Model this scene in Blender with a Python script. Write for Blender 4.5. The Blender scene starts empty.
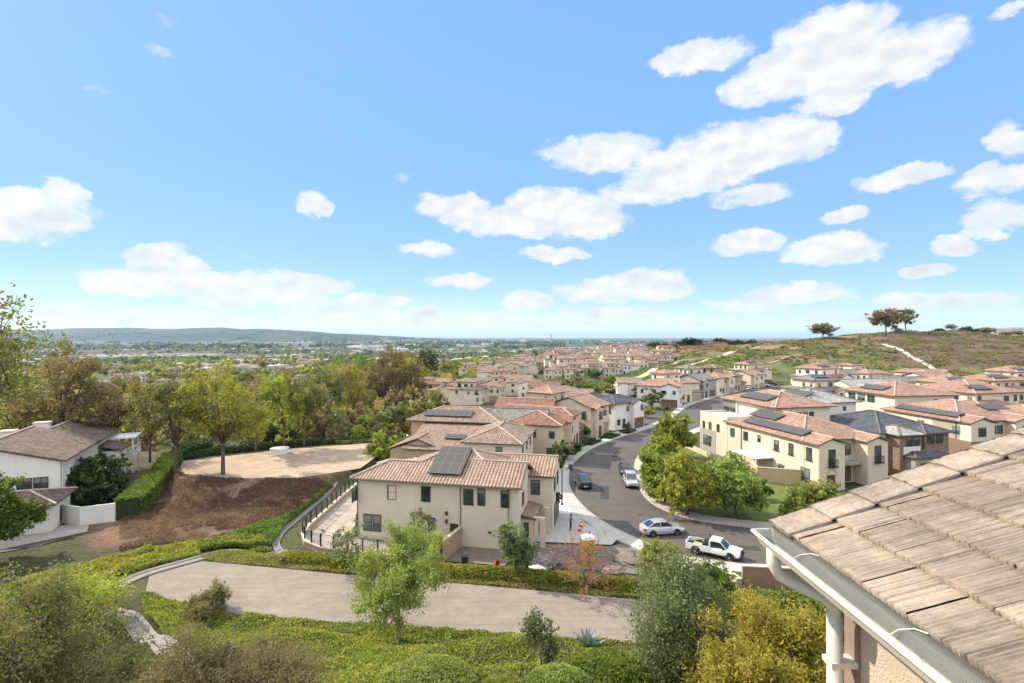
import bpy, math, random
import numpy as np
from mathutils import Vector, Matrix
R = math.radians
random.seed(7)
rng = np.random.default_rng(11)
scn = bpy.context.scene
col = scn.collection
F = 512.0; HOR = 337.0; CZ = 21.0     # focal length in pixels, horizon row, eye height over the street

# ------------------------------------------------------------------ materials
def nodes(name):
    m = bpy.data.materials.new(name); m.use_nodes = True
    nt = m.node_tree; nt.nodes.clear()
    out = nt.nodes.new('ShaderNodeOutputMaterial')
    return m, nt, out
def N(nt, t, **kw):
    n = nt.nodes.new(t)
    for k, v in kw.items():
        if k.startswith('i_'): n.inputs[k[2:].replace('_', ' ')].default_value = v
        else: setattr(n, k, v)
    return n
def L(nt, a, b): nt.links.new(a, b)
def rgba(c): return (c[0], c[1], c[2], 1.0)
def mixc(nt, fac, a, b, blend='MIX'):
    n = nt.nodes.new('ShaderNodeMix'); n.data_type = 'RGBA'; n.blend_type = blend
    for s, v in ((n.inputs[0], fac), (n.inputs[6], a), (n.inputs[7], b)):
        if isinstance(v, (int, float)): s.default_value = v
        elif isinstance(v, tuple): s.default_value = rgba(v)
        else: nt.links.new(v, s)
    return n.outputs[2]
def ramp(nt, fac, stops):
    r = nt.nodes.new('ShaderNodeValToRGB'); e = r.color_ramp.elements
    while len(e) < len(stops): e.new(0.5)
    for q, (p, c) in zip(e, stops):
        q.position = p; q.color = rgba(c) if isinstance(c, tuple) else (c, c, c, 1)
    nt.links.new(fac, r.inputs[0]); return r.outputs[0]
def math_(nt, op, a, b=None, clamp=False):
    n = nt.nodes.new('ShaderNodeMath'); n.operation = op; n.use_clamp = clamp
    for i, v in enumerate((a, b)):
        if v is None: continue
        if isinstance(v, (int, float)): n.inputs[i].default_value = v
        else: nt.links.new(v, n.inputs[i])
    return n.outputs[0]
def noise(nt, scale, detail=4, rough=0.6, vec=None):
    n = nt.nodes.new('ShaderNodeTexNoise'); n.inputs['Scale'].default_value = scale
    n.inputs['Detail'].default_value = detail; n.inputs['Roughness'].default_value = rough
    if vec is not None: nt.links.new(vec, n.inputs['Vector'])
    return n.outputs['Fac']
def objvec(nt): return nt.nodes.new('ShaderNodeTexCoord').outputs['Object']
def geovec(nt): return nt.nodes.new('ShaderNodeNewGeometry').outputs['Position']

_mc = {}
def M(name, c, rough=0.8, var=0.15, scale=1.5, bump=0.0, bscale=30, metal=0.0, spec=0.3, streak=0.0, world=True):
    """plain painted / mineral surface with blotchy variation"""
    if name in _mc: return _mc[name]
    m, nt, out = nodes(name)
    p = N(nt, 'ShaderNodeBsdfPrincipled'); p.inputs['Roughness'].default_value = rough
    p.inputs['Metallic'].default_value = metal; p.inputs['Specular IOR Level'].default_value = spec
    v = geovec(nt) if world else objvec(nt)
    f = noise(nt, scale, 5, 0.65, v)
    lo = tuple(x * (1 - var) for x in c); hi = tuple(min(1, x * (1 + var)) for x in c)
    cc = ramp(nt, f, [(0.3, lo), (0.7, hi)])
    if streak:
        mp = N(nt, 'ShaderNodeMapping'); mp.inputs['Scale'].default_value = (3, 3, 0.25); L(nt, v, mp.inputs[0])
        s = noise(nt, 1.0, 4, 0.7, mp.outputs[0])
        cc = mixc(nt, ramp(nt, s, [(0.5, 0.0), (0.75, streak)]), cc, tuple(x * 0.6 for x in c))
    L(nt, cc, p.inputs['Base Color'])
    if bump:
        b = N(nt, 'ShaderNodeBump'); b.inputs['Strength'].default_value = bump; b.inputs['Distance'].default_value = 0.02
        L(nt, noise(nt, bscale, 3, 0.6, v), b.inputs['Height']); L(nt, b.outputs[0], p.inputs['Normal'])
    L(nt, p.outputs[0], out.inputs[0]); _mc[name] = m; return m

def leafmat(name, c1, c2, c3=None, scale=0.8, trans=0.42):
    if name in _mc: return _mc[name]
    m, nt, out = nodes(name)
    v = geovec(nt)
    f = noise(nt, scale, 3, 0.7, v)
    st = [(0.32, c1), (0.6, c2)] + ([(0.75, c3)] if c3 else [])
    cc = ramp(nt, f, st)
    f2 = noise(nt, scale * 9, 2, 0.6, v)
    cc = mixc(nt, 1.0, cc, ramp(nt, f2, [(0.3, 0.62), (0.7, 1.3)]), 'MULTIPLY')
    oi = N(nt, 'ShaderNodeObjectInfo')
    hs = N(nt, 'ShaderNodeHueSaturation'); L(nt, cc, hs.inputs['Color'])
    L(nt, math_(nt, 'ADD', math_(nt, 'MULTIPLY', oi.outputs['Random'], 0.035), 0.470), hs.inputs['Hue'])
    L(nt, math_(nt, 'ADD', math_(nt, 'MULTIPLY', oi.outputs['Random'], 0.35), 1.02), hs.inputs['Value'])
    cc = hs.outputs[0]
    p = N(nt, 'ShaderNodeBsdfPrincipled'); p.inputs['Roughness'].default_value = 0.6; p.inputs['Specular IOR Level'].default_value = 0.25
    t = N(nt, 'ShaderNodeBsdfTranslucent'); L(nt, cc, p.inputs['Base Color'])
    L(nt, mixc(nt, 1.0, cc, (1.15, 1.2, 0.7), 'MULTIPLY'), t.inputs[0])
    mx = N(nt, 'ShaderNodeMixShader'); mx.inputs[0].default_value = trans
    L(nt, p.outputs[0], mx.inputs[1]); L(nt, t.outputs[0], mx.inputs[2]); L(nt, mx.outputs[0], out.inputs[0])
    _mc[name] = m; return m

def tilemat(name, cs, rib=0.3, course=0.4, stripe=0.35, bump=0.6, rough=0.85):
    """barrel / flat roof tiles: UV in metres, u along the eave, v up the slope"""
    if name in _mc: return _mc[name]
    m, nt, out = nodes(name)
    tc = N(nt, 'ShaderNodeUVMap'); sp = N(nt, 'ShaderNodeSeparateXYZ'); L(nt, tc.outputs[0], sp.inputs[0])
    u = math_(nt, 'DIVIDE', sp.outputs[0], rib); w = math_(nt, 'DIVIDE', sp.outputs[1], course)
    cb = N(nt, 'ShaderNodeCombineXYZ'); L(nt, math_(nt, 'FLOOR', u), cb.inputs[0]); L(nt, math_(nt, 'FLOOR', w), cb.inputs[1])
    oi = N(nt, 'ShaderNodeObjectInfo'); L(nt, math_(nt, 'MULTIPLY', oi.outputs['Random'], 91.0), cb.inputs[2])
    wn = N(nt, 'ShaderNodeTexWhiteNoise'); L(nt, cb.outputs[0], wn.inputs['Vector'])
    k = len(cs); cc = ramp(nt, wn.outputs['Value'], [(i / max(1, k - 1) * 0.9 + 0.05, c) for i, c in enumerate(cs)])
    big = noise(nt, 0.35, 4, 0.7, geovec(nt))
    cc = mixc(nt, 1.0, cc, ramp(nt, big, [(0.3, 0.78), (0.7, 1.15)]), 'MULTIPLY')
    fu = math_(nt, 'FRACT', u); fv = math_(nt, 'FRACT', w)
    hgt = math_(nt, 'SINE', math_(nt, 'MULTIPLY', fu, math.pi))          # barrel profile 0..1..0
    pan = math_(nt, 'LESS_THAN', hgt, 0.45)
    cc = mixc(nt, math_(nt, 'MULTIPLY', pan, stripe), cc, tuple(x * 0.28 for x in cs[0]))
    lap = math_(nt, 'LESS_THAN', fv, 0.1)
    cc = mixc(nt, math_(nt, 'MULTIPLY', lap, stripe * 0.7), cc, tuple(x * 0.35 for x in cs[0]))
    p = N(nt, 'ShaderNodeBsdfPrincipled'); p.inputs['Roughness'].default_value = rough; L(nt, cc, p.inputs['Base Color'])
    p.inputs['Specular IOR Level'].default_value = 0.25
    if bump:
        b = N(nt, 'ShaderNodeBump'); b.inputs['Strength'].default_value = bump; b.inputs['Distance'].default_value = 0.08
        L(nt, math_(nt, 'SUBTRACT', hgt, math_(nt, 'MULTIPLY', fv, 0.4)), b.inputs['Height']); L(nt, b.outputs[0], p.inputs['Normal'])
    L(nt, p.outputs[0], out.inputs[0]); _mc[name] = m; return m

def glassmat():
    if 'window_glass' in _mc: return _mc['window_glass']
    m, nt, out = nodes('window_glass')
    p = N(nt, 'ShaderNodeBsdfPrincipled'); p.inputs['Roughness'].default_value = 0.12
    f = noise(nt, 0.6, 2, 0.5, geovec(nt))
    L(nt, ramp(nt, f, [(0.35, (0.015, 0.022, 0.025)), (0.65, (0.07, 0.1, 0.1))]), p.inputs['Base Color'])
    p.inputs['Specular IOR Level'].default_value = 0.9
    oi = N(nt, 'ShaderNodeObjectInfo'); tcg = N(nt, 'ShaderNodeTexCoord'); sg = N(nt, 'ShaderNodeSeparateXYZ'); L(nt, tcg.outputs['Generated'], sg.inputs[0])
    drop = math_(nt, 'GREATER_THAN', sg.outputs[2], math_(nt, 'SUBTRACT', 1.35, oi.outputs['Random'])) # roller blinds let down to different heights
    base = p.inputs['Base Color'].links[0].from_socket; L(nt, mixc(nt, math_(nt, 'MULTIPLY', drop, .75), base, (.24, .25, .23)), p.inputs['Base Color'])
    L(nt, p.outputs[0], out.inputs[0]); _mc['window_glass'] = m; return m

# ------------------------------------------------------------------ mesh builder
class MB:
    def __init__(s): s.v = []; s.f = []; s.m = []; s.uv = []; s.hasuv = False; s.smooth = False
    def face(s, pts, mi=0, uv=None):
        b = len(s.v); s.v += [tuple(p) for p in pts]; s.f.append(tuple(range(b, b + len(pts)))); s.m.append(mi)
        if uv: s.hasuv = True
        s.uv.append(uv or [(0, 0)] * len(pts))
    def raw(s, vs, fs, mi=0):
        b = len(s.v); s.v += [tuple(p) for p in vs]
        for f in fs: s.f.append(tuple(b + i for i in f)); s.m.append(mi); s.uv.append([(0, 0)] * len(f))
    def box(s, x0, y0, z0, x1, y1, z1, mi=0, T=None):
        vs = [(x, y, z) for z in (z0, z1) for y in (y0, y1) for x in (x0, x1)]
        if T is not None: vs = [tuple(T @ Vector(p)) for p in vs]
        s.raw(vs, [(0, 2, 3, 1), (4, 5, 7, 6), (0, 1, 5, 4), (2, 6, 7, 3), (0, 4, 6, 2), (1, 3, 7, 5)], mi)
    def prism(s, poly, z0, z1, mi=0):
        n = len(poly); vs = [(x, y, z0) for x, y in poly] + [(x, y, z1) for x, y in poly]
        s.raw(vs, [tuple(range(n - 1, -1, -1)), tuple(range(n, 2 * n))] + [(i, (i + 1) % n, n + (i + 1) % n, n + i) for i in range(n)], mi)
    def tube(s, pts, rad, n=6, mi=0, cap=True):
        pts = [Vector(p) for p in pts]
        if isinstance(rad, (int, float)): rad = [rad] * len(pts)
        vs = []; up = Vector((0.13, 0.21, 1)).normalized()
        for i, p in enumerate(pts):
            d = (pts[min(i + 1, len(pts) - 1)] - pts[max(i - 1, 0)])
            d = d.normalized() if d.length > 1e-9 else Vector((0, 0, 1))
            a = d.cross(up if abs(d.dot(up)) < 0.95 else Vector((1, 0, 0))).normalized(); b = d.cross(a)
            for k in range(n):
                t = 2 * math.pi * k / n; vs.append(p + (a * math.cos(t) + b * math.sin(t)) * rad[i])
        fs = [(i * n + k, i * n + (k + 1) % n, (i + 1) * n + (k + 1) % n, (i + 1) * n + k) for i in range(len(pts) - 1) for k in range(n)]
        if cap: fs += [tuple(range(n - 1, -1, -1)), tuple((len(pts) - 1) * n + k for k in range(n))]
        s.raw(vs, fs, mi)
    def lathe(s, prof, n=16, T=None, mi=0):
        vs = [(r * math.cos(2 * math.pi * k / n), r * math.sin(2 * math.pi * k / n), z) for r, z in prof for k in range(n)]
        if T is not None: vs = [tuple(T @ Vector(p)) for p in vs]
        fs = [(i * n + k, i * n + (k + 1) % n, (i + 1) * n + (k + 1) % n, (i + 1) * n + k) for i in range(len(prof) - 1) for k in range(n)]
        fs += [tuple(range(n - 1, -1, -1)), tuple((len(prof) - 1) * n + k for k in range(n))]
        s.raw(vs, fs, mi)
    def mesh(s, name, mats):
        me = bpy.data.meshes.new(name); me.from_pydata(s.v, [], s.f)
        for m in (mats if isinstance(mats, (list, tuple)) else [mats]): me.materials.append(m)
        me.polygons.foreach_set('material_index', s.m)
        if s.hasuv:
            l = me.uv_layers.new(name='UVMap'); flat = [c for f in s.uv for p in f for c in p]
            l.data.foreach_set('uv', flat)
        if s.smooth: me.polygons.foreach_set('use_smooth', [True] * len(s.f))
        me.update(); return me
    def build(s, name, mats, parent=None, loc=None):
        o = bpy.data.objects.new(name, s.mesh(name, mats)); col.objects.link(o)
        if parent is not None: o.parent = parent
        if loc is not None: o.location = loc
        return o
def empty(name, loc, rz=0):
    o = bpy.data.objects.new(name, None); col.objects.link(o); o.location = loc; o.rotation_euler = (0, 0, rz)
    o.empty_display_size = 0.5; return o
def tag(o, label=None, cat=None, group=None, kind=None):
    if label: o['label'] = label
    if cat: o['category'] = cat
    if group: o['group'] = group
    if kind: o['kind'] = kind
    return o
def kids(o): return [c for c in KID.get(o.name, [])]
KID = {}
def reg(root, *objs):
    KID.setdefault(root.name, []).extend(objs)
def copy_tree(o, parent=None):
    c = o.copy(); col.objects.link(c)
    if parent is not None: c.parent = parent
    KID[c.name] = []
    for ch in o.children:
        KID[c.name].append(copy_tree(ch, c))
    return c

# ------------------------------------------------------------------ numpy noise + terrain
def vhash(ix, iy):
    n = (ix.astype(np.int64) * 374761393 + iy.astype(np.int64) * 668265263) & 0xFFFFFFFF
    n = ((n ^ (n >> 13)) * 1274126177) & 0xFFFFFFFF
    return ((n ^ (n >> 16)) & 0xFFFF) / 65535.0
def vnoise(x, y):
    ix = np.floor(x); iy = np.floor(y); fx = x - ix; fy = y - iy
    fx = fx * fx * (3 - 2 * fx); fy = fy * fy * (3 - 2 * fy)
    a = vhash(ix, iy); b = vhash(ix + 1, iy); c = vhash(ix, iy + 1); d = vhash(ix + 1, iy + 1)
    return (a + (b - a) * fx) * (1 - fy) + (c + (d - c) * fx) * fy
def fbm(x, y, o=4):
    s = 0; a = 0.5
    for i in range(o): s = s + a * vnoise(x * 2 ** i + 17 * i, y * 2 ** i - 31 * i); a *= 0.5
    return s - 0.47
def sdist(x, y, poly):
    """distance to polygon, 0 inside"""
    inside = np.zeros(x.shape, bool); d2 = np.full(x.shape, 1e18)
    n = len(poly)
    for i in range(n):
        x0, y0 = poly[i]; x1, y1 = poly[(i + 1) % n]
        dx, dy = x1 - x0, y1 - y0
        t = np.clip(((x - x0) * dx + (y - y0) * dy) / (dx * dx + dy * dy), 0, 1)
        d2 = np.minimum(d2, (x - x0 - t * dx) ** 2 + (y - y0 - t * dy) ** 2)
        c = ((y0 > y) != (y1 > y)) & (x < (x1 - x0) * (y - y0) / (y1 - y0 + 1e-12) + x0)
        inside ^= c
    return np.where(inside, 0, np.sqrt(d2)), inside
PLATEAU = [(-23, 54), (-22.6, 51.5), (-20.5, 49.6), (-16, 48.4), (-8, 47.2), (0, 46), (12, 44.5), (20, 42.5), (40, 43.5), (75, 58), (118, 95), (170, 150), (215, 205),
           (200, 232), (140, 245), (100, 232), (62, 196), (30, 165), (2, 126), (-14, 112), (-22, 100), (-22, 80), (-23.5, 74)]
HLOT = [(-95, 46), (-52, 48), (-46.5, 52), (-44.3, 58), (-49, 68), (-54, 80), (-62, 90), (-95, 92)]
PAD = [(-52, 80), (-39, 89), (-26, 94), (-21.8, 90), (-22.5, 76), (-29.3, 70.8), (-39.5, 70.8), (-47, 73)]
BENCH = [(-29, 41), (-26.3, 43.4), (-13.7, 41), (-3.2, 39.3), (9.2, 37), (16, 35.5), (15, 30.5), (8, 31.7), (-.8, 32.8), (-10.5, 33.9), (-19.6, 35.2), (-24.6, 36.9), (-27.4, 38.3)]
FLATS = [(PLATEAU, 0.0), (HLOT, 0.0), (PAD, 1.5), (BENCH, 2.0)]
PTS = [(-37, 62, -.3), (-32, 52, .2), (-40, 50, 0), (-30, 46, 1.2), (-36, 42, .8), (-24, 32, 3.4), (-30, 30, 2.8), (-20, 24, 5.6), (-12, 26, 5), (0, 25, 5.3), (10, 25, 5.4), (-12, 19, 7.6), (0, 19, 8), (10, 18, 8.4),
       (0, 12, 10.6), (-12, 12, 10), (12, 11, 11), (0, 5, 13), (0, 0, 14), (-10, 0, 13.5), (10, 3, 13.6), (-30, 15, 7), (-45, 25, 3), (-60, 30, 1), (-60, 5, 5), (-30, -10, 13), (0, -30, 14.5), (30, -30, 14.5),
       (20, 25, 5.6), (20, 16, 9.3), (22, 33, 3.6), (32, 36, 2.4), (30, 25, 6), (32, 10, 12), (55, 10, 13.5), (50, 30, 7), (70, 40, 6), (110, 70, 7), (110, 20, 14), (150, 100, 9), (200, 160, 10), (200, 60, 16),
       (-60, 112, -7), (-38, 112, -5), (-27, 104, -2), (-30, 130, -9), (-10, 128, -3.5), (-12, 150, -8), (10, 150, -2.5), (-85, 115, -8), (-120, 90, -6), (-100, 170, -19), (-50, 170, -17), (-150, 60, -4), (-150, 0, 4),
       (18, 180, -5), (-8, 203, -5), (30, 200, -4.5), (48, 215, -3), (-30, 235, -8), (0, 250, -6), (30, 260, -5), (65, 262, -1.5), (60, 330, -5), (0, 330, -7), (-45, 300, -11), (110, 340, -2), (30, 420, -8), (110, 420, -5), (60, 520, -8),
       (-70, 230, -24), (-60, 350, -26), (-200, 200, -27), (-110, 300, -34), (-200, 400, -40), (-40, 480, -26), (0, 620, -16), (100, 620, -10), (150, 800, -14), (60, 1000, -16), (-100, 700, -42), (-300, 700, -45), (-20, 900, -38),
       (-400, 200, -30), (-500, 0, -20), (-200, -100, 5), (0, -200, 15), (200, -200, 20), (-200, 1200, -50), (800, 1400, -40), (500, 900, -10), (-800, 800, -48),
       (65, 262, 0), (90, 314, 2.5), (112, 334, 6), (135, 333, 8), (150, 380, 12), (165, 330, 10), (160, 285, 3.2), (211, 280, 2.5), (228, 240, 1.5), (260, 235, 3), (330, 250, 9), (240, 300, 9), (190, 330, 12), (290, 300, 11),
       (201, 400, 16.3), (236, 382, 20.2), (270, 392, 24), (303, 400, 26.5), (350, 410, 26), (420, 422, 21.8), (500, 430, 21.5), (245, 340, 14.5), (300, 345, 17), (380, 340, 15), (450, 350, 16), (200, 600, 15.5), (160, 590, 11), (240, 600, 16), (300, 620, 16.5), (380, 640, 16),
       (300, 480, 16), (400, 520, 12), (250, 470, 13), (180, 480, 4), (520, 520, 14), (600, 300, 20), (500, 200, 18), (350, 100, 17), (400, 0, 22), (150, 700, 0), (320, 760, 0), (130, 560, 2), (100, 480, -4)]
def hills(x, y):
    """far ridge of hills on the left"""
    az = x / np.maximum(y, 1.0)
    prof = np.interp(az, [-3, -1.3, -1.0, -.88, -.78, -.68, -.6, -.5, -.42, -.33, -.25, -.1, .3, 3], [120, 170, 185, 200, 215, 205, 220, 195, 160, 120, 85, 20, 0, 0])
    prof = prof * 1.12 + 55 * fbm(az * 22, az * 0 + 3.3, 4) * np.clip(prof / 150, 0, 1)
    g = np.exp(-((y - 9800 - 700 * fbm(az * 6, az * 0, 2)) / 1500.0) ** 2)
    g2 = 0.42 * np.exp(-((y - 7600 - 900 * fbm(az * 9, az * 0 + 8, 2)) / 600.0) ** 2)
    rough = 1 + 0.30 * fbm(x / 420.0, y / 420.0, 4)
    return (g + g2 * (1 + 0.5 * fbm(az * 14, az * 0 + 5, 3))) * np.maximum(prof, 0) * rough
def terr(x, y):
    x = np.atleast_1d(np.asarray(x, float)); y = np.atleast_1d(np.asarray(y, float))
    num = np.zeros(x.shape); den = np.zeros(x.shape); dmin = np.full(x.shape, 1e9)
    for poly, z in FLATS:
        d, ins = sdist(x, y, poly); dmin = np.minimum(dmin, d)
        w = 3.0 / (d + 0.02) ** 3; num += w * z; den += w
    for px, py, z in PTS:
        r = 0.5 + 0.12 * math.hypot(px, py) ** 0.85
        d2 = (x - px) ** 2 + (y - py) ** 2 + r * r * 0.4
        w = (r * 0.5 + 1) ** 1.0 / d2 ** 1.5; num += w * z; den += w
    z = num / den
    Rr = np.hypot(x, y)
    amp = np.clip(dmin / 6.0, 0, 1)
    z = z + amp * (0.5 * fbm(x / 5.0, y / 5.0, 3) + np.clip(Rr / 200, 0.2, 1) * 4.0 * fbm(x / 60.0, y / 60.0, 4))
    k = np.clip((Rr - 900) / 900, 0, 1); k = k * k * (3 - 2 * k)
    z = z * (1 - k) + k * (-50 + 10 * fbm(x / 900.0, y / 900.0, 3) * np.clip(9000 / np.maximum(Rr, 1), 0, 1))
    return z + hills(x, y) * np.clip((Rr - 5000) / 1500, 0, 1)
def tz(x, y): return float(terr([x], [y])[0])
def G(px, py, z):
    D = F * (CZ - z) / (py - HOR); return ((px - 512) / F * D, D)
def hit(px, py, dmax=3000):
    """where the line of sight at that picture point meets the ground"""
    t = np.concatenate([np.arange(6, 120, 0.25), np.geomspace(120, dmax, 500)])
    sx = (px - 512) / F; sz = (HOR - py) / F
    h = terr(t * sx, t); below = np.nonzero(CZ + t * sz < h)[0]
    i = below[0] if len(below) else len(t) - 1
    return (t[i] * sx, t[i], float(h[i]))
# ------------------------------------------------------------------ terrain sheet
def axis(lo, hi, d0, r0, g):
    def half(e):
        o = [0.0]; d = d0
        while o[-1] < e:
            if o[-1] > r0: d *= g
            o.append(o[-1] + d)
        return o
    a = half(hi); b = half(-lo)
    return np.array([-v for v in reversed(b[1:])] + a)
XS = axis(-46000, 46000, 0.7, 56, 1.04); YS = axis(-600, 46000, 0.7, 96, 1.035)
gx, gy = np.meshgrid(XS, YS); fx_, fy_ = gx.ravel(), gy.ravel()
gz = np.concatenate([terr(a, b) for a, b in zip(np.array_split(fx_, 12), np.array_split(fy_, 12))])
onflat = np.zeros(fx_.shape)
for poly, z in FLATS:
    d, ins = sdist(fx_, fy_, poly); onflat = np.maximum(onflat, ins * 1.0)
gz_sheet = gz - 0.06 * onflat
Rr = np.hypot(fx_, fy_)
# ground cover map: real colour of soil and plants
C = np.zeros((len(fx_), 3))
def lay(mask, c):
    global C
    mk = mask[:, None]; C = C * (1 - mk) + np.array(c)[None, :] * mk
n1 = fbm(fx_ / 14, fy_ / 14, 5); n2 = fbm(fx_ / 50 + 9, fy_ / 50, 5); n3 = fbm(fx_ / 3.1 + 5, fy_ / 3.1, 4)
def sm(v, a, b): t = np.clip((v - a) / (b - a), 0, 1); return t * t * (3 - 2 * t)
lay(np.ones(len(fx_)), (.07, .078, .035))
lay(sm(n2 + n1 * .5, -.1, .2), (.105, .095, .055))
# right hill: green foot, dry top
hx = sm(fx_, 90, 140) * sm(fy_, 200, 240)
lay(hx, (.10, .115, .04))
lay(hx * sm(n1 + n2, -.05, .2) * .8, (.16, .125, .075))
top = hx * sm(gz + 16 * n2 + 8 * n1, 7.5, 14)
lay(top, (.17, .12, .075)); lay(top * sm(n1 * 1.4 + n3 * .4, .0, .15), (.21, .16, .10)); lay(top * sm(-n1, .06, .2), (.07, .085, .032))
lay(hx * sm(fx_ - fy_ * .62 - 60 * n2, 30, 55) * sm(gz + 8 * n1, 3, 7), (.125, .09, .062))
far = sm(fx_, 60, 120) * sm(fy_, 480, 540); lay(far, (.17, .105, .06)); lay(far * sm(-n1, .03, .15) * .7, (.06, .07, .03))
# green slope between the ridge street and the trail
d, ins = sdist(fx_, fy_, [(35, 200), (62, 215), (100, 300), (128, 336), (95, 350), (60, 290), (38, 240)])
lay(1 - sm(d, 0, 6), (.085, .115, .03))
lay((1 - sm(d, 0, 6)) * sm(n1, 0, .15) * .6, (.055, .075, .03))
# valley floor
val = sm(-gz, 12, 22) * (1 - hx) * (1 - far)
lay(val, (.075, .08, .045)); lay(val * sm(n1 * .8 + n2, .0, .12), (.13, .12, .095))
# near slope
near = (1 - sm(fy_, 44, 50)) * (1 - onflat) * sm(fx_, -80, -40)
lay(near, (.06, .065, .028)); lay(near * sm(n1 + n3 * .5, 0, .15) * .7, (.12, .10, .06))
d, ins = sdist(fx_, fy_, [(-50, 61), (-47.5, 67), (-53, 79), (-45, 75), (-39, 72.5), (-29, 72), (-24.5, 72), (-25.5, 58), (-30, 53), (-41, 51)])
lay(1 - sm(d, 0, 1.5), (.125, .078, .055)); lay((1 - sm(d, 0, 1.5)) * sm(n3 + n1, -.02, .2), (.19, .125, .088))
d, ins = sdist(fx_, fy_, [(-45.5, 57), (-53, 77.5), (-52, 80), (-46.5, 70), (-42.5, 60)]); lay((1 - sm(d, 0, 1.0)) * .75, (.22, .17, .12))
d, ins = sdist(fx_, fy_, [(-34, 76), (-20, 78), (-21, 94), (-27, 110), (-33, 96)])
g_ = sm(fy_, 95, 101) * (1 - sm(fy_, 128, 140)) * sm(fx_, -48, -40) * (1 - sm(fx_, -16, -10)); lay(g_, (.06, .105, .025))
# far plain: patchwork of roofs, roads and trees
fp = sm(Rr, 1500, 2600) * (1 - sm(hills(fx_, fy_), 6, 30))
p1 = fbm(fx_ / 160, fy_ / 300, 4); p2 = fbm(fx_ / 420 + 3, fy_ / 900, 3)
lay(fp, (.075, .082, .06)); lay(fp * sm(p1 + p2, .08, .2) * .5, (.13, .125, .10)); lay(fp * sm(p1 - p2, .24, .3) * .7, (.35, .33, .3))
hl = sm(hills(fx_, fy_), 10, 40) * sm(Rr, 4500, 5500); lay(hl, (.035, .045, .03)); lay(hl * sm(fbm(fx_ / 300, fy_ / 500, 4), .04, .14) * .7, (.09, .085, .055))
nx_, ny_ = len(XS), len(YS)
me = bpy.data.meshes.new('ground')
me.vertices.add(nx_ * ny_); me.vertices.foreach_set('co', np.stack([fx_, fy_, gz_sheet], 1).ravel().astype(np.float32))
ii, jj = np.meshgrid(np.arange(nx_ - 1), np.arange(ny_ - 1)); b0 = (jj * nx_ + ii).ravel()
q = np.stack([b0, b0 + 1, b0 + 1 + nx_, b0 + nx_], 1).astype(np.int32)
def fill_quads(me, q):
    me.loops.add(q.size); me.loops.foreach_set('vertex_index', q.ravel())
    me.polygons.add(len(q)); me.polygons.foreach_set('loop_start', np.arange(0, q.size, 4, dtype=np.int32)); me.polygons.foreach_set('loop_total', np.full(len(q), 4, np.int32))
fill_quads(me, q); me.polygons.foreach_set('use_smooth', np.ones(len(q), bool)); me.update(calc_edges=True)
ca = me.color_attributes.new('cover', 'FLOAT_COLOR', 'POINT')
ca.data.foreach_set('color', np.concatenate([C, np.ones((len(C), 1))], 1).ravel().astype(np.float32))
m, nt, out = nodes('ground_soil')
at = N(nt, 'ShaderNodeAttribute', attribute_name='cover'); v = geovec(nt)
cc = mixc(nt, 1.0, at.outputs['Color'], ramp(nt, noise(nt, 1.6, 6, 0.75, v), [(0.25, 0.45), (0.75, 1.55)]), 'MULTIPLY')
cc = mixc(nt, 1.0, cc, ramp(nt, noise(nt, 0.045, 8, 0.75, v), [(0.3, 0.55), (0.7, 1.4)]), 'MULTIPLY')
p = N(nt, 'ShaderNodeBsdfPrincipled'); p.inputs['Roughness'].default_value = 0.95; p.inputs['Specular IOR Level'].default_value = 0.1
L(nt, cc, p.inputs['Base Color'])
b = N(nt, 'ShaderNodeBump'); b.inputs['Strength'].default_value = 0.8; b.inputs['Distance'].default_value = 0.3
L(nt, noise(nt, 1.3, 6, 0.8, v), b.inputs['Height']); L(nt, b.outputs[0], p.inputs['Normal']); L(nt, p.outputs[0], out.inputs[0])
me.materials.append(m)
o = bpy.data.objects.new('ground', me); col.objects.link(o); tag(o, kind='structure')

# ------------------------------------------------------------------ flat sheets and kerbs
def asphalt():
    m, nt, out = nodes('asphalt'); v = geovec(nt)
    c = ramp(nt, noise(nt, 0.25, 6, 0.7, v), [(0.3, (.070, .062, .056)), (0.7, (.102, .090, .080))])
    c = mixc(nt, 1.0, c, ramp(nt, noise(nt, 14, 3, 0.8, v), [(0.3, 0.8), (0.7, 1.2)]), 'MULTIPLY')
    vo = N(nt, 'ShaderNodeTexVoronoi', feature='DISTANCE_TO_EDGE'); vo.inputs['Scale'].default_value = 0.16
    mp = N(nt, 'ShaderNodeVectorMath', operation='ADD'); L(nt, v, mp.inputs[0])
    nn = N(nt, 'ShaderNodeTexNoise'); nn.inputs['Scale'].default_value = 0.4; L(nt, v, nn.inputs['Vector']); L(nt, nn.outputs['Color'], mp.inputs[1]); L(nt, mp.outputs[0], vo.inputs['Vector'])
    c = mixc(nt, ramp(nt, vo.outputs['Distance'], [(0.0, 0.6), (0.012, 0.0)]), c, (.02, .02, .02))
    p = N(nt, 'ShaderNodeBsdfPrincipled'); p.inputs['Roughness'].default_value = 0.85; L(nt, c, p.inputs['Base Color']); L(nt, p.outputs[0], out.inputs[0]); return m
ASPH = asphalt()
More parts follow.
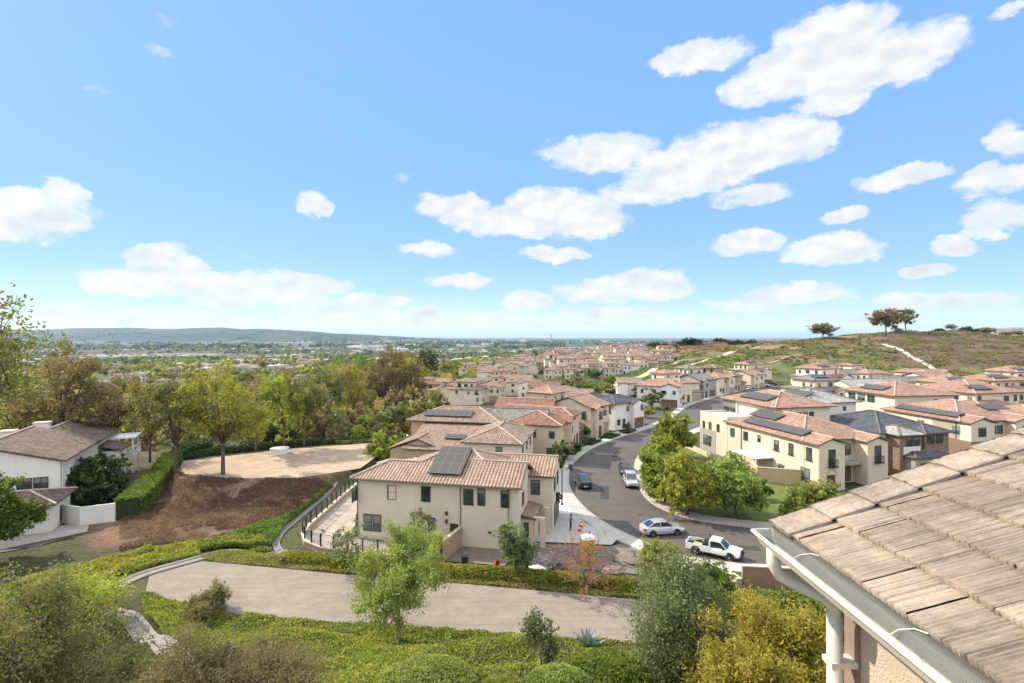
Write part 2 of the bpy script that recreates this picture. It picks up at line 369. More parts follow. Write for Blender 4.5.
def concrete(name, c, joint=1.5, jd=.5):
    if name in _mc: return _mc[name]
    m, nt, out = nodes(name); v = geovec(nt)
    cc = ramp(nt, noise(nt, 0.5, 6, 0.7, v), [(0.3, tuple(x * .85 for x in c)), (0.7, tuple(x * 1.12 for x in c))])
    cc = mixc(nt, 1.0, cc, ramp(nt, noise(nt, 9, 3, 0.8, v), [(0.3, 0.9), (0.7, 1.1)]), 'MULTIPLY')
    tc = N(nt, 'ShaderNodeUVMap'); sp = N(nt, 'ShaderNodeSeparateXYZ'); L(nt, tc.outputs[0], sp.inputs[0])
    j = math_(nt, 'LESS_THAN', math_(nt, 'FRACT', math_(nt, 'DIVIDE', sp.outputs[0], joint)), 0.04)
    cc = mixc(nt, math_(nt, 'MULTIPLY', j, jd), cc, tuple(x * .45 for x in c))
    p = N(nt, 'ShaderNodeBsdfPrincipled'); p.inputs['Roughness'].default_value = 0.9; L(nt, cc, p.inputs['Base Color']); L(nt, p.outputs[0], out.inputs[0]); _mc[name] = m; return m
CONC = concrete('pale_concrete', (.42, .39, .36)); CONCW = concrete('warm_concrete', (.47, .41, .36))
GUTT = concrete('kerb_concrete', (.38, .36, .33), 3.0)
def catmull(pts, n=6):
    P = [Vector(p) for p in pts]; P = [P[0] * 2 - P[1]] + P + [P[-1] * 2 - P[-2]]; o = []
    for i in range(1, len(P) - 2):
        for k in range(n):
            t = k / n; a, b_, c, d = P[i - 1], P[i], P[i + 1], P[i + 2]
            o.append(0.5 * ((2 * b_) + (c - a) * t + (2 * a - 5 * b_ + 4 * c - d) * t * t + (3 * b_ - a - 3 * c + d) * t ** 3))
    o.append(P[-2]); return o
def offs(path, d):
    o = []
    for i, p in enumerate(path):
        t = (path[min(i + 1, len(path) - 1)] - path[max(i - 1, 0)]); t.z = 0; t.normalize()
        o.append(Vector((p.x - t.y * d, p.y + t.x * d, p.z)))
    return o
def ribbon(name, path, prof, mat, kind='structure', drape=False):
    """prof = list of (offset, height) across the path"""
    mb = MB(); rows = [offs(path, d) for d, h in prof]; s = 0
    for i in range(len(path) - 1):
        ds = (path[i + 1] - path[i]).length
        for k in range(len(prof) - 1):
            q = [rows[k][i], rows[k][i + 1], rows[k + 1][i + 1], rows[k + 1][i]]; h = [prof[k][1], prof[k][1], prof[k + 1][1], prof[k + 1][1]]
            mb.face([(p.x, p.y, p.z + hh) for p, hh in zip(q, h)], 0, [(s, k), (s + ds, k), (s + ds, k + 1), (s, k + 1)])
        s += ds
    o = mb.build(name, mat); 
    if kind: tag(o, kind=kind)
    return o
def sheet(name, poly, z, mat, kind='structure', ud=(1, 0)):
    mb = MB(); mb.face([(x, y, z) for x, y in poly], 0, [(x * ud[0] + y * ud[1], 0) for x, y in poly])
    o = mb.build(name, mat); tag(o, kind=kind); return o
def V2(l, z=0): return [Vector((a, b, z)) for a, b in l]
KL = catmull(V2([(40, 42.3), (32, 44.6), (24.3, 46.85), (20.6, 47.5), (16.3, 49.1), (13.7, 52.2), (11.2, 56.3), (9.2, 61.8), (8.2, 68.9), (8.45, 75.9), (9.9, 83.7), (14.25, 94.5), (21.5, 105.5), (30, 115.5), (38, 126), (45, 139), (54, 156), (66, 172), (82, 191), (100, 211), (118, 226)]))
KR = catmull(V2([(43, 52.6), (36, 53.8), (28.3, 55.7), (24.7, 56.9), (21.3, 58.4), (18.6, 61.5), (17.4, 66.6), (18.2, 75), (20.6, 86), (25, 96), (32, 105.5), (41, 116), (51, 129), (62, 147), (74, 163), (90, 182), (108, 200), (126, 214)]))
mb = MB(); n = min(len(KL), len(KR))
def resample(path, n):
    d = [0]
    for a, b_ in zip(path, path[1:]): d.append(d[-1] + (b_ - a).length)
    o = []; j = 0
    for k in range(n):
        s = d[-1] * k / (n - 1)
        while j < len(d) - 2 and d[j + 1] < s: j += 1
        t = (s - d[j]) / max(1e-9, d[j + 1] - d[j]); o.append(path[j].lerp(path[j + 1], min(1, t)))
    return o
a_, b_ = resample(KL, 90), resample(KR, 90)
for i in range(89): mb.face([(p.x, p.y, 0.004) for p in (a_[i], b_[i], b_[i + 1], a_[i + 1])][::-1])
tag(mb.build('street', ASPH), kind='structure')
mh = MB(); mh.lathe([(.36, 0), (.36, .012), (.0, .012)], 20); o = mh.build('manhole_cover', M('cast_iron', (.07, .06, .055), .6, .3, 8), None, (15.2, 60.5, .006)); tag(o, 'round iron manhole cover in the asphalt behind the silver sedan', 'manhole cover')
mh = MB(); mh.lathe([(.36, 0), (.36, .012), (.0, .012)], 20); o = mh.build('manhole_cover', M('cast_iron', (.07, .06, .055)), None, (14.3, 84.0, .006)); tag(o, 'round iron manhole cover further up the curving street', 'manhole cover')
for ps in ([(11.5, 66.5), (12.6, 66.2), (13.6, 71.9), (12.4, 72.2)], [(20.5, 50.9), (24.5, 50.2), (24.7, 51.3), (20.7, 52)], [(17.2, 89.5), (18.2, 89.2), (20.2, 93.8), (19.2, 94.2)]):
    sheet('asphalt_patch', ps, .009, M('newer_asphalt', (.05, .047, .045), .9, .15, 3))
# cross street at the junction, running left to the slope
sheet('side_street', [(42.5, 134), (33.5, 121), (26, 128.5), (24, 134), (34, 141), (46, 143)], 0.010, ASPH)
# left kerb and pavement (left of path = +offset when walking from near right to far)
ribbon('kerb', KL, [(0.0, 0.0), (0.02, 0.13), (0.32, 0.14)], GUTT)
ribbon('pavement', KL, [(0.325, 0.132), (2.0, 0.134), (2.02, -0.05)], CONC)
ribbon('kerb', KR, [(0.0, 0.0), (-0.02, 0.13), (-0.32, 0.14)], GUTT)
ribbon('pavement', KR, [(-0.325, 0.132), (-2.1, 0.134), (-2.12, -0.05)], CONCW)
# driveway aprons and yards
sheet('driveway', [(2.3, 52.2), (2.1, 60.2), (7.3, 61.5), (8.2, 57.5), (11.0, 53.0), (10.0, 51.4)], 0.142, CONC)
sheet('concrete_apron', [(1.2, 62.5), (3.6, 69.2), (5.9, 69.0), (7.1, 62.2), (7.1, 60.6), (2.8, 60.3)], 0.146, concrete('white_concrete', (.62, .6, .56)))
sheet('forecourt', [(0.9, 46.6), (1.3, 52.3), (9.9, 51.5), (12.2, 49.0), (11.5, 46.4), (6, 46.2)], 0.012, M('pale_dirt', (.165, .135, .11), .95, .25, 1.2, .5, 12))
sheet('gravel_bed', [(7.0, 46.3), (8.6, 50.6), (11.0, 51.9), (13.4, 49.6), (14.6, 46.2), (12.5, 44.9)], 0.02, M('gravel', (.18, .155, .135), .95, .35, 5, .8, 20))
sheet('side_yard', [(-6.4, 48), (-.7, 47), (1.0, 50.5), (-6.2, 52.4)], 0.01, M('pale_dirt', (.165, .135, .11)))
sheet('patio', [(-16.2, 49.6), (-16.2, 70.5), (-21.9, 70.5), (-22.1, 56), (-21.6, 53.2), (-20, 51.2)], 0.01, M('patio_dirt', (.34, .29, .25), .95, .3, .7, .5, 10))
sheet('patio', [(-6.8, 49.2), (-6.6, 52.6), (-16.2, 54.5), (-16.25, 49.6), (-12, 49.1)], 0.018, M('patio_slab', (.3, .26, .23), .95, .2, .7, .4, 10))
DIRT = M('packed_dirt', (.36, .27, .195), .95, .22, .35, .8, 6)
m, nt, out = nodes('bench_dirt'); v = geovec(nt)
mp = N(nt, 'ShaderNodeMapping'); mp.inputs['Rotation'].default_value = (0, 0, .1); mp.inputs['Scale'].default_value = (.25, 2.2, 1); L(nt, v, mp.inputs[0])
c1 = ramp(nt, noise(nt, .8, 5, .7, v), [(.3, (.215, .185, .155)), (.7, (.295, .255, .215))])
c1 = mixc(nt, ramp(nt, noise(nt, .9, 5, .7, mp.outputs[0]), [(.42, 0.), (.7, .5)]), c1, (.16, .128, .105))
c1 = mixc(nt, 1., c1, ramp(nt, noise(nt, 14, 3, .8, v), [(.3, .8), (.7, 1.2)]), 'MULTIPLY')
p = N(nt, 'ShaderNodeBsdfPrincipled'); p.inputs['Roughness'].default_value = .95; p.inputs['Specular IOR Level'].default_value = .1; L(nt, c1, p.inputs['Base Color'])
b = N(nt, 'ShaderNodeBump'); b.inputs['Strength'].default_value = .7; b.inputs['Distance'].default_value = .06; L(nt, noise(nt, 5, 6, .8, v), b.inputs['Height']); L(nt, b.outputs[0], p.inputs['Normal'])
L(nt, p.outputs[0], out.inputs[0]); BDIRT = m
sheet('dirt_track', BENCH[:], 2.012, BDIRT)
mp2 = PAD
sheet('dirt_pad', [(x * 1, y) for x, y in PAD], 1.512, DIRT)
sheet('driveway', [(-64, 49), (-50.5, 50.6), (-45.8, 55.2), (-48.2, 58.5), (-52, 55.6), (-64, 54.4)], 0.012, concrete('old_concrete', (.33, .29, .26)))
sheet('lane', [(-80, 46.6), (-52, 48.3), (-47.5, 51.5), (-46.2, 54.3), (-50.8, 50.2), (-64, 48.7), (-80, 49)], 0.016, ASPH)
# verge lawn on the right of the street
LAWN = M('lawn_grass', (.11, .135, .035), .95, .45, .9, .8, 14)
lawn_in = offs(KR, -2.15)
poly = [(p.x, p.y) for p in lawn_in if 53 < p.y < 101]
poly = poly + [(35.0, 98), (40.6, 70.5), (60, 66), (60, 54.5)]
sheet('lawn', poly, 0.03, LAWN)
sheet('lawn', [(35, 124.5), (48, 141), (60, 158), (50, 163), (37, 151), (29, 140)], 0.02, LAWN) if False else None
# V-shaped concrete drainage channels
def drain(name, pts, w, mat, lift=.07):
    P = catmull([Vector((x, y, 0)) for x, y in pts], 8); zz = terr([p.x for p in P], [p.y for p in P])
    for p, z in zip(P, zz): p.z = float(z) + lift
    return ribbon(name, P, [(-w, 0.06), (-w * .55, 0.06), (-w * .45, -0.02), (w * .45, -0.02), (w * .55, .06), (w, 0.06), (w * 1.02, -.3)], mat)
drain('drainage_channel', [(-22.5, 50.5), (-24, 47), (-26.8, 43.8), (-29.6, 40.6), (-29.8, 37.6), (-27.0, 34.6), (-22.5, 31.0), (-18, 26.5), (-13, 22.5), (-8, 19.5), (-5, 17), (-3, 14)], .55, concrete('channel_concrete', (.21, .19, .17), 2))
drain('drainage_channel', [(-24.8, 72), (-24.6, 60), (-24.5, 54), (-22.8, 50.2), (-18.5, 47.2), (-10, 45.9), (0, 44.6)], .35, concrete('channel_concrete', (.21, .19, .17), 2))
# trails on the slopes
def trail(pts, w, mat, name='trail'):
    P = catmull([Vector((x, y, 0)) for x, y in pts], 10); zz = terr([p.x for p in P], [p.y for p in P])
    for p, z in zip(P, zz): p.z = float(z) + .35
    return ribbon(name, P, [(-w, -1.4), (-w * .98, 0.1), (w * .98, 0.1), (w, -1.4)], mat)
TRL = M('trail_concrete', (.42, .36, .30), .9, .15, .3)
trail([hit(a, b)[:2] for a, b in ((600, 393), (622, 383), (650, 373), (675, 364), (697, 359.5), (720, 357), (735, 352))], 2.0, TRL)
trail([hit(a, b)[:2] for a, b in ((672, 373), (690, 366), (706, 361), (722, 356.5), (742, 350), (760, 347.5))], 1.4, TRL)
trail([hit(a, b)[:2] for a, b in ((952, 379), (943, 374), (930, 367.5), (919, 361), (908, 355), (897, 349), (884, 345))], 1.2, M('pale_trail', (.5, .44, .37)))
trail([(150, 300), (170, 312), (200, 322), (222, 334)], .7, M('trail_dirt', (.36, .29, .2)))
trail([(-19, 118), (-24, 140), (-30, 162), (-38, 182)], .8, TRL)
# ------------------------------------------------------------------ house kit
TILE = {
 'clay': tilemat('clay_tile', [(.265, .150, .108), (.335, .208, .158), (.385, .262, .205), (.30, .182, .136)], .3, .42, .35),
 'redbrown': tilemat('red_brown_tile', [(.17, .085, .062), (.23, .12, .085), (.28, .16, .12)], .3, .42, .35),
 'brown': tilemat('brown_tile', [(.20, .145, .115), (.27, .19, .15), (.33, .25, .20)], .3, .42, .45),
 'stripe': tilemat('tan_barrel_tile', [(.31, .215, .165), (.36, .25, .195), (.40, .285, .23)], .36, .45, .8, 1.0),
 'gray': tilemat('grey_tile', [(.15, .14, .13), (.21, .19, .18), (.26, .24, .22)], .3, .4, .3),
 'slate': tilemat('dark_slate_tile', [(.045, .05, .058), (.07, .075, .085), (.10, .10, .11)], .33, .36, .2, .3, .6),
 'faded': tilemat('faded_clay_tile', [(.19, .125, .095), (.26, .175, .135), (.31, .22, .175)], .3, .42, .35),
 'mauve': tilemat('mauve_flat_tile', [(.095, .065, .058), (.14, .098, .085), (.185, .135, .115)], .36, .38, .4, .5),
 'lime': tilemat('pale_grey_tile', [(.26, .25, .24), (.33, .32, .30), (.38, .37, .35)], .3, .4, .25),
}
WALL = {
 'cream': M('cream_stucco', (.62, .545, .44), .92, .06, .5, .4, 9, streak=.12),
 'beige': M('beige_stucco', (.57, .475, .36), .92, .06, .5, .4, 9, streak=.12),
 'tan': M('tan_stucco', (.45, .345, .235), .92, .07, .5, .4, 9, streak=.12),
 'white': M('white_stucco', (.70, .675, .63), .92, .05, .5, .4, 9, streak=.1),
 'pink': M('pinkish_stucco', (.60, .46, .37), .92, .06, .5, .4, 9, streak=.12),
 'ochre': M('ochre_stucco', (.44, .27, .16), .92, .07, .5, .4, 9, streak=.12),
 'grey': M('grey_stucco', (.33, .31, .28), .92, .07, .5, .4, 9, streak=.12),
 'dark': M('umber_stucco', (.17, .135, .11), .92, .07, .5, .4, 9),
 'blush': M('blush_stucco', (.60, .50, .405), .92, .06, .5, .4, 9, streak=.12),
 'brick': M('brown_brick', (.22, .15, .11), .92, .3, 3, .7, 8),
}
CAP = M('mortar_ridge', (.44, .35, .29), .9, .15, 2)
CAPD = M('dark_ridge', (.16, .14, .13), .9, .15, 2)
FASC = M('brown_fascia', (.12, .085, .06), .7, .1)
FRAME = M('dark_bronze_frame', (.05, .048, .045), .5, .1)
WFRAME = M('white_frame', (.7, .69, .66), .5, .05)
TEAL = M('blue_green_shutter', (.16, .30, .29), .6, .1)
GLASS = glassmat()
DOOR = M('dark_door', (.085, .055, .04), .5, .15)
GARAGE = M('garage_door_paint', (.36, .29, .22), .6, .06)
GARAGED = M('brown_garage_door', (.13, .09, .065), .6, .1)
IRON = M('black_iron', (.03, .03, .032), .5, .1)
def solarmat():
    m, nt, out = nodes('solar_glass'); tc = N(nt, 'ShaderNodeUVMap'); sp = N(nt, 'ShaderNodeSeparateXYZ'); L(nt, tc.outputs[0], sp.inputs[0])
    def line(o, per, w): return math_(nt, 'LESS_THAN', math_(nt, 'FRACT', math_(nt, 'DIVIDE', o, per)), w)
    a = math_(nt, 'MAXIMUM', line(sp.outputs[0], 1.02, .05), line(sp.outputs[1], 1.7, .03))
    c = mixc(nt, math_(nt, 'MULTIPLY', a, .55), (.075, .070, .063), (.20, .19, .175))
    p = N(nt, 'ShaderNodeBsdfPrincipled'); p.inputs['Roughness'].default_value = .5; p.inputs['Specular IOR Level'].default_value = .35
    L(nt, c, p.inputs['Base Color']); L(nt, p.outputs[0], out.inputs[0]); return m
SOLAR = solarmat()

class House:
    def __init__(s, name, label, A, B, z=0.0, cat='house', group=None, simple=False):
        s.A = Vector((A[0], A[1], z)); d = Vector((B[0] - A[0], B[1] - A[1], 0)); s.W = d.length; s.yaw = math.atan2(d.y, d.x)
        s.r = empty(name, s.A, s.yaw); tag(s.r, label, cat, group); s.walls = {}; s.simple = simple; s.blocks = []
    def w(s, m): return s.walls.setdefault(m, MB())
    def block(s, x0, y0, x1, y1, z1, wall='cream', roof=None, tile='clay', pitch=.36, over=.5, z0=-.6, cap=True):
        b = (x0, y0, x1, y1, z0, z1, wall, roof, tile, pitch, over); s.blocks.append(b)
        s.w(wall).box(x0, y0, z0, x1, y1, z1)
        if roof in ('hip', 'gx', 'gy', 'shedf', 'shedb', 'shedr', 'shedl'): s.roof(x0, y0, x1, y1, z1, roof, tile, pitch, over, wall, cap)
        elif roof == 'flat':
            m = MB(); t = .25; e = .02
            m.box(x0 - e, y0 - e, z1 - .02, x1 + e, y0 + t, z1 + .45); m.box(x0 - e, y1 - t, z1 - .02, x1 + e, y1 + e, z1 + .45)
            m.box(x0 - e, y0 + t, z1 - .02, x0 + t, y1 - t, z1 + .45); m.box(x1 - t, y0 + t, z1 - .02, x1 + e, y1 - t, z1 + .45)
            m.build('parapet', WALL[wall], s.r)
            m = MB(); m.box(x0 + t, y0 + t, z1, x1 - t, y1 - t, z1 + .06); m.build('roof_deck', WALL['white'] if tile == 'pale' else TILE['gray'], s.r)
        return b
    def roof(s, x0, y0, x1, y1, z, kind, tile, p, o, wall, cap=True):
        th = .17; ex0, ey0, ex1, ey1 = x0 - o, y0 - o, x1 + o, y1 + o
        m = MB(); ze = z + th - .02
        if kind in ('gx', 'gy'):
            go = o * .7
            if kind == 'gx': ex0, ex1 = x0 - go, x1 + go
            else: ey0, ey1 = y0 - go, y1 + go
        W, D = ex1 - ex0, ey1 - ey0
        c = [(ex0, ey0, ze), (ex1, ey0, ze), (ex1, ey1, ze), (ex0, ey1, ze)]
        sl = math.sqrt(1 + p * p); lines = []
        def f(pts, ax, sgn, base):
            # ax: eave direction axis index; base: coordinate of the eave on the other axis
            uv = [(q[ax], abs(q[1 - ax] - base) * sl) for q in pts]; m.face(pts, 0, uv)
        if kind == 'hip':
            if W >= D:
                r = D / 2; h = ze + r * p; P, Q = (ex0 + r, ey0 + r, h), (ex1 - r, ey0 + r, h)
                f([c[0], c[1], Q, P], 0, 1, ey0); f([c[2], c[3], P, Q], 0, 1, ey1)
                f([c[3], c[0], P], 1, 1, ex0); f([c[1], c[2], Q], 1, 1, ex1)
            else:
                r = W / 2; h = ze + r * p; P, Q = (ex0 + r, ey0 + r, h), (ex0 + r, ey1 - r, h)
                f([c[3], c[0], P, Q], 1, 1, ex0); f([c[1], c[2], Q, P], 1, 1, ex1)
                f([c[0], c[1], P], 0, 1, ey0); f([c[2], c[3], Q], 0, 1, ey1)
            n = lambda a: min((P, Q), key=lambda t: (t[0] - a[0]) ** 2 + (t[1] - a[1]) ** 2)
            lines = [(P, Q)] + [(a, n(a)) for a in c]
        elif kind == 'gx':
            h = ze + D / 2 * p; P, Q = (ex0, ey0 + D / 2, h), (ex1, ey0 + D / 2, h)
            f([c[0], c[1], Q, P], 0, 1, ey0); f([c[2], c[3], P, Q], 0, 1, ey1); lines = [(P, Q)]
            g = s.w(wall); zz = z - .02
            hh = z + ((y1 - y0) / 2) * p
            for xx in (x0, x1):
                e = .001 if xx == x1 else -.001
                t = [(xx - .1, y0, zz), (xx - .1, y1, zz), (xx - .1, (y0 + y1) / 2, hh), (xx + .1, y0, zz), (xx + .1, y1, zz), (xx + .1, (y0 + y1) / 2, hh)]
                t = [(q[0] - (.1 if xx == x1 else -.1) + e, q[1], q[2]) for q in t]
                g.raw(t, [(0, 1, 2), (5, 4, 3), (0, 3, 4, 1), (1, 4, 5, 2), (2, 5, 3, 0)])
            m.raw([(ex0, ey0, ze - th), (ex0, ey1, ze - th), (P[0], P[1], P[2] - th), (ex0, ey0, ze), (ex0, ey1, ze), P], [(0, 2, 5, 3), (2, 1, 4, 5)], 1)
            m.raw([(ex1, ey0, ze - th), (ex1, ey1, ze - th), (Q[0], Q[1], Q[2] - th), (ex1, ey0, ze), (ex1, ey1, ze), Q], [(0, 3, 5, 2), (2, 5, 4, 1)], 1)
            m.raw([(ex0, ey0, ze - th), (ex1, ey0, ze - th), (Q[0], Q[1], Q[2] - th), (P[0], P[1], P[2] - th), (ex0, ey1, ze - th), (ex1, ey1, ze - th)], [(0, 3, 2, 1), (3, 4, 5, 2)], 1)
        elif kind == 'gy':
            h = ze + W / 2 * p; P, Q = (ex0 + W / 2, ey0, h), (ex0 + W / 2, ey1, h)
            f([c[3], c[0], P, Q], 1, 1, ex0); f([c[1], c[2], Q, P], 1, 1, ex1); lines = [(P, Q)]
            g = s.w(wall); zz = z - .02; hh = z + ((x1 - x0) / 2) * p
            for yy in (y0, y1):
                sg = .1 if yy == y0 else -.1; e = -.001 if yy == y0 else .001
                t = [(x0, yy + e, zz), (x1, yy + e, zz), ((x0 + x1) / 2, yy + e, hh), (x0, yy + sg * 2, zz), (x1, yy + sg * 2, zz), ((x0 + x1) / 2, yy + sg * 2, hh)]
                g.raw(t, [(0, 1, 2), (5, 4, 3), (0, 3, 4, 1), (1, 4, 5, 2), (2, 5, 3, 0)])
            m.raw([(ex0, ey0, ze - th), (ex1, ey0, ze - th), (P[0], P[1], P[2] - th), (ex0, ey0, ze), (ex1, ey0, ze), P], [(0, 2, 5, 3), (2, 1, 4, 5)], 1)
            m.raw([(ex0, ey1, ze - th), (ex1, ey1, ze - th), (Q[0], Q[1], Q[2] - th), (ex0, ey1, ze), (ex1, ey1, ze), Q], [(0, 3, 5, 2), (2, 5, 4, 1)], 1)
            m.raw([(ex0, ey0, ze - th), (ex0, ey1, ze - th), (Q[0], Q[1], Q[2] - th), (P[0], P[1], P[2] - th), (ex1, ey0, ze - th), (ex1, ey1, ze - th)], [(0, 1, 2, 3), (3, 2, 5, 4)], 1)
        else:   # mono pitch rising towards f(front) b(back) l r = the high side
            hi = {'shedf': (0, 1), 'shedb': (2, 3), 'shedl': (0, 3), 'shedr': (1, 2)}[kind]; run = D if kind in ('shedf', 'shedb') else W
            c = [(q[0], q[1], q[2] + (run * p if i in hi else 0)) for i, q in enumerate(c)]
            ax = 0 if kind in ('shedf', 'shedb') else 1; base = {'shedf': ey1, 'shedb': ey0, 'shedl': ex1, 'shedr': ex0}[kind]
            m.face(c, 0, [(q[ax], abs(q[1 - ax] - base) * sl) for q in c])
            lo = [(q[0], q[1], q[2] - th) for q in c]
            m.raw(lo, [(3, 2, 1, 0)], 1)
            m.raw(lo + c, [(0, 1, 5, 4), (1, 2, 6, 5), (2, 3, 7, 6), (3, 0, 4, 7)], 1)
            g = s.w(wall); hgt = max(0, (run - 2 * o) * p)
            if kind == 'shedb': g.raw([(x0, y0, z - .02), (x1, y0, z - .02), (x1, y1, z - .02), (x0, y1, z - .02), (x0, y1, z + hgt), (x1, y1, z + hgt)], [(0, 4, 3), (1, 2, 5), (3, 4, 5, 2)])
        if kind == 'hip' or kind in ('gx', 'gy'):
            lo = [(q[0], q[1], q[2] - th) for q in c]
            if kind == 'hip':
                m.raw(lo + c, [(0, 1, 5, 4), (1, 2, 6, 5), (2, 3, 7, 6), (3, 0, 4, 7), (3, 2, 1, 0)], 1)
            elif kind == 'gx': m.raw(lo + c, [(0, 1, 5, 4), (2, 3, 7, 6)], 1)
            else: m.raw(lo + c, [(1, 2, 6, 5), (3, 0, 4, 7)], 1)
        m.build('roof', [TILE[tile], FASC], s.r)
        if cap and lines and not s.simple:
            k = MB()
            for a, b in lines: k.tube([(a[0], a[1], a[2] + .03), (b[0], b[1], b[2] + .03)], .12, 6)
            k.build('ridge_cap', CAPD if tile in ('slate', 'gray', 'lime') else CAP, s.r)
    def win(s, side, b, a, z, w, h, frame=None, kind='window', shutter=False, sill=False, rail=False):
        """a = distance along the wall from its left end as seen from outside"""
        x0, y0, x1, y1 = b[:4]; fr = frame or FRAME
        o, d = {'f': ((x0, y0), (1, 0)), 'r': ((x1, y0), (0, 1)), 'b': ((x1, y1), (-1, 0)), 'l': ((x0, y1), (0, -1))}[side]
        nx, ny = d[1], -d[0]
        T = Matrix(((d[0], nx, 0, o[0] + d[0] * a), (d[1], ny, 0, o[1] + d[1] * a), (0, 0, 1, z), (0, 0, 0, 1)))
        m = MB(); t = .07; e = .06
        m.box(0, -.02, 0, w, e, t, T=T); m.box(0, -.02, h - t, w, e, h, T=T); m.box(0, -.02, t, t, e, h - t, T=T); m.box(w - t, -.02, t, w, e, h - t, T=T)
        if kind == 'window':
            if w > 1.3: m.box(w / 2 - .03, -.02, t, w / 2 + .03, e - .005, h - t, T=T)
            if not s.simple and h > 1: m.box(t, -.02, h * .5 - .025, w - t, e - .01, h * .5 + .025, T=T)
        if sill: m.box(-.12, -.02, -.14, w + .12, .14, -.005, T=T)
        f = m.build(kind if kind == 'window' else kind, fr, s.r)
        g = MB(); g.box(t * .9, -.02, t * .9, w - t * .9, .025, h - t * .9, T=T)
        mat = {'window': GLASS, 'door': DOOR, 'garage_door': GARAGED if s.W % .2 > .1 else GARAGE}[kind]
        if kind == 'window': g.build('pane', mat, f)
        elif kind == 'garage_door':
            for i in range(1, 4): g.box(t, .02, h * i / 4 - .012, w - t, .034, h * i / 4 + .012, T=T)
            g.build('panel', mat, f)
        else: g.box(t * 2, .02, h * .55, w - t * 2, .035, h - .3, T=T); g.build('panel', mat, f)
        if shutter:
            for aa in (-.42, w + .07):
                q = MB(); q.box(aa, -.02, 0, aa + .35, .05, h, T=T); q.build('shutter', TEAL, s.r)
        if rail:
            q = MB(); q.box(-.15, .02, -.12, w + .15, .5, -.02, T=T); q.box(-.15, .45, .85, w + .15, .5, .9, T=T)
            for i in range(int(w / .14) + 3): q.box(-.15 + i * .14, .46, -.02, -.12 + i * .14, .49, .85, T=T)
            for xx in (-.15, w + .11): q.box(xx, .02, .85, xx + .04, .45, .9, T=T); q.box(xx, .24, -.02, xx + .03, .27, .85, T=T)
            q.build('balcony_railing', IRON, s.r)
        return f
    def solar(s, b, side, a, up, w, h, lift=.28):
        """panel array on the roof slope above the given side of a block"""
        x0, y0, x1, y1, z0, z1, wall, roof, tile, p, ov = b; th = .15
        o, d = {'f': ((x0, y0), (1, 0)), 'r': ((x1, y0), (0, 1)), 'b': ((x1, y1), (-1, 0)), 'l': ((x0, y1), (0, -1))}[side]
        ix, iy = -d[1], d[0]; sl = math.sqrt(1 + p * p)
        def P(u, v, k):  # v along slope
            run = v / sl; zz = z1 + th + (run + ov) * p
            return (o[0] + d[0] * u + ix * run - ix * k * p / sl, o[1] + d[1] * u + iy * run - iy * k * p / sl, zz + k / sl)
        m = MB(); q = [P(a, up, lift), P(a + w, up, lift), P(a + w, up + h, lift), P(a, up + h, lift)]
        lo = [P(a, up, lift - .12), P(a + w, up, lift - .12), P(a + w, up + h, lift - .12), P(a, up + h, lift - .12)]
        m.face(q, 0, [(0, 0), (w, 0), (w, h), (0, h)]); m.raw(lo + q, [(0, 1, 5, 4), (1, 2, 6, 5), (2, 3, 7, 6), (3, 0, 4, 7), (3, 2, 1, 0)], 1)
        return m.build('solar_panel', [SOLAR, IRON], s.r)
    def box(s, name, mat, *a):
        m = MB(); m.box(*a); return m.build(name, mat, s.r)
    def pipe(s, pts, r=.05, mat=None): m = MB(); m.tube(pts, r, 6); return m.build('downspout', mat or FASC, s.r)
    def done(s):
        for k, m in s.walls.items(): m.build('wall', WALL[k], s.r)
        return s.r

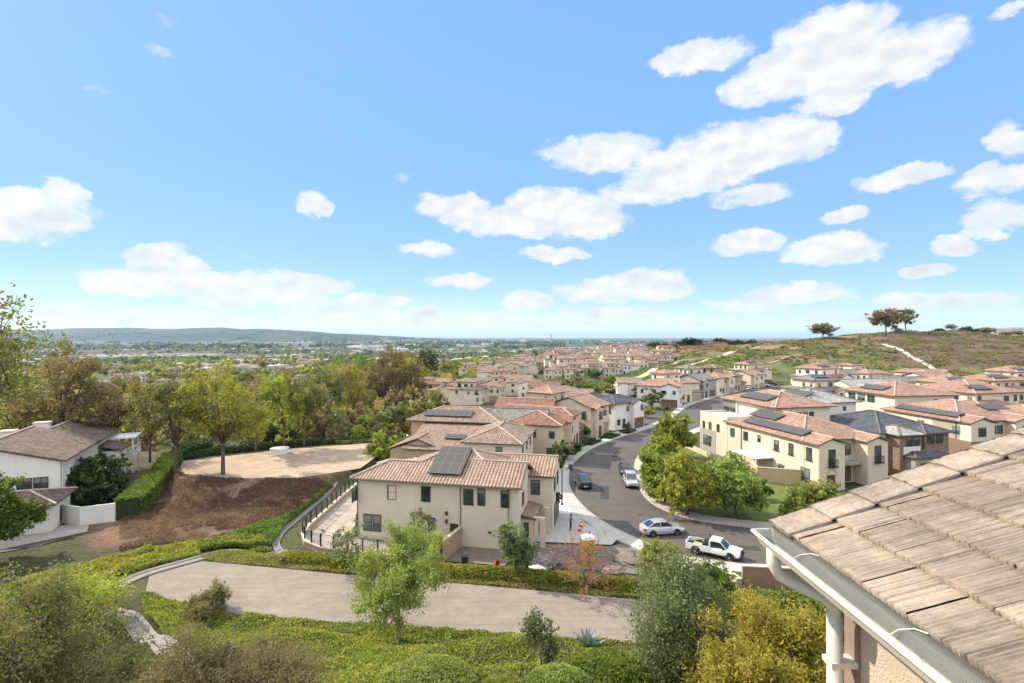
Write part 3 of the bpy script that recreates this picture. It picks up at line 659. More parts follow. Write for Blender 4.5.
rr = random.Random(5)
def auto_windows(h, b, side, rows=(1.0, 3.9), density=3.2, big=False, rnd=rr, frame=None):
    x0, y0, x1, y1, z0, z1 = b[:6]; Ln = (x1 - x0) if side in 'fb' else (y1 - y0)
    n = max(1, int(Ln / density))
    for z in rows:
        if z + 1.1 > z1: continue
        for i in range(n):
            if rnd.random() < .18: continue
            w = rnd.choice([.8, 1.0, 1.5, 1.7 if big else 1.0]); hh = rnd.choice([1.2, 1.4, 1.5]) if w > .9 else 1.2
            a = (i + .5) * Ln / n - w / 2 + rnd.uniform(-.3, .3)
            if a < .25 or a + w > Ln - .25: continue
            h.win(side, b, a, z, w, min(hh, z1 - z - .3), frame, sill=rnd.random() < .3)
def town_house(label, A, B, depth, wall, tile, seed, z=0, group=None, simple=False, tower=None, wall2=None, sides='flr', solar=None, name='stucco_house', style=0, front='f'):
    """two-storey tract house: a front block with a cross gable, a deeper rear block, a garage porch"""
    rd = random.Random(seed); h = House(name, label, A, B, z, 'house', group, simple); W = h.W
    e1 = 6.0 + rd.uniform(-.2, .25); wall2 = wall2 or wall
    k = .5 + rd.uniform(-.06, .06)
    if style == 0:
        b1 = h.block(0, 0, W, depth * k, e1, wall, 'hip', tile, .34, .55)
        b2 = h.block(W * .06, depth * k - .02, W * .94, depth, e1 - .12, wall2, 'hip', tile, .36, .5)
        b3 = h.block(W * .56, -1.3, W * .97, .3, e1 - .18, wall, 'gy', tile, .36, .4)
    elif style == 1:
        b1 = h.block(0, 0, W * .55, depth * .96, e1, wall, 'gy' if simple else 'hip', tile, .34, .5)
        b2 = h.block(W * .55 - .02, 1.6, W, depth, e1 - .3, wall2, 'hip', tile, .34, .5)
        b3 = h.block(W * .6, .2, W * .98, 1.8, 2.9, wall2, 'shedb', tile, .3, .4)
    else:
        b1 = h.block(0, 0, W, depth * .62, e1, wall, 'gx', tile, .34, .5)
        b2 = h.block(.3, depth * .62 - .02, W - .5, depth, e1 - .9, wall2, 'hip', tile, .34, .5)
        b3 = h.block(W * .08, -1.1, W * .42, .3, e1 - .25, wall, 'gy', tile, .36, .4)
    if tower:
        tx0, ty0, tx1, ty1, tzz = tower; bt = h.block(tx0, ty0, tx1, ty1, tzz, wall2, 'hip', tile, .32, .6)
        for sd in 'flr': auto_windows(h, bt, sd, (tzz - 1.9,), 2.6, rnd=rd)
        if solar: h.solar(bt, solar, 1.2, .9, min(5.2, tx1 - tx0 - 2.4), 2.4)
    elif solar and solar in 'fr': h.solar(b1, solar, W * .2, 1.0, W * .45, 1.9)
    for sd in sides:
        auto_windows(h, b1, sd, (3.9,) if (sd == 'f') else (1.1, 3.9), 3.0, rnd=rd)
        if sd != 'f': auto_windows(h, b2, sd, (1.1, 3.9), 3.6, rnd=rd)
    auto_windows(h, b3, 'f', (3.8,), 2.0, rnd=rd)
    if style == 0:
        h.win('f', b3, .25, 0.05, W * .41 - .5, 2.3, kind='garage_door'); h.win('f', b1, W * .3, .1, 1.05, 2.2, kind='door'); h.win('f', b1, W * .1, 1.0, 1.2, 1.3)
    elif style == 1:
        h.win('f', b3, .2, .05, W * .38 - .4, 2.2, kind='garage_door'); h.win('f', b1, W * .33, .1, 1.0, 2.2, kind='door'); h.win('f', b1, W * .1, 1.0, 1.1, 1.3)
    else:
        h.win('f', b1, W * .5, .05, W * .42, 2.3, kind='garage_door'); h.win('f', b3, .8, .1, 1.05, 2.2, kind='door')
    h.done(); return h.r
# ------------------------------------------------------------------ the tan-roofed house left of centre
H = House('stucco_house', 'large cream house with striped tan tile roof and solar array above the dirt track', (-16.3, 53.8), (.7, 50.3))
W = H.W
b1 = H.block(0, 0, 11.5, 5.2, 6.15, 'cream', 'hip', 'stripe', .42, .5, cap=False)
b2 = H.block(3.6, -.05, 16.2, 9.95, 6.165, 'cream', 'hip', 'stripe', .42, .5, cap=False)
b2r = H.block(W - 6.0, .02, W, 6.6, 6.145, 'cream', 'gx', 'stripe', .42, .5)
bb_ = H.block(.05, 5.0, 8.0, 11.0, 5.2, 'cream', 'hip', 'stripe', .3, .3)
m = MB(); zc = 6.34
for a_, b__ in (((-.5, -.5, 0), (2.6, 2.6, 1.3)), ((-.5, 5.7, 0), (2.6, 2.6, 1.3)), ((2.6, 2.6, 1.3), (6.25, 2.6, 1.3)), ((6.2, 2.55, 1.3), (8.6, 4.95, 2.31)), ((8.6, 4.95, 2.31), (11.2, 4.95, 2.31)), ((11.2, 4.95, 2.31), (12.85, 3.3, 1.62)), ((11.2, 4.95, 2.31), (16.7, 10.45, 0))):
    m.tube([(a_[0], a_[1], a_[2] + zc), (b__[0], b__[1], b__[2] + zc)], .12, 6)
m.build('ridge_cap', CAP, H.r)
b3 = H.block(W - 6.1, 5.5, W + 2.6, 12.2, 5.9, 'cream', 'gx', 'stripe', .36, .45)
b4 = H.block(W - .3, 1.2, W + 1.2, 5.4, 2.75, 'beige', 'shedl', 'stripe', .22, .3)
b5 = H.block(.6, 9.5, 5.6, 14.2, 4.6, 'white', 'flat', 'pale')
sx = lambda px: (px - 356) / (519 - 356) * W
for px, z, w, h in ((388.5, 4.15, 1.0, 1.55), (423.5, 4.2, 1.0, 1.6), (465.5, 4.15, 1.05, 1.65), (479.3, 4.2, .8, 1.7), (501.8, 4.15, .85, 1.7)):
    H.win('f', b2 if 3.6 < sx(px) < 16 else (b2r if sx(px) > 5 else b1), sx(px) - (3.6 if 3.6 < sx(px) < 16 else (W - 6.0 if sx(px) > 5 else 0)), z, w, h)
for px in (363.2, 373.0): H.win('f', b1, sx(px), .75, .95, 1.75)
H.win('f', b2, sx(430.5) - 3.6, 1.35, .7, 1.3); H.win('f', b2, sx(452.5) - 3.6, .05, .85, 2.15, kind='door')
for q in (3.8, 4.6): H.box('wall_lamp', FRAME, sx(448), -.2, q - 1.6, sx(448) + .22, -.07, q - 1.2)
H.win('l', b1, 1.2, 3.9, 1.4, 1.4); H.win('l', b1, 5.2, 3.9, 1.0, 1.4); H.win('l', b1, 3, .3, 2.4, 2.1); H.win('f', b3, 6.35, 3.9, 1.0, 1.6); H.win('r', b3, 1.2, 3.9, 1.2, 1.5); H.win('r', b3, 4, 3.9, 1.2, 1.5); H.win('r', b3, 1.5, .1, 4.2, 2.3, kind='garage_door')
H.win('f', b4, .55, .9, .5, 1.5); H.win('r', b2r, 1.5, 3.8, 1.0, 1.4)
s_ = H.solar(b2, 'f', 4.1, .7, 3.5, 4.7)
H.box('column', WALL['beige'], W + 1.9, 1.1, -.1, W + 2.4, 1.6, 2.9); H.box('porch_beam', WALL['beige'], W + 1.15, 1.15, 2.6, W + 2.4, 1.55, 2.95); H.box('column', WALL['beige'], W + 1.9, 4.4, -.1, W + 2.4, 4.9, 2.9)
H.pipe([(.12, -.12, .1), (.12, -.12, 6.1)]); H.pipe([(sx(463), -.18, .1), (sx(463), -.18, 6.2)]); H.pipe([(W - 1.0, -.18, .1), (W - 1.0, -.18, 6.2)], .04)
g = MB(); g.tube([(-.55, -.62, 6.24), (W + .5, -.68, 6.24)], .07, 6); g.build('gutter', FASC, H.r)
H.box('wall_vent', FRAME, sx(490), -.12, 1.5, sx(490) + .3, -.065, 1.7)
H.box('base_trim', WALL['beige'], .05, -.1, .02, 9.2, -.062, .25)
H.done()

# ------------------------------------------------------------------ white house on the left
A2 = G(0 - 40, 530, 0); B2 = (-48.6, 54.8)
H = House('stucco_house', 'white house with a mauve tile roof and white chimneys, left of the clipped hedge', (-65.2, 54.0), (-52.8, 59.8))
b1 = H.block(0, 0, H.W, 13.5, 6.5, 'white', 'gy', 'mauve', .30, .7)
b2 = H.block(2.6, 13.4, H.W - .2, 24.5, 6.1, 'white', 'gy', 'mauve', .32, .6)
b3 = H.block(5.2, -5.4, H.W + .9, .2, 2.9, 'white', 'hip', 'mauve', .3, .5)
b4 = H.block(H.W - .3, 15.5, H.W + 2.2, 19.5, 4.4, 'white', 'shedl', 'mauve', .3, .4)
b5 = H.block(-9, -4, 5.25, 2, 2.75, 'white', 'hip', 'mauve', .28, .5)
H.win('f', b1, 9.85, 3.4, 1.35, 1.45); H.win('f', b1, 11.3, 3.4, 1.35, 1.45); H.win('f', b1, 2.2, 3.4, 1.9, 1.5, WFRAME)
H.win('r', b1, 3, 3.9, 1.2, 1.2, WFRAME); H.win('r', b1, 8, 3.9, 1.2, 1.2, WFRAME); H.win('r', b3, 2.0, .05, 1.0, 2.1, WFRAME, kind='door'); H.win('f', b3, 1.0, .05, 4.8, 2.2, WFRAME, kind='garage_door'); H.win('f', b5, 1.5, .05, 5, 2.2, WFRAME, kind='garage_door')
H.box('chimney', WALL['white'], 4.9, 9.4, 6.2, 6.3, 10.6, 8.9); H.box('chimney', WALL['white'], 6.4, 15.2, 6.2, 8.0, 16.2, 9.0)
H.box('chimney_cap', WALL['pink'], 4.78, 9.28, 8.9, 6.42, 10.72, 9.1); H.box('chimney_cap', WALL['pink'], 6.28, 15.08, 9.0, 8.12, 16.32, 9.2)
H.box('balcony_floor', WALL['white'], H.W + .01, 19.6, 2.7, H.W + 3.2, 24, 2.9)
m = MB()
for a in (19.65, 21.8, 23.9): m.box(H.W + 3.05, a - .05, 2.9, H.W + 3.18, a + .05, 4.0)
m.box(H.W + 3.06, 19.6, 3.95, H.W + 3.17, 24, 4.05); m.box(H.W + 3.07, 19.6, 3.3, H.W + 3.15, 24, 3.4); m.box(H.W, 19.6, 3.95, H.W + 3.05, 19.7, 4.05); m.box(H.W, 19.61, 3.3, H.W + 3.05, 19.69, 3.4)
m.build('balcony_railing', WFRAME, H.r)
for a in (19.9, 23.6): H.box('post', WFRAME, H.W + 2.8, a, 0, H.W + 3.05, a + .25, 2.7); H.box('post', WFRAME, H.W + 2.8, a + .01, 2.9, H.W + 3.0, a + .2, 5.4)
H.box('pergola_beam', WFRAME, H.W - .1, 19.7, 5.4, H.W + 3.3, 24.1, 5.6); H.pipe([(H.W + .1, .4, .1), (H.W + .1, .4, 6.4)], .05, WFRAME)
H.done()
def tagmesh(mb, name, mats, label, cat, group=None): return tag(mb.build(name, mats), label, cat, group)
def wall_run(name, label, pts, h, t, mat, cat='wall', z=None, capm=None):
    P = [Vector((a, b, 0)) for a, b in pts]; mb = MB()
    for i in range(len(P) - 1):
        a, b = P[i], P[i + 1]; d = (b - a).normalized(); n = Vector((-d.y, d.x, 0)) * t / 2
        za = tz(a.x, a.y) if z is None else z; zb = tz(b.x, b.y) if z is None else z
        lo = -.6; e = d * (t / 2 * .9) if i < len(P) - 2 else d * 0
        vs = [(a - n, za + lo), (b + e - n, zb + lo), (b + e + n, zb + lo), (a + n, za + lo), (a - n, za + h), (b + e - n, zb + h), (b + e + n, zb + h), (a + n, za + h)]
        mb.raw([(v.x, v.y, zz) for v, zz in vs], [(3, 2, 1, 0), (4, 5, 6, 7), (0, 1, 5, 4), (1, 2, 6, 5), (2, 3, 7, 6), (3, 0, 4, 7)])
    o = mb.build(name, mat); tag(o, label, cat)
    if capm:
        mb2 = MB(); mb2.v = []
        for i in range(len(P) - 1):
            a, b = P[i], P[i + 1]; d = (b - a).normalized(); n = Vector((-d.y, d.x, 0)) * (t / 2 + .05)
            za = (tz(a.x, a.y) if z is None else z) + h + .003; zb = (tz(b.x, b.y) if z is None else z) + h + .003
            vs = [(a - n, za), (b - n, zb), (b + n, zb), (a + n, za), (a - n, za + .09), (b - n, zb + .09), (b + n, zb + .09), (a + n, za + .09)]
            mb2.raw([(v.x, v.y, zz) for v, zz in vs], [(3, 2, 1, 0), (4, 5, 6, 7), (0, 1, 5, 4), (1, 2, 6, 5), (2, 3, 7, 6), (3, 0, 4, 7)])
        mb2.build('coping', capm, o)
    return o
BLOCK = M('tan_block', (.38, .27, .19), .9, .2, 2, .5, 12); COPE = M('tan_coping', (.5, .42, .34), .9, .1)
wall_run('garden_gate_wall', 'low white side wall between the white house and the hedge', [(-51.2, 58.2), (-48.2, 57.2), (-45.4, 58.6)], 2.0, .2, WALL['white'], z=0)
wall_run('garden_wall', 'long pale boundary wall along the house side of the clipped hedge', [(-45.9, 60.2), (-48.2, 66), (-52.3, 76.5)], 1.3, .25, WALL['pink'], z=0)
# block wall with post-and-glass fence around the patio
fpts = [(-21.8, 72), (-22.0, 66), (-22.1, 60), (-22.2, 56), (-21.9, 53.6), (-20.8, 51.6), (-18.6, 50.0), (-16, 49.15), (-12.5, 48.5), (-9.5, 48.0), (-6.6, 47.6)]
wall_run('retaining_wall', 'curved tan block wall around the patio of the cream house', fpts, .45, .3, BLOCK, z=0, capm=COPE)
fr = empty('patio_fence', (-22, 60, 0)); tag(fr, 'dark post fence with mesh panels standing on the curved patio wall', 'fence')
P = resample([Vector((a, b, .54)) for a, b in fpts], 24)
loc = lambda v: (v.x + 22, v.y - 60, v.z)
mesh_m, nt, out = nodes('fence_mesh'); p = N(nt, 'ShaderNodeBsdfPrincipled'); p.inputs['Base Color'].default_value = (.25, .27, .26, 1); t = N(nt, 'ShaderNodeBsdfTransparent'); mx = N(nt, 'ShaderNodeMixShader'); mx.inputs[0].default_value = .22
L(nt, t.outputs[0], mx.inputs[1]); L(nt, p.outputs[0], mx.inputs[2]); L(nt, mx.outputs[0], out.inputs[0])
for i, q in enumerate(P):
    m = MB(); a = loc(q); m.box(a[0] - .07, a[1] - .07, a[2], a[0] + .07, a[1] + .07, a[2] + 1.25); m.build('post', IRON, fr)
m = MB()
for i in range(len(P) - 1): m.tube([(loc(P[i])[0], loc(P[i])[1], 1.72), (loc(P[i + 1])[0], loc(P[i + 1])[1], 1.72)], .03, 4)
m.build('rail', IRON, fr)
m = MB()
for i in range(len(P) - 1):
    a, b = loc(P[i]), loc(P[i + 1]); m.face([(a[0], a[1], .6), (b[0], b[1], .6), (b[0], b[1], 1.68), (a[0], a[1], 1.68)])
m.build('mesh_panel', mesh_m, fr)
wall_run('yard_wall', 'short diagonal block wall beside the side door of the cream house', [(-6.55, 47.7), (-5.0, 51.8)], 1.9, .25, BLOCK, z=0, capm=COPE)
wall_run('garden_wall', 'brown block wall at the near kerb right of the pickup', [(19.6, 43.6), (24.6, 43.0)], 1.5, .3, M('brown_block', (.30, .185, .125), .9, .15, 2), z=0, capm=COPE)
wall_run('garden_wall', 'low tan wall below the pavement beside the gravel bed', [(13.0, 46.4), (15.6, 45.2), (18.6, 44.2)], .5, .3, BLOCK, z=0, capm=COPE)
for k, (x, y) in enumerate([(14.4, 45.4), (15.7, 44.9), (17.2, 44.5), (18.9, 44.0)]):
    m = MB(); m.box(-.25, -.9, -.3, .25, .9, .55); m.box(-.32, -.97, .55, .32, .97, .65)
    o = m.build('stair_pier', COPE, None, (x, y, 0.02)); o.rotation_euler = (0, 0, .25)
    tag(o, 'pale stepped stucco pier beside the garden stair below the pavement', 'pier', 'pale piers of the garden stair')
# beige wall and patio cover in front of the big house on the right
wall_run('garden_wall', 'beige garden wall in front of the big pink house', [(36.2, 77.5), (35.6, 74.2), (41.0, 72.6)], 2.1, .25, WALL['tan'], z=0, capm=COPE)
wall_run('garden_wall', 'pale side-yard wall running along the lawn beside the big pink house', [(33.0, 97.5), (34.8, 86), (36.2, 77.8)], .9, .2, WALL['beige'], z=0)

# ------------------------------------------------------------------ big pinkish house on the right
C0 = (41.9, 69.7); e1_ = (.975, .22)
H = House('stucco_house', 'big pinkish stucco house with long solar strip and iron balconies, right of the verge', C0, (C0[0] + 12.2 * .975, C0[1] + 12.2 * .22))
b1 = H.block(0, 3.0, 12.2, 20, 6.2, 'blush', 'hip', 'clay', .36, .5)
bg = H.block(-.13, 0, 4.1, 9, 6.2, 'blush', 'gy', 'clay', .34, .45)
bg2 = H.block(8.6, .6, 12.1, 9, 6.1, 'blush', 'gy', 'clay', .34, .4)
bd = H.block(-.05, 19.9, 7.6, 28, 6.6, 'blush', 'flat', 'pale')
bk = H.block(-.1, 23.2, 3, 28.1, 4.0, 'grey', None)
bt = H.block(5.6, 15, 16.4, 28.5, 9.1, 'cream', 'hip', 'clay', .32, .7)
br = H.block(12.1, 12, 16.3, 28, 6.0, 'cream', 'hip', 'clay', .3, .4)
def fl(y, w): return (20 - y - w)      # along the left wall of b1 (from its far end)
for y, z, w, h in ((11.6, 4.3, .7, 1.1), (14.6, 3.9, 1.1, 1.5), (18.0, 3.9, 1.1, 1.5)): H.win('l', b1, fl(y, w), z, w, h)
for y, z, w, h in ((1.2, 3.9, 1.0, 1.7), (4.6, 3.9, .9, 1.6), (7.5, 3.9, 1.0, 1.5)): H.win('l', bg, 9 - y - w, z, w, h, sill=True)
H.win('l', bg, 9 - 3.2, .6, 1.6, 2.0); H.win('l', bg, 1.4, .6, 1.2, 1.4)
for a, z, w, h in ((2.2, 4.0, .8, 1.4), (4.6, 4.0, .8, 1.4), (1.6, 4.0, .01, .01)):
    if w > .1: H.win('l', bd, 8.1 - a - w, z, w, h)
H.win('l', bd, .8, 3.9, .7, 1.4); H.win('l', bk, 1.2, 1.0, 1.1, 1.8); H.win('l', bk, 2.5, 1.0, 1.1, 1.8)
H.win('f', bg, 1.55, 3.3, 1.1, 2.3, rail=True); H.win('f', bg2, 1.2, 3.3, 1.1, 2.3, rail=True)
H.win('f', b1, 5.0, 3.9, 1.0, 1.5); H.win('f', b1, 6.1, 3.9, 1.0, 1.5); H.win('f', b1, 7.2, 3.9, 1.0, 1.5); H.win('f', bg, 1.3, .1, 1.3, 2.0, kind='door')
H.box('canopy', WALL['grey'], 4.15, 1.5, 2.8, 8.55, 3.05, 3.15); H.win('f', b1, 4.6, .1, 3.6, 2.2, kind='garage_door')
H.win('f', bt, .8, 7.3, 1.0, 1.2); 
for a in (7.2, 8.4, 9.6): H.win('f', bt, a - 3, 7.3, .9, 1.0)
m_ = H.box('glazed_corner', GLASS, 5.4, 25.0, 6.95, 8.3, 28.7, 9.0); H.box('column', WALL['cream'], 5.35, 24.6, 6.6, 5.75, 25.0, 9.05)
H.solar(b1, 'l', 3.5, .5, 13.0, 1.9); H.solar(b1, 'l', 2.0, 3.0, 6.2, 2.2); H.solar(bt, 'f', 1.5, .7, .1, .1) if False else None
H.solar(bt, 'l', 3.2, .9, 7.2, 2.6)
for y in (2.6, 8.9, 16.2): H.pipe([(-.09, y, .1), (-.09, y, 6.1)], .06)
m = MB(); m.box(-3.2, 8.6, 2.5, -.05, 14.4, 2.62); m.build('patio_cover', WALL['white'], H.r)
for y in (8.8, 11.4, 14.0): H.box('patio_post', WALL['white'], -3.1, y, 0, -2.9, y + .2, 2.5)
m = MB()
for i in range(14):
    t0, t1 = math.pi * i / 14, math.pi * (i + 1) / 14; c = (2.0, 0); r0, r1 = .7, .9
    m.raw([(c[0] + r * math.cos(t), -.05 if k else .02, 2.1 + r * math.sin(t)) for k in (0, 1) for r, t in ((r0, t0), (r1, t0), (r1, t1), (r0, t1))], [(4, 5, 6, 7), (1, 2, 6, 5), (0, 4, 7, 3)])
m.build('arch_trim', COPE, H.r)
H.done()
# grey-roofed house next to it
H = House('stucco_house', 'white and brick house with a dark slate roof, behind the pinkish house', (57.6, 77.3), (69.4, 80.2))
b1 = H.block(0, 2.2, 12, 15, 6.0, 'white', 'hip', 'slate', .36, .6); b2 = H.block(1.2, 0, 5.4, 5, 6.0, 'brick', 'hip', 'lime', .36, .5)
b3 = H.block(7.2, .9, 12.1, 5, 5.9, 'brick', 'hip', 'slate', .36, .5); bt = H.block(.2, 16, 10.6, 27, 8.9, 'white', 'hip', 'lime', .34, .7); bb = H.block(-1.5, 14.9, 11.5, 27.4, 5.9, 'white', 'hip', 'slate', .3, .4)
bp = H.block(2.2, -1.6, 9.0, .95, 2.9, 'grey', 'hip', 'slate', .3, .4)
H.box('bay_panel', WALL['white'], 1.9, -.05, 3.1, 5.2, .02, 4.3)
for a in (1.2, 2.6): H.win('f', b2, a, 4.3, 1.2, 1.4)
for a in (.5, 2.3): H.win('f', b3, a, 4.3, 1.4, 1.4)
H.win('l', b1, 11, 3.9, .9, 1.5); H.win('l', b1, 7, 3.9, .9, 1.5); H.win('f', b3, 2.6, .9, 1.3, 1.3); H.win('f', bp, 1.0, .1, 1.0, 2.0, kind='door'); H.win('f', bp, 3.0, .1, 3.0, 2.2, kind='garage_door')
for a in (.9, 1.9): H.win('l', bt, 11 - 1.4 - a, 7.1, .8, 1.2)
H.win('l', bt, 5, 7.1, 1.2, 1.2); H.win('f', bt, 1.6, 7.6, 2.6, .6); H.win('f', bt, 7.5, 7.4, .6, .8); H.solar(bt, 'l', 2.6, .8, 6.2, 2.8); H.done()
# terracotta house with brick base further right
H = House('stucco_house', 'cream house with brick lower storey and long solar strip on its terracotta roof', (78.4, 87.4), (94.0, 89.5))
b1 = H.block(0, 2, 14.5, 17.5, 6.2, 'cream', 'hip', 'clay', .34, .5); b2 = H.block(0, 0, 4.6, 7, 6.15, 'cream', 'gy', 'clay', .34, .4); b3 = H.block(9.2, .3, 13.6, 7, 6.15, 'cream', 'gy', 'clay', .34, .4)
bl = H.block(-.12, -.12, 13.8, 17, 3.1, 'brick', None); bt = H.block(2.0, 17, 15.8, 30, 8.9, 'cream', 'hip', 'clay', .30, .7)
for y in (1.3, 8, 13): H.win('l', b1, 15.5 - y, 3.9, 1.4, 1.5, TEAL)
for a in (1.4, ): H.win('f', b2, a, 3.9, 1.5, 1.6); H.win('f', b3, a, 3.9, 1.5, 1.6)
for a in (5.0, 6.3, 7.6): H.win('f', b1, a, 3.9, 1.1, 1.5)
H.win('f', bl, 1.8, .8, 1.8, 1.3); H.win('f', bl, 6.0, .1, 1.1, 2.1, kind='door')
for a in (1.0, 3.6, 6.2): H.win('l', bt, a, 6.9, 2.0, 1.6, TEAL)
H.win('f', bt, 9, 7.4, .9, .8); H.solar(b1, 'l', 2.0, .5, 12.5, 1.9); H.solar(b1, 'f', 9.2, 3.2, 4.8, 2.2); H.solar(bt, 'l', 3, 1.0, 6, 2.4)
H.pipe([(-.1, 2.6, 3.2), (-.1, 2.6, 6.1)]); H.done()

# house just behind the tan-roofed one (two-level, ochre, small square windows)
H = House('stucco_house', 'ochre house with three small square windows, directly behind the striped roof', (-17.6, 89.6), (-2.4, 86.6))
b1 = H.block(0, 0, H.W, 9, 6.4, 'tan', 'hip', 'brown', .36, .7)
b2 = H.block(.0, -8.6, 9.0, .2, 3.2, 'tan', 'gy', 'brown', .36, .6)
b3 = H.block(3.0, -9.5, H.W + 4, .1, 3.6, 'tan', 'shedb', 'brown', .25, .5)
b4 = H.block(H.W - 2, -13.0, H.W + 6.2, -1.0, 5.7, 'cream', 'hip', 'brown', .36, .5)
b5 = H.block(H.W - 3, 2.5, H.W + 7.5, 12, 6.0, 'cream', 'gx', 'gray', .34, .5)
for a in (4.1, 5.8, 7.5): H.win('f', b1, a, 4.2, .75, .75)
H.win('l', b1, 3, 3.6, 1.8, 1.6); H.solar(b1, 'f', 2.0, .8, 8.6, 2.2); H.solar(b3, 'f', 5.2, 3.2, 3.3, 1.5); H.solar(b3, 'f', 10.2, 3.2, 3.3, 1.5)
for a in (1.5, 5.0, 8.5): H.win('r', b4, a, 3.9, 1.0, 1.4)
H.win('r', b4, 1.4, .1, 4.2, 2.2, kind='garage_door'); H.win('r', b4, 8.5, .1, 1.0, 2.1, kind='door'); H.win('f', b4, 4.6, 3.9, 1.0, 1.4); H.win('r', b5, 2, 3.9, 1.1, 1.4); H.win('r', b5, 6, 3.9, 1.1, 1.4); H.done()

# row along the left side of the street; fronts face the street
row = [((8.0, 86.0), (10.2, 94.6), 17, 'beige', 'redbrown', 0, 'beige house with a red-brown roof, second from the cream corner house along the street', 'ochre', None, 0),
       ((11.2, 96.2), (14.9, 104.6), 18, 'pink', 'redbrown', 1, 'dusky pink house with dark red roof in the middle of the street row', 'grey', None, 1),
       ((16.4, 106.6), (21.4, 113.2), 17, 'beige', 'clay', 2, 'beige house with a terracotta roof between the dark red roof and the blue-grey roof', None, (2, 11, 8, 17, 8.2), 2),
       ((23.0, 115.0), (30.4, 121.4), 14, 'white', 'slate', 3, 'white house with a blue-grey slate roof at the end of the street row', 'dark', None, 0)]
for A, B, dp, wl, tl, sd, lb, w2, tw, st in row:
    town_house(lb, A, B, dp, wl, tl, 40 + sd, 0, 'houses along the left kerb of the street', tower=tw, wall2=w2, style=st)
town_house('tan house with a brown-red upper roof set back behind the street row', (-3.5, 110.5), (8.5, 108.0), 12, 'ochre', 'redbrown', 51, 0, 'houses behind the street row', style=2)
town_house('cream house with a brown roof set back behind the terracotta-roofed house of the row', (9, 128), (21, 125.5), 11, 'cream', 'brown', 52, -.6, 'houses behind the street row', style=0)
# row beyond the junction, right of the trail
mrow = [((38.5, 157.5), (50, 152.5), 15, 'white', 'clay', 0, 'cream house with a terracotta roof on the corner beyond the junction', None),
        ((53.5, 163.5), (62.5, 168.0), 15, 'cream', 'clay', 1, 'cream house with a terracotta roof, second beyond the junction', (1, 8, 8, 14, 8.6)),
        ((64.5, 176), (72.5, 181.5), 16, 'grey', 'gray', 2, 'grey-roofed house between two terracotta roofs beyond the junction', None),
        ((75, 186), (82.5, 192), 16, 'cream', 'clay', 0, 'cream house with a terracotta roof, fourth beyond the junction', None),
        ((85, 196), (93, 203), 16, 'tan', 'redbrown', 1, 'tan house with a red-brown roof beside the parked cars at the far bend', (1, 8, 8, 14, 8.6)),
        ((97, 208), (106, 215), 15, 'cream', 'clay', 2, 'cream house with a terracotta roof at the far end of the bend', None),
        ((34, 165), (41.5, 164), 12, 'white', 'brown', 2, 'low white house left of the terracotta corner house, beside the trail', None),
        ((66, 193), (77, 197), 13, 'cream', 'gray', 0, 'grey-roofed cream house standing behind the terracotta row beyond the junction', (2, 2, 9, 10, 8.8)),
        ((84, 219), (94, 223), 13, 'cream', 'clay', 2, 'small terracotta-roofed house behind the grey roof beyond the junction', None),
        ((109, 236), (121, 240), 13, 'white', 'gray', 0, 'pale house with a grey roof below the green hillside, far end of the bend', (1, 2, 9, 10, 8.6))]
for A, B, dp, wl, tl, st, lb, tw in mrow:
    town_house(lb, A, B, dp, wl, tl, int(A[0]), 0 if A[1] < 200 else -.5, 'houses beyond the junction', tower=tw, style=st)
# right-hand blocks behind the big houses
brow = [((97, 95), (112, 99), 18, 'cream', 'clay', 0, 'cream house with wide terracotta roof, at the right edge of the picture', (5, 13, 18, 26, 8.9)),
        ((113, 185), (126, 191), 14, 'white', 'clay', 0, 'white three-storey house with a terracotta roof below the green hill', (1, 2, 11, 12, 9.2)),
        ((101, 152), (116, 156), 14, 'cream', 'lime', 2, 'cream house with a pale grey roof behind the slate-roofed house', None),
        ((128, 168), (144, 172), 14, 'cream', 'gray', 0, 'cream house with a dark grey roof at the foot of the hill', None),
        ((113, 128), (127, 131), 15, 'cream', 'clay', 1, 'cream house with a terracotta roof and deep overhang, behind the solar tower', (2, 4, 12, 14, 8.8)),
        ((131, 138), (150, 142), 15, 'beige', 'clay', 0, 'wide beige house with a long terracotta roof in front of the white path', (3, 3, 14, 12, 8.8)),
        ((155, 150), (171, 155), 14, 'tan', 'gray', 2, 'tan house with a grey roof at the right, under the dry hillside', None),
        ((178, 180), (196, 185), 14, 'cream', 'clay', 0, 'cream house with a terracotta roof, furthest right under the dry hillside', (3, 2, 15, 12, 8.4)),
        ((150, 186), (163, 190), 13, 'cream', 'clay', 2, 'cream house with a small terracotta roof nearest the white path up the hill', None),
        ((92, 118), (104, 121), 14, 'beige', 'clay', 2, 'beige house with a terracotta roof wedged between the towers on the right', None),
        ((103, 222), (114, 226), 13, 'cream', 'clay', 0, 'cream house with a terracotta roof at the far bend below the hill', (1, 2, 10, 10, 8.8)),
        ((129, 203), (141, 207), 13, 'white', 'gray', 2, 'white house with a grey roof directly right of the white three-storey house', None),
        ((146, 210), (159, 214), 13, 'cream', 'clay', 1, 'cream house with a terracotta tower against the green hill foot', (1, 8, 9, 14, 8.8)),
        ((168, 208), (182, 213), 13, 'beige', 'clay', 0, 'beige house with a terracotta roof just left of the bottom of the white path', None),
        ((176, 160), (192, 166), 14, 'cream', 'redbrown', 2, 'cream house with a red-brown roof between the grey roof and the far terracotta house', None),
        ((84, 142), (95, 145), 13, 'cream', 'gray', 0, 'cream house with grey roof facing the street behind the solar-roofed tower', (2, 2, 9, 10, 8.6)),
        ((140, 122), (156, 127), 14, 'cream', 'clay', 2, 'cream house with a low terracotta roof near the right edge behind the brick-based house', None),
        ((128, 106), (145, 111), 16, 'beige', 'clay', 0, 'beige house with a terracotta roof beyond the eave at the right edge', None)]
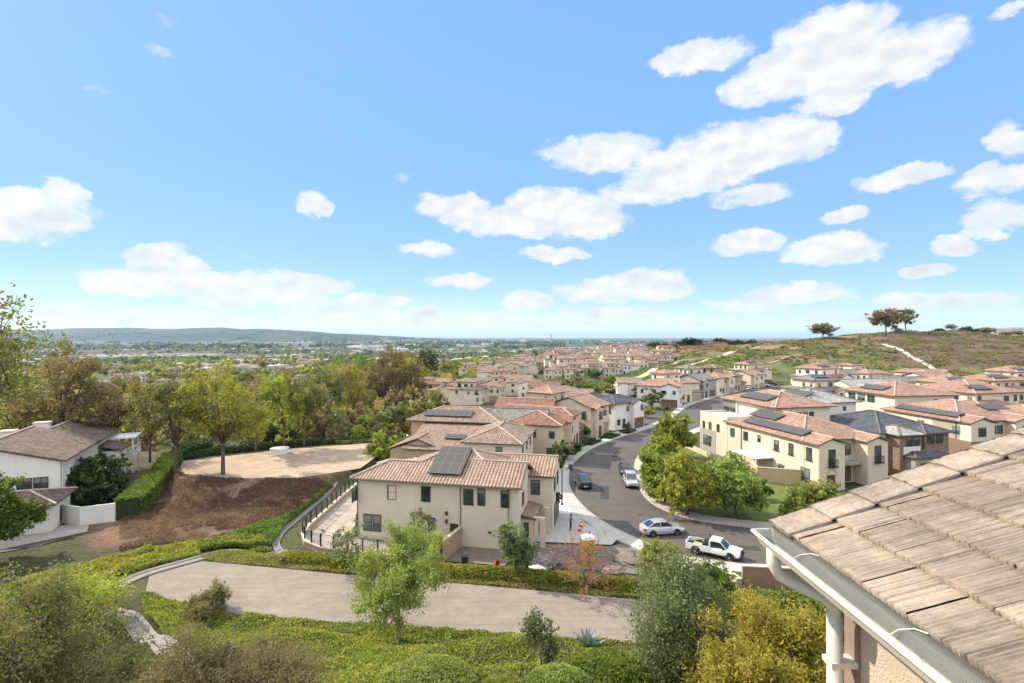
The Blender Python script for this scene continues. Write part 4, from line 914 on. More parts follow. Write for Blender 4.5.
for A, B, dp, wl, tl, st, lb, tw in brow:
    town_house(lb, A, B, dp, wl, tl, int(A[0]) + 3, 0, 'houses below the green hill', tower=tw, style=st, solar='f' if tw else None)
# ------------------------------------------------------------------ foliage
def quads_mesh(name, cen, ax1, ax2, mats, mi=None):
    n = len(cen); v = np.empty((n, 4, 3)); v[:, 0] = cen - ax1; v[:, 1] = cen - ax2; v[:, 2] = cen + ax1; v[:, 3] = cen + ax2
    me = bpy.data.meshes.new(name); me.vertices.add(n * 4); me.vertices.foreach_set('co', v.ravel().astype(np.float32))
    fill_quads(me, np.arange(n * 4, dtype=np.int32).reshape(n, 4))
    for m in (mats if isinstance(mats, list) else [mats]): me.materials.append(m)
    if mi is not None: me.polygons.foreach_set('material_index', mi.astype(np.int32))
    me.update(calc_edges=True); return me
def leafs(cen, size, g, aspect=.5, droop=0.0, up=0.0):
    """random leaf-shaped faces around the given centres"""
    n = len(cen); a = g.normal(size=(n, 3)); a[:, 2] = a[:, 2] * (1 - droop) - droop * 2.0
    a /= np.linalg.norm(a, axis=1)[:, None]
    b = g.normal(size=(n, 3)); b[:, 2] *= (1 - up); b -= (b * a).sum(1)[:, None] * a; b /= np.linalg.norm(b, axis=1)[:, None]
    s = size * g.uniform(.6, 1.35, n)[:, None]
    return a * s, b * s * aspect
LF = {
 'pepper': leafmat('pepper_leaves', (0.150, 0.195, 0.050), (0.250, 0.300, 0.080), (0.350, 0.380, 0.120)),
 'verge': leafmat('fresh_leaves', (.130, .165, .031), (.220, .260, .050), (.320, .340, .080), .5),
 'yellowgreen': leafmat('yellow_green_leaves', (0.163, 0.213, 0.037), (0.300, 0.325, 0.062), (0.413, 0.400, 0.088), .4),
 'golden': leafmat('golden_leaves', (.20, .19, .04), (.33, .31, .065), (.43, .40, .10), .6),
 'brown': leafmat('russet_leaves', (.150, .130, .062), (.240, .195, .095), (.320, .250, .125), .35),
 'olive': leafmat('olive_leaves', (.095, .105, .042), (.185, .190, .075), (.27, .265, .115), .6),
 'grey': leafmat('grey_green_leaves', (0.100, 0.131, 0.069), (0.175, 0.213, 0.100), (0.275, 0.312, 0.163), .8),
 'dark': leafmat('dark_leaves', (0.022, 0.044, 0.015), (0.050, 0.088, 0.025), (0.088, 0.138, 0.037), .8, .2),
 'green': leafmat('mid_green_leaves', (0.062, 0.112, 0.025), (0.125, 0.188, 0.037), (0.213, 0.275, 0.062), .5),
 'hazel': leafmat('dry_twig_leaves', (.140, .130, .062), (.225, .205, .100), (.32, .28, .15), .8),
 'red': leafmat('reddish_twigs', (0.275, 0.138, 0.100), (0.375, 0.213, 0.150), (0.450, 0.300, 0.213), .8),
 'dry': leafmat('dry_brown_brush', (.115, .072, .052), (.18, .115, .082), (.25, .165, .118), .8),
 'straw': leafmat('pale_straw_leaves', (.20, .21, .07), (.32, .31, .11), (.42, .39, .16), .6),
 'agave': leafmat('blue_agave', (0.163, 0.213, 0.200), (0.250, 0.312, 0.288), (0.325, 0.388, 0.350), .8, .1),
 'gold2': leafmat('ochre_leaves', (.23, .22, .04), (.38, .37, .06), (.52, .50, .13), 1.2),
}
BARK = M('bark', (.11, .08, .06), .95, .3, 3, .8, 12); BARKP = M('pale_bark', (.24, .20, .16), .95, .25, 3, .8, 12)
def tree_mesh(kind, h, w, seed, fork=.3, lean=0.0, nl=7, ns=4, nleaf=5000, leaf=.2, clump=None, droop=0., bark=None, ragged=.35, flat=1.0, trunk_r=None, aspect=.5, low=.0, scat=.12, stems=1):
    g = np.random.default_rng(seed); rd = random.Random(seed)
    tr = trunk_r or h * .022; tb = MB(); hf = h * fork; top = Vector((lean * h * .2, 0, hf)); tips = []
    for s_ in range(stems):
        an = rd.uniform(0, 6.28); bx, by = (0, 0) if stems == 1 else (.1 * w * math.cos(an), .1 * w * math.sin(an))
        tp = top if stems == 1 else Vector((bx * 1.8, by * 1.8, hf * rd.uniform(.7, 1.1)))
        tb.tube([(bx * .5, by * .5, -.4), (bx * .6, by * .6, 0.02), (tp.x * .5 + rd.uniform(-.1, .1) * tr * 6, tp.y * .5, tp.z * .5), tp], [tr * 1.5, tr * 1.15, tr * .95, tr * .8], 7)
        for i in range(max(2, nl // stems)):
            a = 2 * math.pi * (i + rd.uniform(-.3, .3)) / max(1, nl // stems) + an
            rr_ = w / 2 * rd.uniform(.45, .95); up = rd.uniform(.15 + low * -.3, 1.0); rr_ *= math.sqrt(max(.12, 1 - (up * .9) ** 2)) * 1.05
            zc = hf + (h - hf) * (low + up * (1 - low)) * rd.uniform(.78, .97)
            tip = Vector((tp.x + rr_ * math.cos(a), tp.y + rr_ * math.sin(a), zc))
            mid = tp.lerp(tip, .5) + Vector((rd.uniform(-.06, .06) * w, rd.uniform(-.06, .06) * w, (h - hf) * .07))
            tb.tube([tp - Vector((0, 0, tr * .5)), tp.lerp(mid, .5) + Vector((0, 0, h * .012)), mid, mid.lerp(tip, .6), tip], [tr * .55, tr * .45, tr * .34, tr * .2, tr * .07], 5)
            tips.append((tip, 1.0))
            for k in range(ns):
                f = rd.uniform(.35, .9); st = mid.lerp(tip, (f - .5) * 2) if f > .5 else tp.lerp(mid, f * 2)
                dv = Vector((rd.gauss(0, 1), rd.gauss(0, 1), rd.gauss(.25, .7))); dv.normalize()
                en = st + dv * w * rd.uniform(.13, .26)
                en.z = min(max(en.z, hf * .75), h * .98)
                tb.tube([st, st.lerp(en, .5) + Vector((0, 0, .01 * h)), en], [tr * .22, tr * .13, tr * .04], 4); tips.append((en, .8))
    tb.smooth = True
    tm = tb.mesh('trunk', bark or BARK)
    cl = clump or w * .13; T = np.array([tuple(t) for t, _ in tips]); S = np.array([s for _, s in tips]) * g.uniform(1 - ragged, 1 + ragged, len(tips))
    pr = S ** 2 / (S ** 2).sum(); idx = g.choice(len(T), nleaf, p=pr)
    off = g.normal(size=(nleaf, 3)); rad = np.abs(g.normal(0, 1, nleaf)) ** .8; off /= np.linalg.norm(off, axis=1)[:, None]
    off *= (rad * cl)[:, None] * S[idx][:, None] * 1.05; off[:, 2] *= .75 * flat
    # finer leaf sprays: leaves gather on a few hundred little twigs
    nt_ = max(40, nleaf // 14); tw = g.integers(0, nleaf, nt_); pick = g.integers(0, nt_, nleaf)
    cen0 = T[idx] + off; cen = cen0[tw[pick]] + g.normal(0, 1, (nleaf, 3)) * (scat * cl * 1.9)
    if droop: cen[:, 2] -= droop * cl * 1.6 * g.uniform(0, 1, nleaf) ** 1.5
    cen[:, 2] = np.maximum(cen[:, 2], hf * .25 + .05)
    a, b = leafs(cen, leaf, g, aspect, droop)
    cm = quads_mesh('crown', cen, a, b, LF[kind]); return tm, cm, h, w
def plant(name, label, cat, P, loc, h=None, w=None, rz=0.0, group=None, parts=('trunk', 'crown')):
    tm, cm, h0, w0 = P; r = empty(name, loc, rz); r.scale = ((w or w0) / w0, (w or w0) / w0, (h or h0) / h0); tag(r, label, cat, group)
    for nm, me_ in zip(parts, (tm, cm)):
        o = bpy.data.objects.new(nm, me_); col.objects.link(o); o.parent = r
    return r
def at_px(px, py, hpx, wpx):
    x, y, z = hit(px, py); k = y / F; return (x, y, z - .03), hpx * k, wpx * k
# -- near trees, each its own mesh
def near_tree(label, px, py, hpx, wpx, kind, seed, leafpx=3.0, nleaf=9000, name='tree', cat='tree', **kw):
    loc, h, w = at_px(px, py, hpx, wpx); leaf = leafpx * .62 * loc[1] / F; nleaf = int(nleaf * 2.0)
    return plant(name, label, cat, tree_mesh(kind, h, w, seed, nleaf=nleaf, leaf=leaf, **kw), loc, rz=0.0, parts=('trunk', 'crown') if cat == 'tree' else ('stem', 'foliage'))
near_tree('bright green weeping pepper tree standing alone at the near edge of the dirt track', 398, 643, 116, 118, 'pepper', 3, 3.0, 11000, name='pepper_tree', fork=.34, nl=13, ns=6, droop=.5, clump=.5, aspect=.3, low=.12, scat=.16, bark=BARKP, ragged=.3)
near_tree('thin olive sapling below the dirt track, left of the agave', 541, 676, 74, 44, 'grey', 4, 2.4, 2600, fork=.22, nl=7, ns=3, clump=.28, bark=BARKP)
near_tree('tall grey-green tree in front of the white pickup, left of the golden bush', 682, 694, 138, 98, 'grey', 5, 2.8, 24000, fork=.12, nl=15, ns=7, aspect=.4, low=-.2, clump=.55, scat=.2)
near_tree('pale green leafy young tree rising just below the white pickup', 662, 600, 70, 44, 'pepper', 15, 2.6, 5000, fork=.2, nl=9, ns=5, aspect=.35, low=-.1, droop=.3)
near_tree('big golden yellow bush at the bottom beside the white downspout', 752, 716, 118, 138, 'gold2', 6, 3.6, 34000, name='golden_bush', cat='bush', fork=.06, nl=24, ns=8, aspect=.32, low=-.35, clump=.42, scat=.18, stems=5, droop=.0)
near_tree('dark green bush between the golden bush and the brown block wall', 806, 640, 50, 90, 'green', 7, 3.2, 9000, name='green_bush', cat='bush', fork=.06, nl=14, ns=6, low=-.3, stems=4)
near_tree('small green tree behind the golden bush next to the pale stair piers', 712, 612, 48, 60, 'green', 8, 2.8, 6000, fork=.15, nl=10, ns=5, low=-.2)
near_tree('big dull olive bush filling the bottom left corner of the view', 34, 748, 172, 168, 'olive', 9, 3.4, 24000, name='olive_bush', cat='bush', fork=.1, nl=26, ns=9, low=-.2, clump=.42, stems=5, scat=.22, aspect=.35, ragged=.5)
near_tree('feathery brown-green bush at the bottom, right of the olive bush', 238, 738, 100, 150, 'hazel', 10, 3.4, 26000, name='feathery_bush', cat='bush', fork=.08, nl=22, ns=8, low=-.3, clump=.4, stems=5, aspect=.25, scat=.2)
near_tree('lower feathery olive bush between the two big bushes at the bottom left', 146, 736, 78, 104, 'olive', 11, 3.2, 16000, name='feathery_bush', cat='bush', fork=.08, nl=16, ns=7, low=-.3, stems=4, aspect=.3)
near_tree('yellow-green leafy shrub behind the olive bush near the lane', 76, 632, 56, 84, 'yellowgreen', 12, 3.0, 11000, name='shrub', cat='bush', fork=.08, nl=16, ns=6, low=-.3, stems=4, aspect=.4, scat=.2)
near_tree('twiggy grey shrub beside the drainage channel at the left', 206, 616, 26, 40, 'hazel', 13, 2.6, 4200, name='shrub', cat='bush', fork=.08, nl=12, ns=6, low=-.2, stems=4, aspect=.25)
near_tree('bright green tree at the left edge in front of the white house', -12, 562, 92, 62, 'green', 14, 3.0, 12000, fork=.2, nl=12, ns=6, low=-.1, aspect=.6)
near_tree('olive-grey young tree in front of the right end of the cream house', 516, 577, 64, 40, 'grey', 16, 2.2, 4200, fork=.18, nl=12, ns=5, low=-.15)
near_tree('small round olive tree at the corner of the patio wall', 347, 568, 44, 50, 'grey', 17, 2.0, 900, fork=.2, nl=10, ns=4, clump=.5, bark=BARKP)
near_tree('bare reddish small tree beside the hedge strip and the portable toilet', 587, 596, 74, 74, 'red', 18, 1.5, 1300, fork=.15, nl=12, ns=7, clump=.45, aspect=.35, bark=M('red_bark', (.25, .15, .11), .9), trunk_r=.1)
near_tree('sparse grey sapling against the front wall of the cream house', 420, 557, 52, 42, 'grey', 19, 2.0, 900, fork=.2, nl=8, ns=4, clump=.45, bark=BARKP)
near_tree('dark green round tree against the side wall of the white house', 98, 503, 46, 52, 'dark', 20, 3.4, 9000, fork=.15, nl=13, ns=6, low=-.2)
near_tree('tall narrow yellow-green tree on the side terrace of the big pink house', 762, 500, 26, 16, 'green', 46, 2.2, 1500, fork=.12, nl=7, ns=4)
near_tree('grey-green shrub tree outside the right-hand corner of the striped-roof house', 549, 520, 46, 18, 'dark', 47, 2.2, 2200, fork=.12, nl=8, ns=4)
for lb, px, py, hp, wp, kd, sd in (
    ('fresh green street tree on the verge nearest the parked silver suv', 665, 503, 60, 54, 'verge', 21),
    ('yellow-green street tree in the middle of the verge clump', 688, 516, 68, 62, 'yellowgreen', 22),
    ('grey-green street tree at the right of the verge clump', 735, 519, 64, 56, 'pepper', 23),
    ('bright green street tree furthest up the verge, behind the others', 672, 458, 44, 40, 'verge', 24),
    ('green street tree filling the gap at the back of the verge clump', 662, 476, 40, 38, 'verge', 25),
    ('pale leafy tree just over the near rake of the tiled roof', 816, 527, 40, 56, 'pepper', 26)):
    near_tree(lb, px, py, hp, wp, kd, sd, 3.0, 9000, fork=.2, nl=12, ns=6, low=-.15, clump=.75)
near_tree('round yellow-green bush at the back corner of the dirt pad', 386, 461, 29, 31, 'yellowgreen', 27, 2.2, 3500, name='round_bush', cat='bush', fork=.08, nl=14, ns=6, low=-.3, stems=3)
# -- tree whose twigs reach in at the left edge
tm = tree_mesh('olive', 15.5, 7.6, 31, fork=.68, nl=16, ns=9, trunk_r=.13, nleaf=11000, leaf=.07, clump=.42, aspect=.55, bark=BARK, ragged=.4, scat=.3)
plant('tree', 'dark leafy twigs of a tall tree reaching in at the left edge above the horizon', 'tree', tm, (-18.1, 15.6, tz(-18.1, 15.6)), h=23.6 - tz(-18.1, 15.6))
# -- band of tall trees behind the pad
bandp = {}
for kd in ('brown', 'yellowgreen', 'golden', 'olive', 'green'):
    for s in (0, 1): bandp[kd, s] = tree_mesh(kd, 15, 11, 60 + s + 3 * len(kd), fork=.27, nl=11 if s else 9, ns=5, nleaf=6500, leaf=.2, clump=.85 if s else 1.0, aspect=.5, ragged=.5, bark=BARK, low=.08, trunk_r=.22, scat=.16)
band = [(62, 470, 126, 96, 'brown', 0, 'tallest russet-brown tree rising behind the white chimneys'), (20, 466, 96, 76, 'golden', 0, 'ochre tree behind the left end of the white house'),
 (112, 466, 100, 74, 'brown', 1, 'russet tree with crossing limbs behind the ridge of the white house'), (176, 474, 104, 78, 'olive', 0, 'olive-brown tree with a dark trunk at the end of the clipped hedge'),
 (223, 475, 112, 92, 'yellowgreen', 0, 'bright yellow-green tree with a forked trunk at the left edge of the dirt pad'), (150, 462, 84, 56, 'golden', 1, 'golden tree between the russet tree and the hedge-end tree'),
 (284, 449, 72, 44, 'yellowgreen', 1, 'narrow yellow-green tree behind the dirt pad, left of the golden poplar'), (304, 447, 78, 42, 'olive', 1, 'thin olive tree behind the white round tank'),
 (326, 444, 72, 46, 'olive', 0, 'olive tree with several stems behind the middle of the dirt pad'), (353, 438, 68, 32, 'golden', 1, 'narrow golden tree behind the right end of the dirt pad'),
 (256, 452, 76, 44, 'olive', 1, 'olive tree between the yellow-green trees at the pad edge'), (380, 418, 60, 40, 'brown', 1, 'russet tree above the green bank'), (398, 410, 58, 48, 'brown', 0, 'spreading orange-brown tree at the top of the green bank'),
 (412, 404, 44, 34, 'golden', 0, 'golden tree nearest the far terrace on the green bank'), (340, 418, 50, 40, 'golden', 0, 'ochre tree behind the golden poplar'), (268, 425, 52, 50, 'brown', 1, 'rust tree behind the yellow-green trees'),
 (366, 404, 44, 34, 'green', 0, 'green tree behind the russet trees of the bank'), (240, 440, 60, 40, 'yellowgreen', 1, 'yellow-green tree just right of the forked tree')]
for i, (px, py, hp, wp, kd, s, lb) in enumerate(band):
    loc, h, w = at_px(px, py, hp * (1.14 if px > 245 else 1.03), wp * (1.12 if px > 245 else 1)); plant('tree', lb, 'tree', bandp[kd, s], loc, h, w, i * 1.7, 'tall trees behind the dirt pad')
# -- hilltop trees
ht = tree_mesh('brown', 14, 16, 91, fork=.25, nl=14, ns=6, nleaf=5500, leaf=.42, clump=1.5, ragged=.4, flat=.8); hd = tree_mesh('dark', 8, 11, 92, fork=.12, nl=12, ns=6, nleaf=4000, leaf=.5, low=-.2)
hu = tree_mesh('olive', 14, 16, 93, fork=.45, nl=10, ns=5, nleaf=3400, leaf=.42, clump=1.4, ragged=.45, flat=.7, lean=.6)
def top_at(px, y): x = (px - 512) / F * y; return (x, y, tz(x, y) - .1)
for px, y, hp, wp, P_, lb in ((823, 384, 16, 27, ht, 'round bushy tree alone on the left shoulder of the dry hill'), (886, 392, 25, 33, ht, 'left and denser tree of the pair on the hilltop'), (906, 396, 23, 28, hu, 'right tree of the hilltop pair with a bare leaning trunk')):
    loc = top_at(px, y); plant('tree', lb, 'tree', P_, loc, hp * y / F, wp * y / F, px)
hb = [(951, 7, 11), (966, 5, 14), (986, 8, 17), (899, 5, 8), (1006, 5, 16), (940, 3, 10), (1018, 6, 12), (975, 4, 9)]
for i, (px, hp, wp) in enumerate(hb):
    loc = top_at(px, 412); plant('bush', 'dark bush on the skyline of the dry hill, right of the tree pair', 'bush', hd if i % 2 else ht, loc, hp * 412 / F, wp * 412 / F, i * 2.1, 'dark bushes along the hill skyline', ('stem', 'foliage'))
for i, (px, y, hp, wp) in enumerate([(668, 560, 5, 22), (690, 575, 6, 26), (654, 590, 4, 16), (735, 560, 4, 20), (752, 540, 5, 14), (720, 600, 4, 16), (640, 640, 4, 14)]):
    loc = top_at(px, y); plant('bush', 'dark bush along the low brown hill in the middle distance', 'bush', hd, loc, hp * y / F, wp * y / F, i, 'dark bushes on the low brown hill', ('stem', 'foliage'))
loc, h, w = at_px(427, 383, 34, 30); plant('tree', 'dark green pine standing left of the far tiled terrace', 'tree', tree_mesh('dark', 22, 18, 95, fork=.2, nl=14, ns=6, nleaf=4500, leaf=.7, low=-.2), loc, h, w)
# -- clipped hedge of the white house
def hedge(label, pts, w, h, kind, n, leaf, name='hedge', round_=False):
    P = [Vector((a, b, 0)) for a, b in pts]; P = resample(P, 30); g = np.random.default_rng(len(label)); core = MB(); zs = [tz(p.x, p.y) for p in P]
    kk = .55 if round_ else .86; A = offs(P, w / 2 * kk); B = offs(P, -w / 2 * kk); hc = .6 if round_ else .93
    for i in range(len(P) - 1):
        core.raw([(A[i].x, A[i].y, zs[i]), (A[i + 1].x, A[i + 1].y, zs[i + 1]), (B[i + 1].x, B[i + 1].y, zs[i + 1]), (B[i].x, B[i].y, zs[i]),
                  (A[i].x, A[i].y, zs[i] + h * hc), (A[i + 1].x, A[i + 1].y, zs[i + 1] + h * hc), (B[i + 1].x, B[i + 1].y, zs[i + 1] + h * hc), (B[i].x, B[i].y, zs[i] + h * hc)],
                 [(4, 7, 6, 5), (0, 4, 5, 1), (2, 6, 7, 3)] + ([(3, 7, 4, 0)] if i == 0 else []) + ([(1, 5, 6, 2)] if i == len(P) - 2 else []))
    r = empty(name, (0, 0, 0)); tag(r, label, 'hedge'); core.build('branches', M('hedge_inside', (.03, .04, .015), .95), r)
    t = g.uniform(0, len(P) - 1.001, n); i0 = t.astype(int); f = t - i0
    PA = np.array([tuple(p) for p in P]); c = PA[i0] * (1 - f)[:, None] + PA[i0 + 1] * f[:, None]; Z = np.array(zs); zb = Z[i0] * (1 - f) + Z[i0 + 1] * f
    tan = PA[i0 + 1] - PA[i0]; tan /= np.linalg.norm(tan, axis=1)[:, None]; nor = np.stack([-tan[:, 1], tan[:, 0], tan[:, 0] * 0], 1)
    side = g.integers(0, 3, n); u = g.uniform(-1, 1, n); v = g.uniform(0, 1, n)
    lat = np.where(side == 0, u, np.where(side == 1, 1.0, -1.0)) * w / 2; zz = np.where(side == 0, h, v * h)
    if round_: th = g.uniform(0, np.pi, n); lat = np.cos(th) * w / 2; zz = np.sin(th) * h
    c = c + nor * lat[:, None]; c[:, 2] = zb + zz; c += g.normal(0, leaf * .55, (n, 3)) + fbm(c[:, 0] * 1.3, c[:, 1] * 1.3 + c[:, 2], 3)[:, None] * np.array([0, 0, .35 if round_ else .12])
    a, b = leafs(c, leaf, g, .55)
    o = bpy.data.objects.new('foliage', quads_mesh('foliage', c, a, b, LF[kind])); col.objects.link(o); o.parent = r; return r
hedge('clipped square green hedge between the white house and the brown bank', [(-44.4, 59.2), (-46.8, 65.5), (-49.7, 72), (-52.4, 79)], 2.4, 2.3, 'green', 26000, .16)
hedge('darker hedge behind the terrace of the white house', [(-53.5, 79), (-56, 88), (-56, 94)], 2.0, 2.2, 'dark', 7000, .2)
hedge('rounded yellow-green hedge strip along the back of the dirt track', [(-19.5, 43.6), (-14, 42.6), (-8, 41.6), (-2, 40.6), (4, 39.6), (9.5, 38.4)], 1.5, .75, 'yellowgreen', 30000, .075, round_=True)
hedge('dark low hedge line behind the dirt pad', [(-53, 82.5), (-44, 88.5), (-36, 93), (-27, 96.5), (-23, 97)], 1.5, 1.1, 'dark', 8000, .17, round_=True)
# -- round clipped mounds at the bottom
for lb, px, py, wp, hp, kd, sd in (('rounded blue-green cushion shrub at the bottom centre', 425, 694, 118, 24, 'pepper', 1), ('broad pale green cushion shrub at the bottom, right of the sapling', 610, 700, 100, 40, 'verge', 2), ('pale green cushion shrub at the bottom beside the tall grey-green tree', 560, 712, 90, 36, 'pepper', 3), ('low green cushion shrub at the bottom between the two paths', 505, 712, 70, 26, 'verge', 4)):
    x, y, z = hit(px, py); w = wp * y / F; h = hp * y / F * 1.1; g = np.random.default_rng(sd); n = 16000
    d = g.normal(size=(n, 3)); d[:, 2] = np.abs(d[:, 2]); d /= np.linalg.norm(d, axis=1)[:, None]; d *= g.uniform(.9, 1.02, n)[:, None] * (1 + .18 * fbm(d[:, 0] * 3 + sd, d[:, 1] * 3 + d[:, 2] * 2, 3))[:, None]
    c = d * np.array([w / 2, w / 2.3, h]); a, b = leafs(c, .05, g, .5)
    r = empty('cushion_shrub', (x, y, z - .05)); tag(r, lb, 'bush'); o = bpy.data.objects.new('foliage', quads_mesh('foliage', c, a, b, LF[kd])); col.objects.link(o); o.parent = r
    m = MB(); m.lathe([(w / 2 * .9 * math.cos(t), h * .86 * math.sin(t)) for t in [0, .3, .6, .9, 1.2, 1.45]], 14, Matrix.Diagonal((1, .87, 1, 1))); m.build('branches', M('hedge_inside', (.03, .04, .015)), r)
# -- agave
x, y, z = hit(588, 650); ag = MB(); rd = random.Random(8)
for i in range(30):
    a = i * 2.4; el = .35 + .95 * (i / 30); Ln = .95 * (1 - .25 * i / 30); pts = []
    for k in range(5):
        t = k / 4; rr_ = Ln * t; pts.append((rr_ * math.cos(el + t * .1) * math.cos(a), rr_ * math.cos(el + t * .1) * math.sin(a), rr_ * math.sin(el) + .05, .085 * math.sin(math.pi * min(1, .25 + t * .75)) + .004))
    nx, ny = -math.sin(a), math.cos(a)
    vs = []
    for p_ in pts: vs += [(p_[0] - nx * p_[3], p_[1] - ny * p_[3], p_[2] + .03), (p_[0], p_[1], p_[2]), (p_[0] + nx * p_[3], p_[1] + ny * p_[3], p_[2] + .03)]
    ag.raw(vs, [(3 * k + j, 3 * k + j + 1, 3 * k + j + 4, 3 * k + j + 3) for k in range(4) for j in (0, 1)])
o = ag.build('agave', LF['agave'], None, (x, y, z)); tag(o, 'blue-grey spiky agave at the near edge of the dirt track', 'plant'); o.scale = (1.35, 1.35, 1.35)
# -- ground cover, uncountable
def cover(name, poly, n, leaf, kind, hgt=.12, seed=1, aspect=.6, avoid=(), thresh=None, nsc=3.0, lump=.35):
    n = int(n * 1.5); leaf = leaf * .8
    g = np.random.default_rng(seed); xs = [p[0] for p in poly]; ys = [p[1] for p in poly]
    x = g.uniform(min(xs), max(xs), n * 3); y = g.uniform(min(ys), max(ys), n * 3); d, ins = sdist(x, y, poly)
    for pl, mg in avoid:
        da, ia = sdist(x, y, pl); ins &= da > mg
    if thresh is not None: ins &= fbm(x / nsc, y / nsc, 3) > thresh
    x, y = x[ins][:n], y[ins][:n]; lum = np.clip(fbm(x / 1.1, y / 1.1, 3) + .2, 0, 1)
    c = np.stack([x, y, terr(x, y) + g.uniform(0, hgt, len(x)) + lum * lump], 1)
    a, b = leafs(c, leaf, g, aspect, 0, .2); o = bpy.data.objects.new(name, quads_mesh(name, c, a, b, LF[kind])); col.objects.link(o); tag(o, kind='stuff'); return o
near_poly = [(-28, 38.4), (-24.6, 37.2), (-19.6, 35.6), (-10.5, 34.4), (-.8, 33.4), (8, 32.4), (15, 31.5), (15, 18), (3, 15), (-12, 15), (-16, 24), (-21, 30)]
ch = [(-30.6, 40), (-30.6, 37.6), (-27.6, 34), (-23.1, 30.4), (-18.6, 25.9), (-13.6, 21.9), (-8.6, 18.9), (-5.6, 16.4), (-4.4, 17.6), (-7.4, 20.1), (-12.4, 23.1), (-17.4, 27.1), (-21.9, 31.6), (-26.4, 35.2), (-29, 37.7), (-29, 40)]
cover('ground_cover', near_poly, 70000, .085, 'verge', .10, 1, avoid=((ch, .1), (BENCH, .0)))
cover('ground_cover', near_poly, 22000, .09, 'yellowgreen', .16, 2, avoid=((ch, .1), (BENCH, .0)), thresh=.02)
cover('ground_cover', near_poly, 26000, .08, 'green', .08, 3, avoid=((ch, .1), (BENCH, .0)), thresh=0)
cover('ground_cover', [(8, 31), (15, 30), (34, 36), (34, 41), (22, 41.5), (14, 43.6), (12, 38)], 26000, .12, 'green', .2, 4, avoid=((BENCH, .2),))
cover('ground_cover', [(14, 30), (34, 36), (34, 18), (15, 16)], 26000, .12, 'green', .2, 5)
cover('ground_cover', [(-60, 46), (-50, 44), (-36, 47), (-29, 52), (-23.3, 50), (-27, 46), (-32, 40), (-30, 34), (-24, 30), (-20, 24), (-26, 14), (-60, 20)], 60000, .13, 'verge', .35, 6, avoid=((ch, .1), (HLOT, .2)), thresh=-.05)
cover('ground_cover', [(-60, 46), (-50, 44), (-36, 47), (-29, 52), (-23.3, 50), (-27, 46), (-32, 40), (-30, 34), (-24, 30), (-20, 24), (-26, 14), (-60, 20)], 34000, .13, 'hazel', .3, 7, avoid=((ch, .1), (HLOT, .2)), thresh=.02)
emb = [(-44.5, 58), (-51.5, 77), (-46, 72.4), (-39, 70.2), (-29, 70.2), (-24.6, 71), (-25, 58), (-29, 52), (-38, 49.5)]
cover('dry_brush', emb, 30000, .10, 'dry', .25, 8, thresh=-.1); cover('dry_brush', emb, 24000, .09, 'dry', .25, 9, thresh=.0, nsc=5)
cover('ground_cover', [(-32, 50), (-29, 53), (-25.6, 60), (-25.4, 71), (-24.9, 71), (-24.9, 56), (-24, 51), (-28, 47)], 12000, .13, 'green', .5, 10, lump=.7)
cover('ground_cover', [(-44, 98), (-40, 128), (-18, 126), (-20, 104), (-27, 98)], 26000, .26, 'green', .5, 11, lump=.9, thresh=-.1)
cover('ground_cover', [(-25, 75), (-34, 98), (-18, 118), (-14, 112), (-22, 100), (-23, 88)], 9000, .2, 'olive', .5, 12, lump=.9, avoid=((PAD, .4),))
cover('ground_cover', [(-40, 41), (-37, 45.5), (-31, 50.5), (-26, 53), (-24.4, 51), (-28, 47.5), (-31.5, 43), (-33, 39)], 16000, .12, 'yellowgreen', .5, 31, lump=.9)
back = [(-27, 44.2), (-24, 48.6), (-20, 47.6), (-13, 46.2), (0, 44.2), (10, 42.5), (16, 40), (16.5, 35), (9.4, 37), (-3, 39.3), (-13.7, 41), (-26, 43.4)]
cover('ground_cover', back, 26000, .08, 'straw', .12, 51, avoid=((BENCH, .05),)); cover('ground_cover', back, 16000, .08, 'verge', .16, 52, avoid=((BENCH, .05),), thresh=-.02)
# hillside scrub: thousands of low bushes, one object
def scrub(name, n, box, seed, kinds, cond, size=(.6, 1.6), leaf=.35, per=26):
    g = np.random.default_rng(seed); x = g.uniform(box[0], box[1], n); y = g.uniform(box[2], box[3], n); z = terr(x, y); k = cond(x, y, z, g); x, y, z = x[k], y[k], z[k]
    s = g.uniform(size[0], size[1], len(x)); c = np.repeat(np.stack([x, y, z], 1), per, 0); ss = np.repeat(s, per)
    d = g.normal(size=c.shape); d /= np.linalg.norm(d, axis=1)[:, None]; d[:, 2] = np.abs(d[:, 2]) * .8; c += d * ss[:, None] * g.uniform(.6, 1, len(c))[:, None]
    a, b = leafs(c, leaf, g, .7); mi = np.repeat(g.integers(0, len(kinds), len(x)), per)
    o = bpy.data.objects.new(name, quads_mesh(name, c, a, b, [LF[q] for q in kinds], mi)); col.objects.link(o); tag(o, kind='stuff'); return o
lowz = lambda x, y, z, g: (z + 8 * fbm(x / 14, y / 14, 4) < 15) & (fbm(x / 9 + 2, y / 9, 3) > -.06) & (z > 1.5) & (x - .62 * y < 45 + 30 * fbm(x / 20, y / 20, 3))
scrub('hillside_scrub', 9000, (60, 420, 235, 400), 21, ['green', 'olive', 'hazel', 'straw', 'dark'], lowz, (.5, 1.7))
scrub('dry_hillside_scrub', 19000, (120, 520, 240, 430), 22, ['hazel', 'dry', 'olive'], lambda x, y, z, g: ((z + 10 * fbm(x / 14, y / 14, 4) > 10) | (x - .62 * y > 45)) & (fbm(x / 9 + 2, y / 9, 3) > -.05), (.4, 1.4), per=20)
scrub('dry_hillside_scrub', 2500, (60, 520, 480, 680), 23, ['dry', 'hazel', 'olive'], lambda x, y, z, g: (z > 2) & (fbm(x / 19 + 2, y / 19, 3) > -.02), (.8, 2.4), .7, 14)
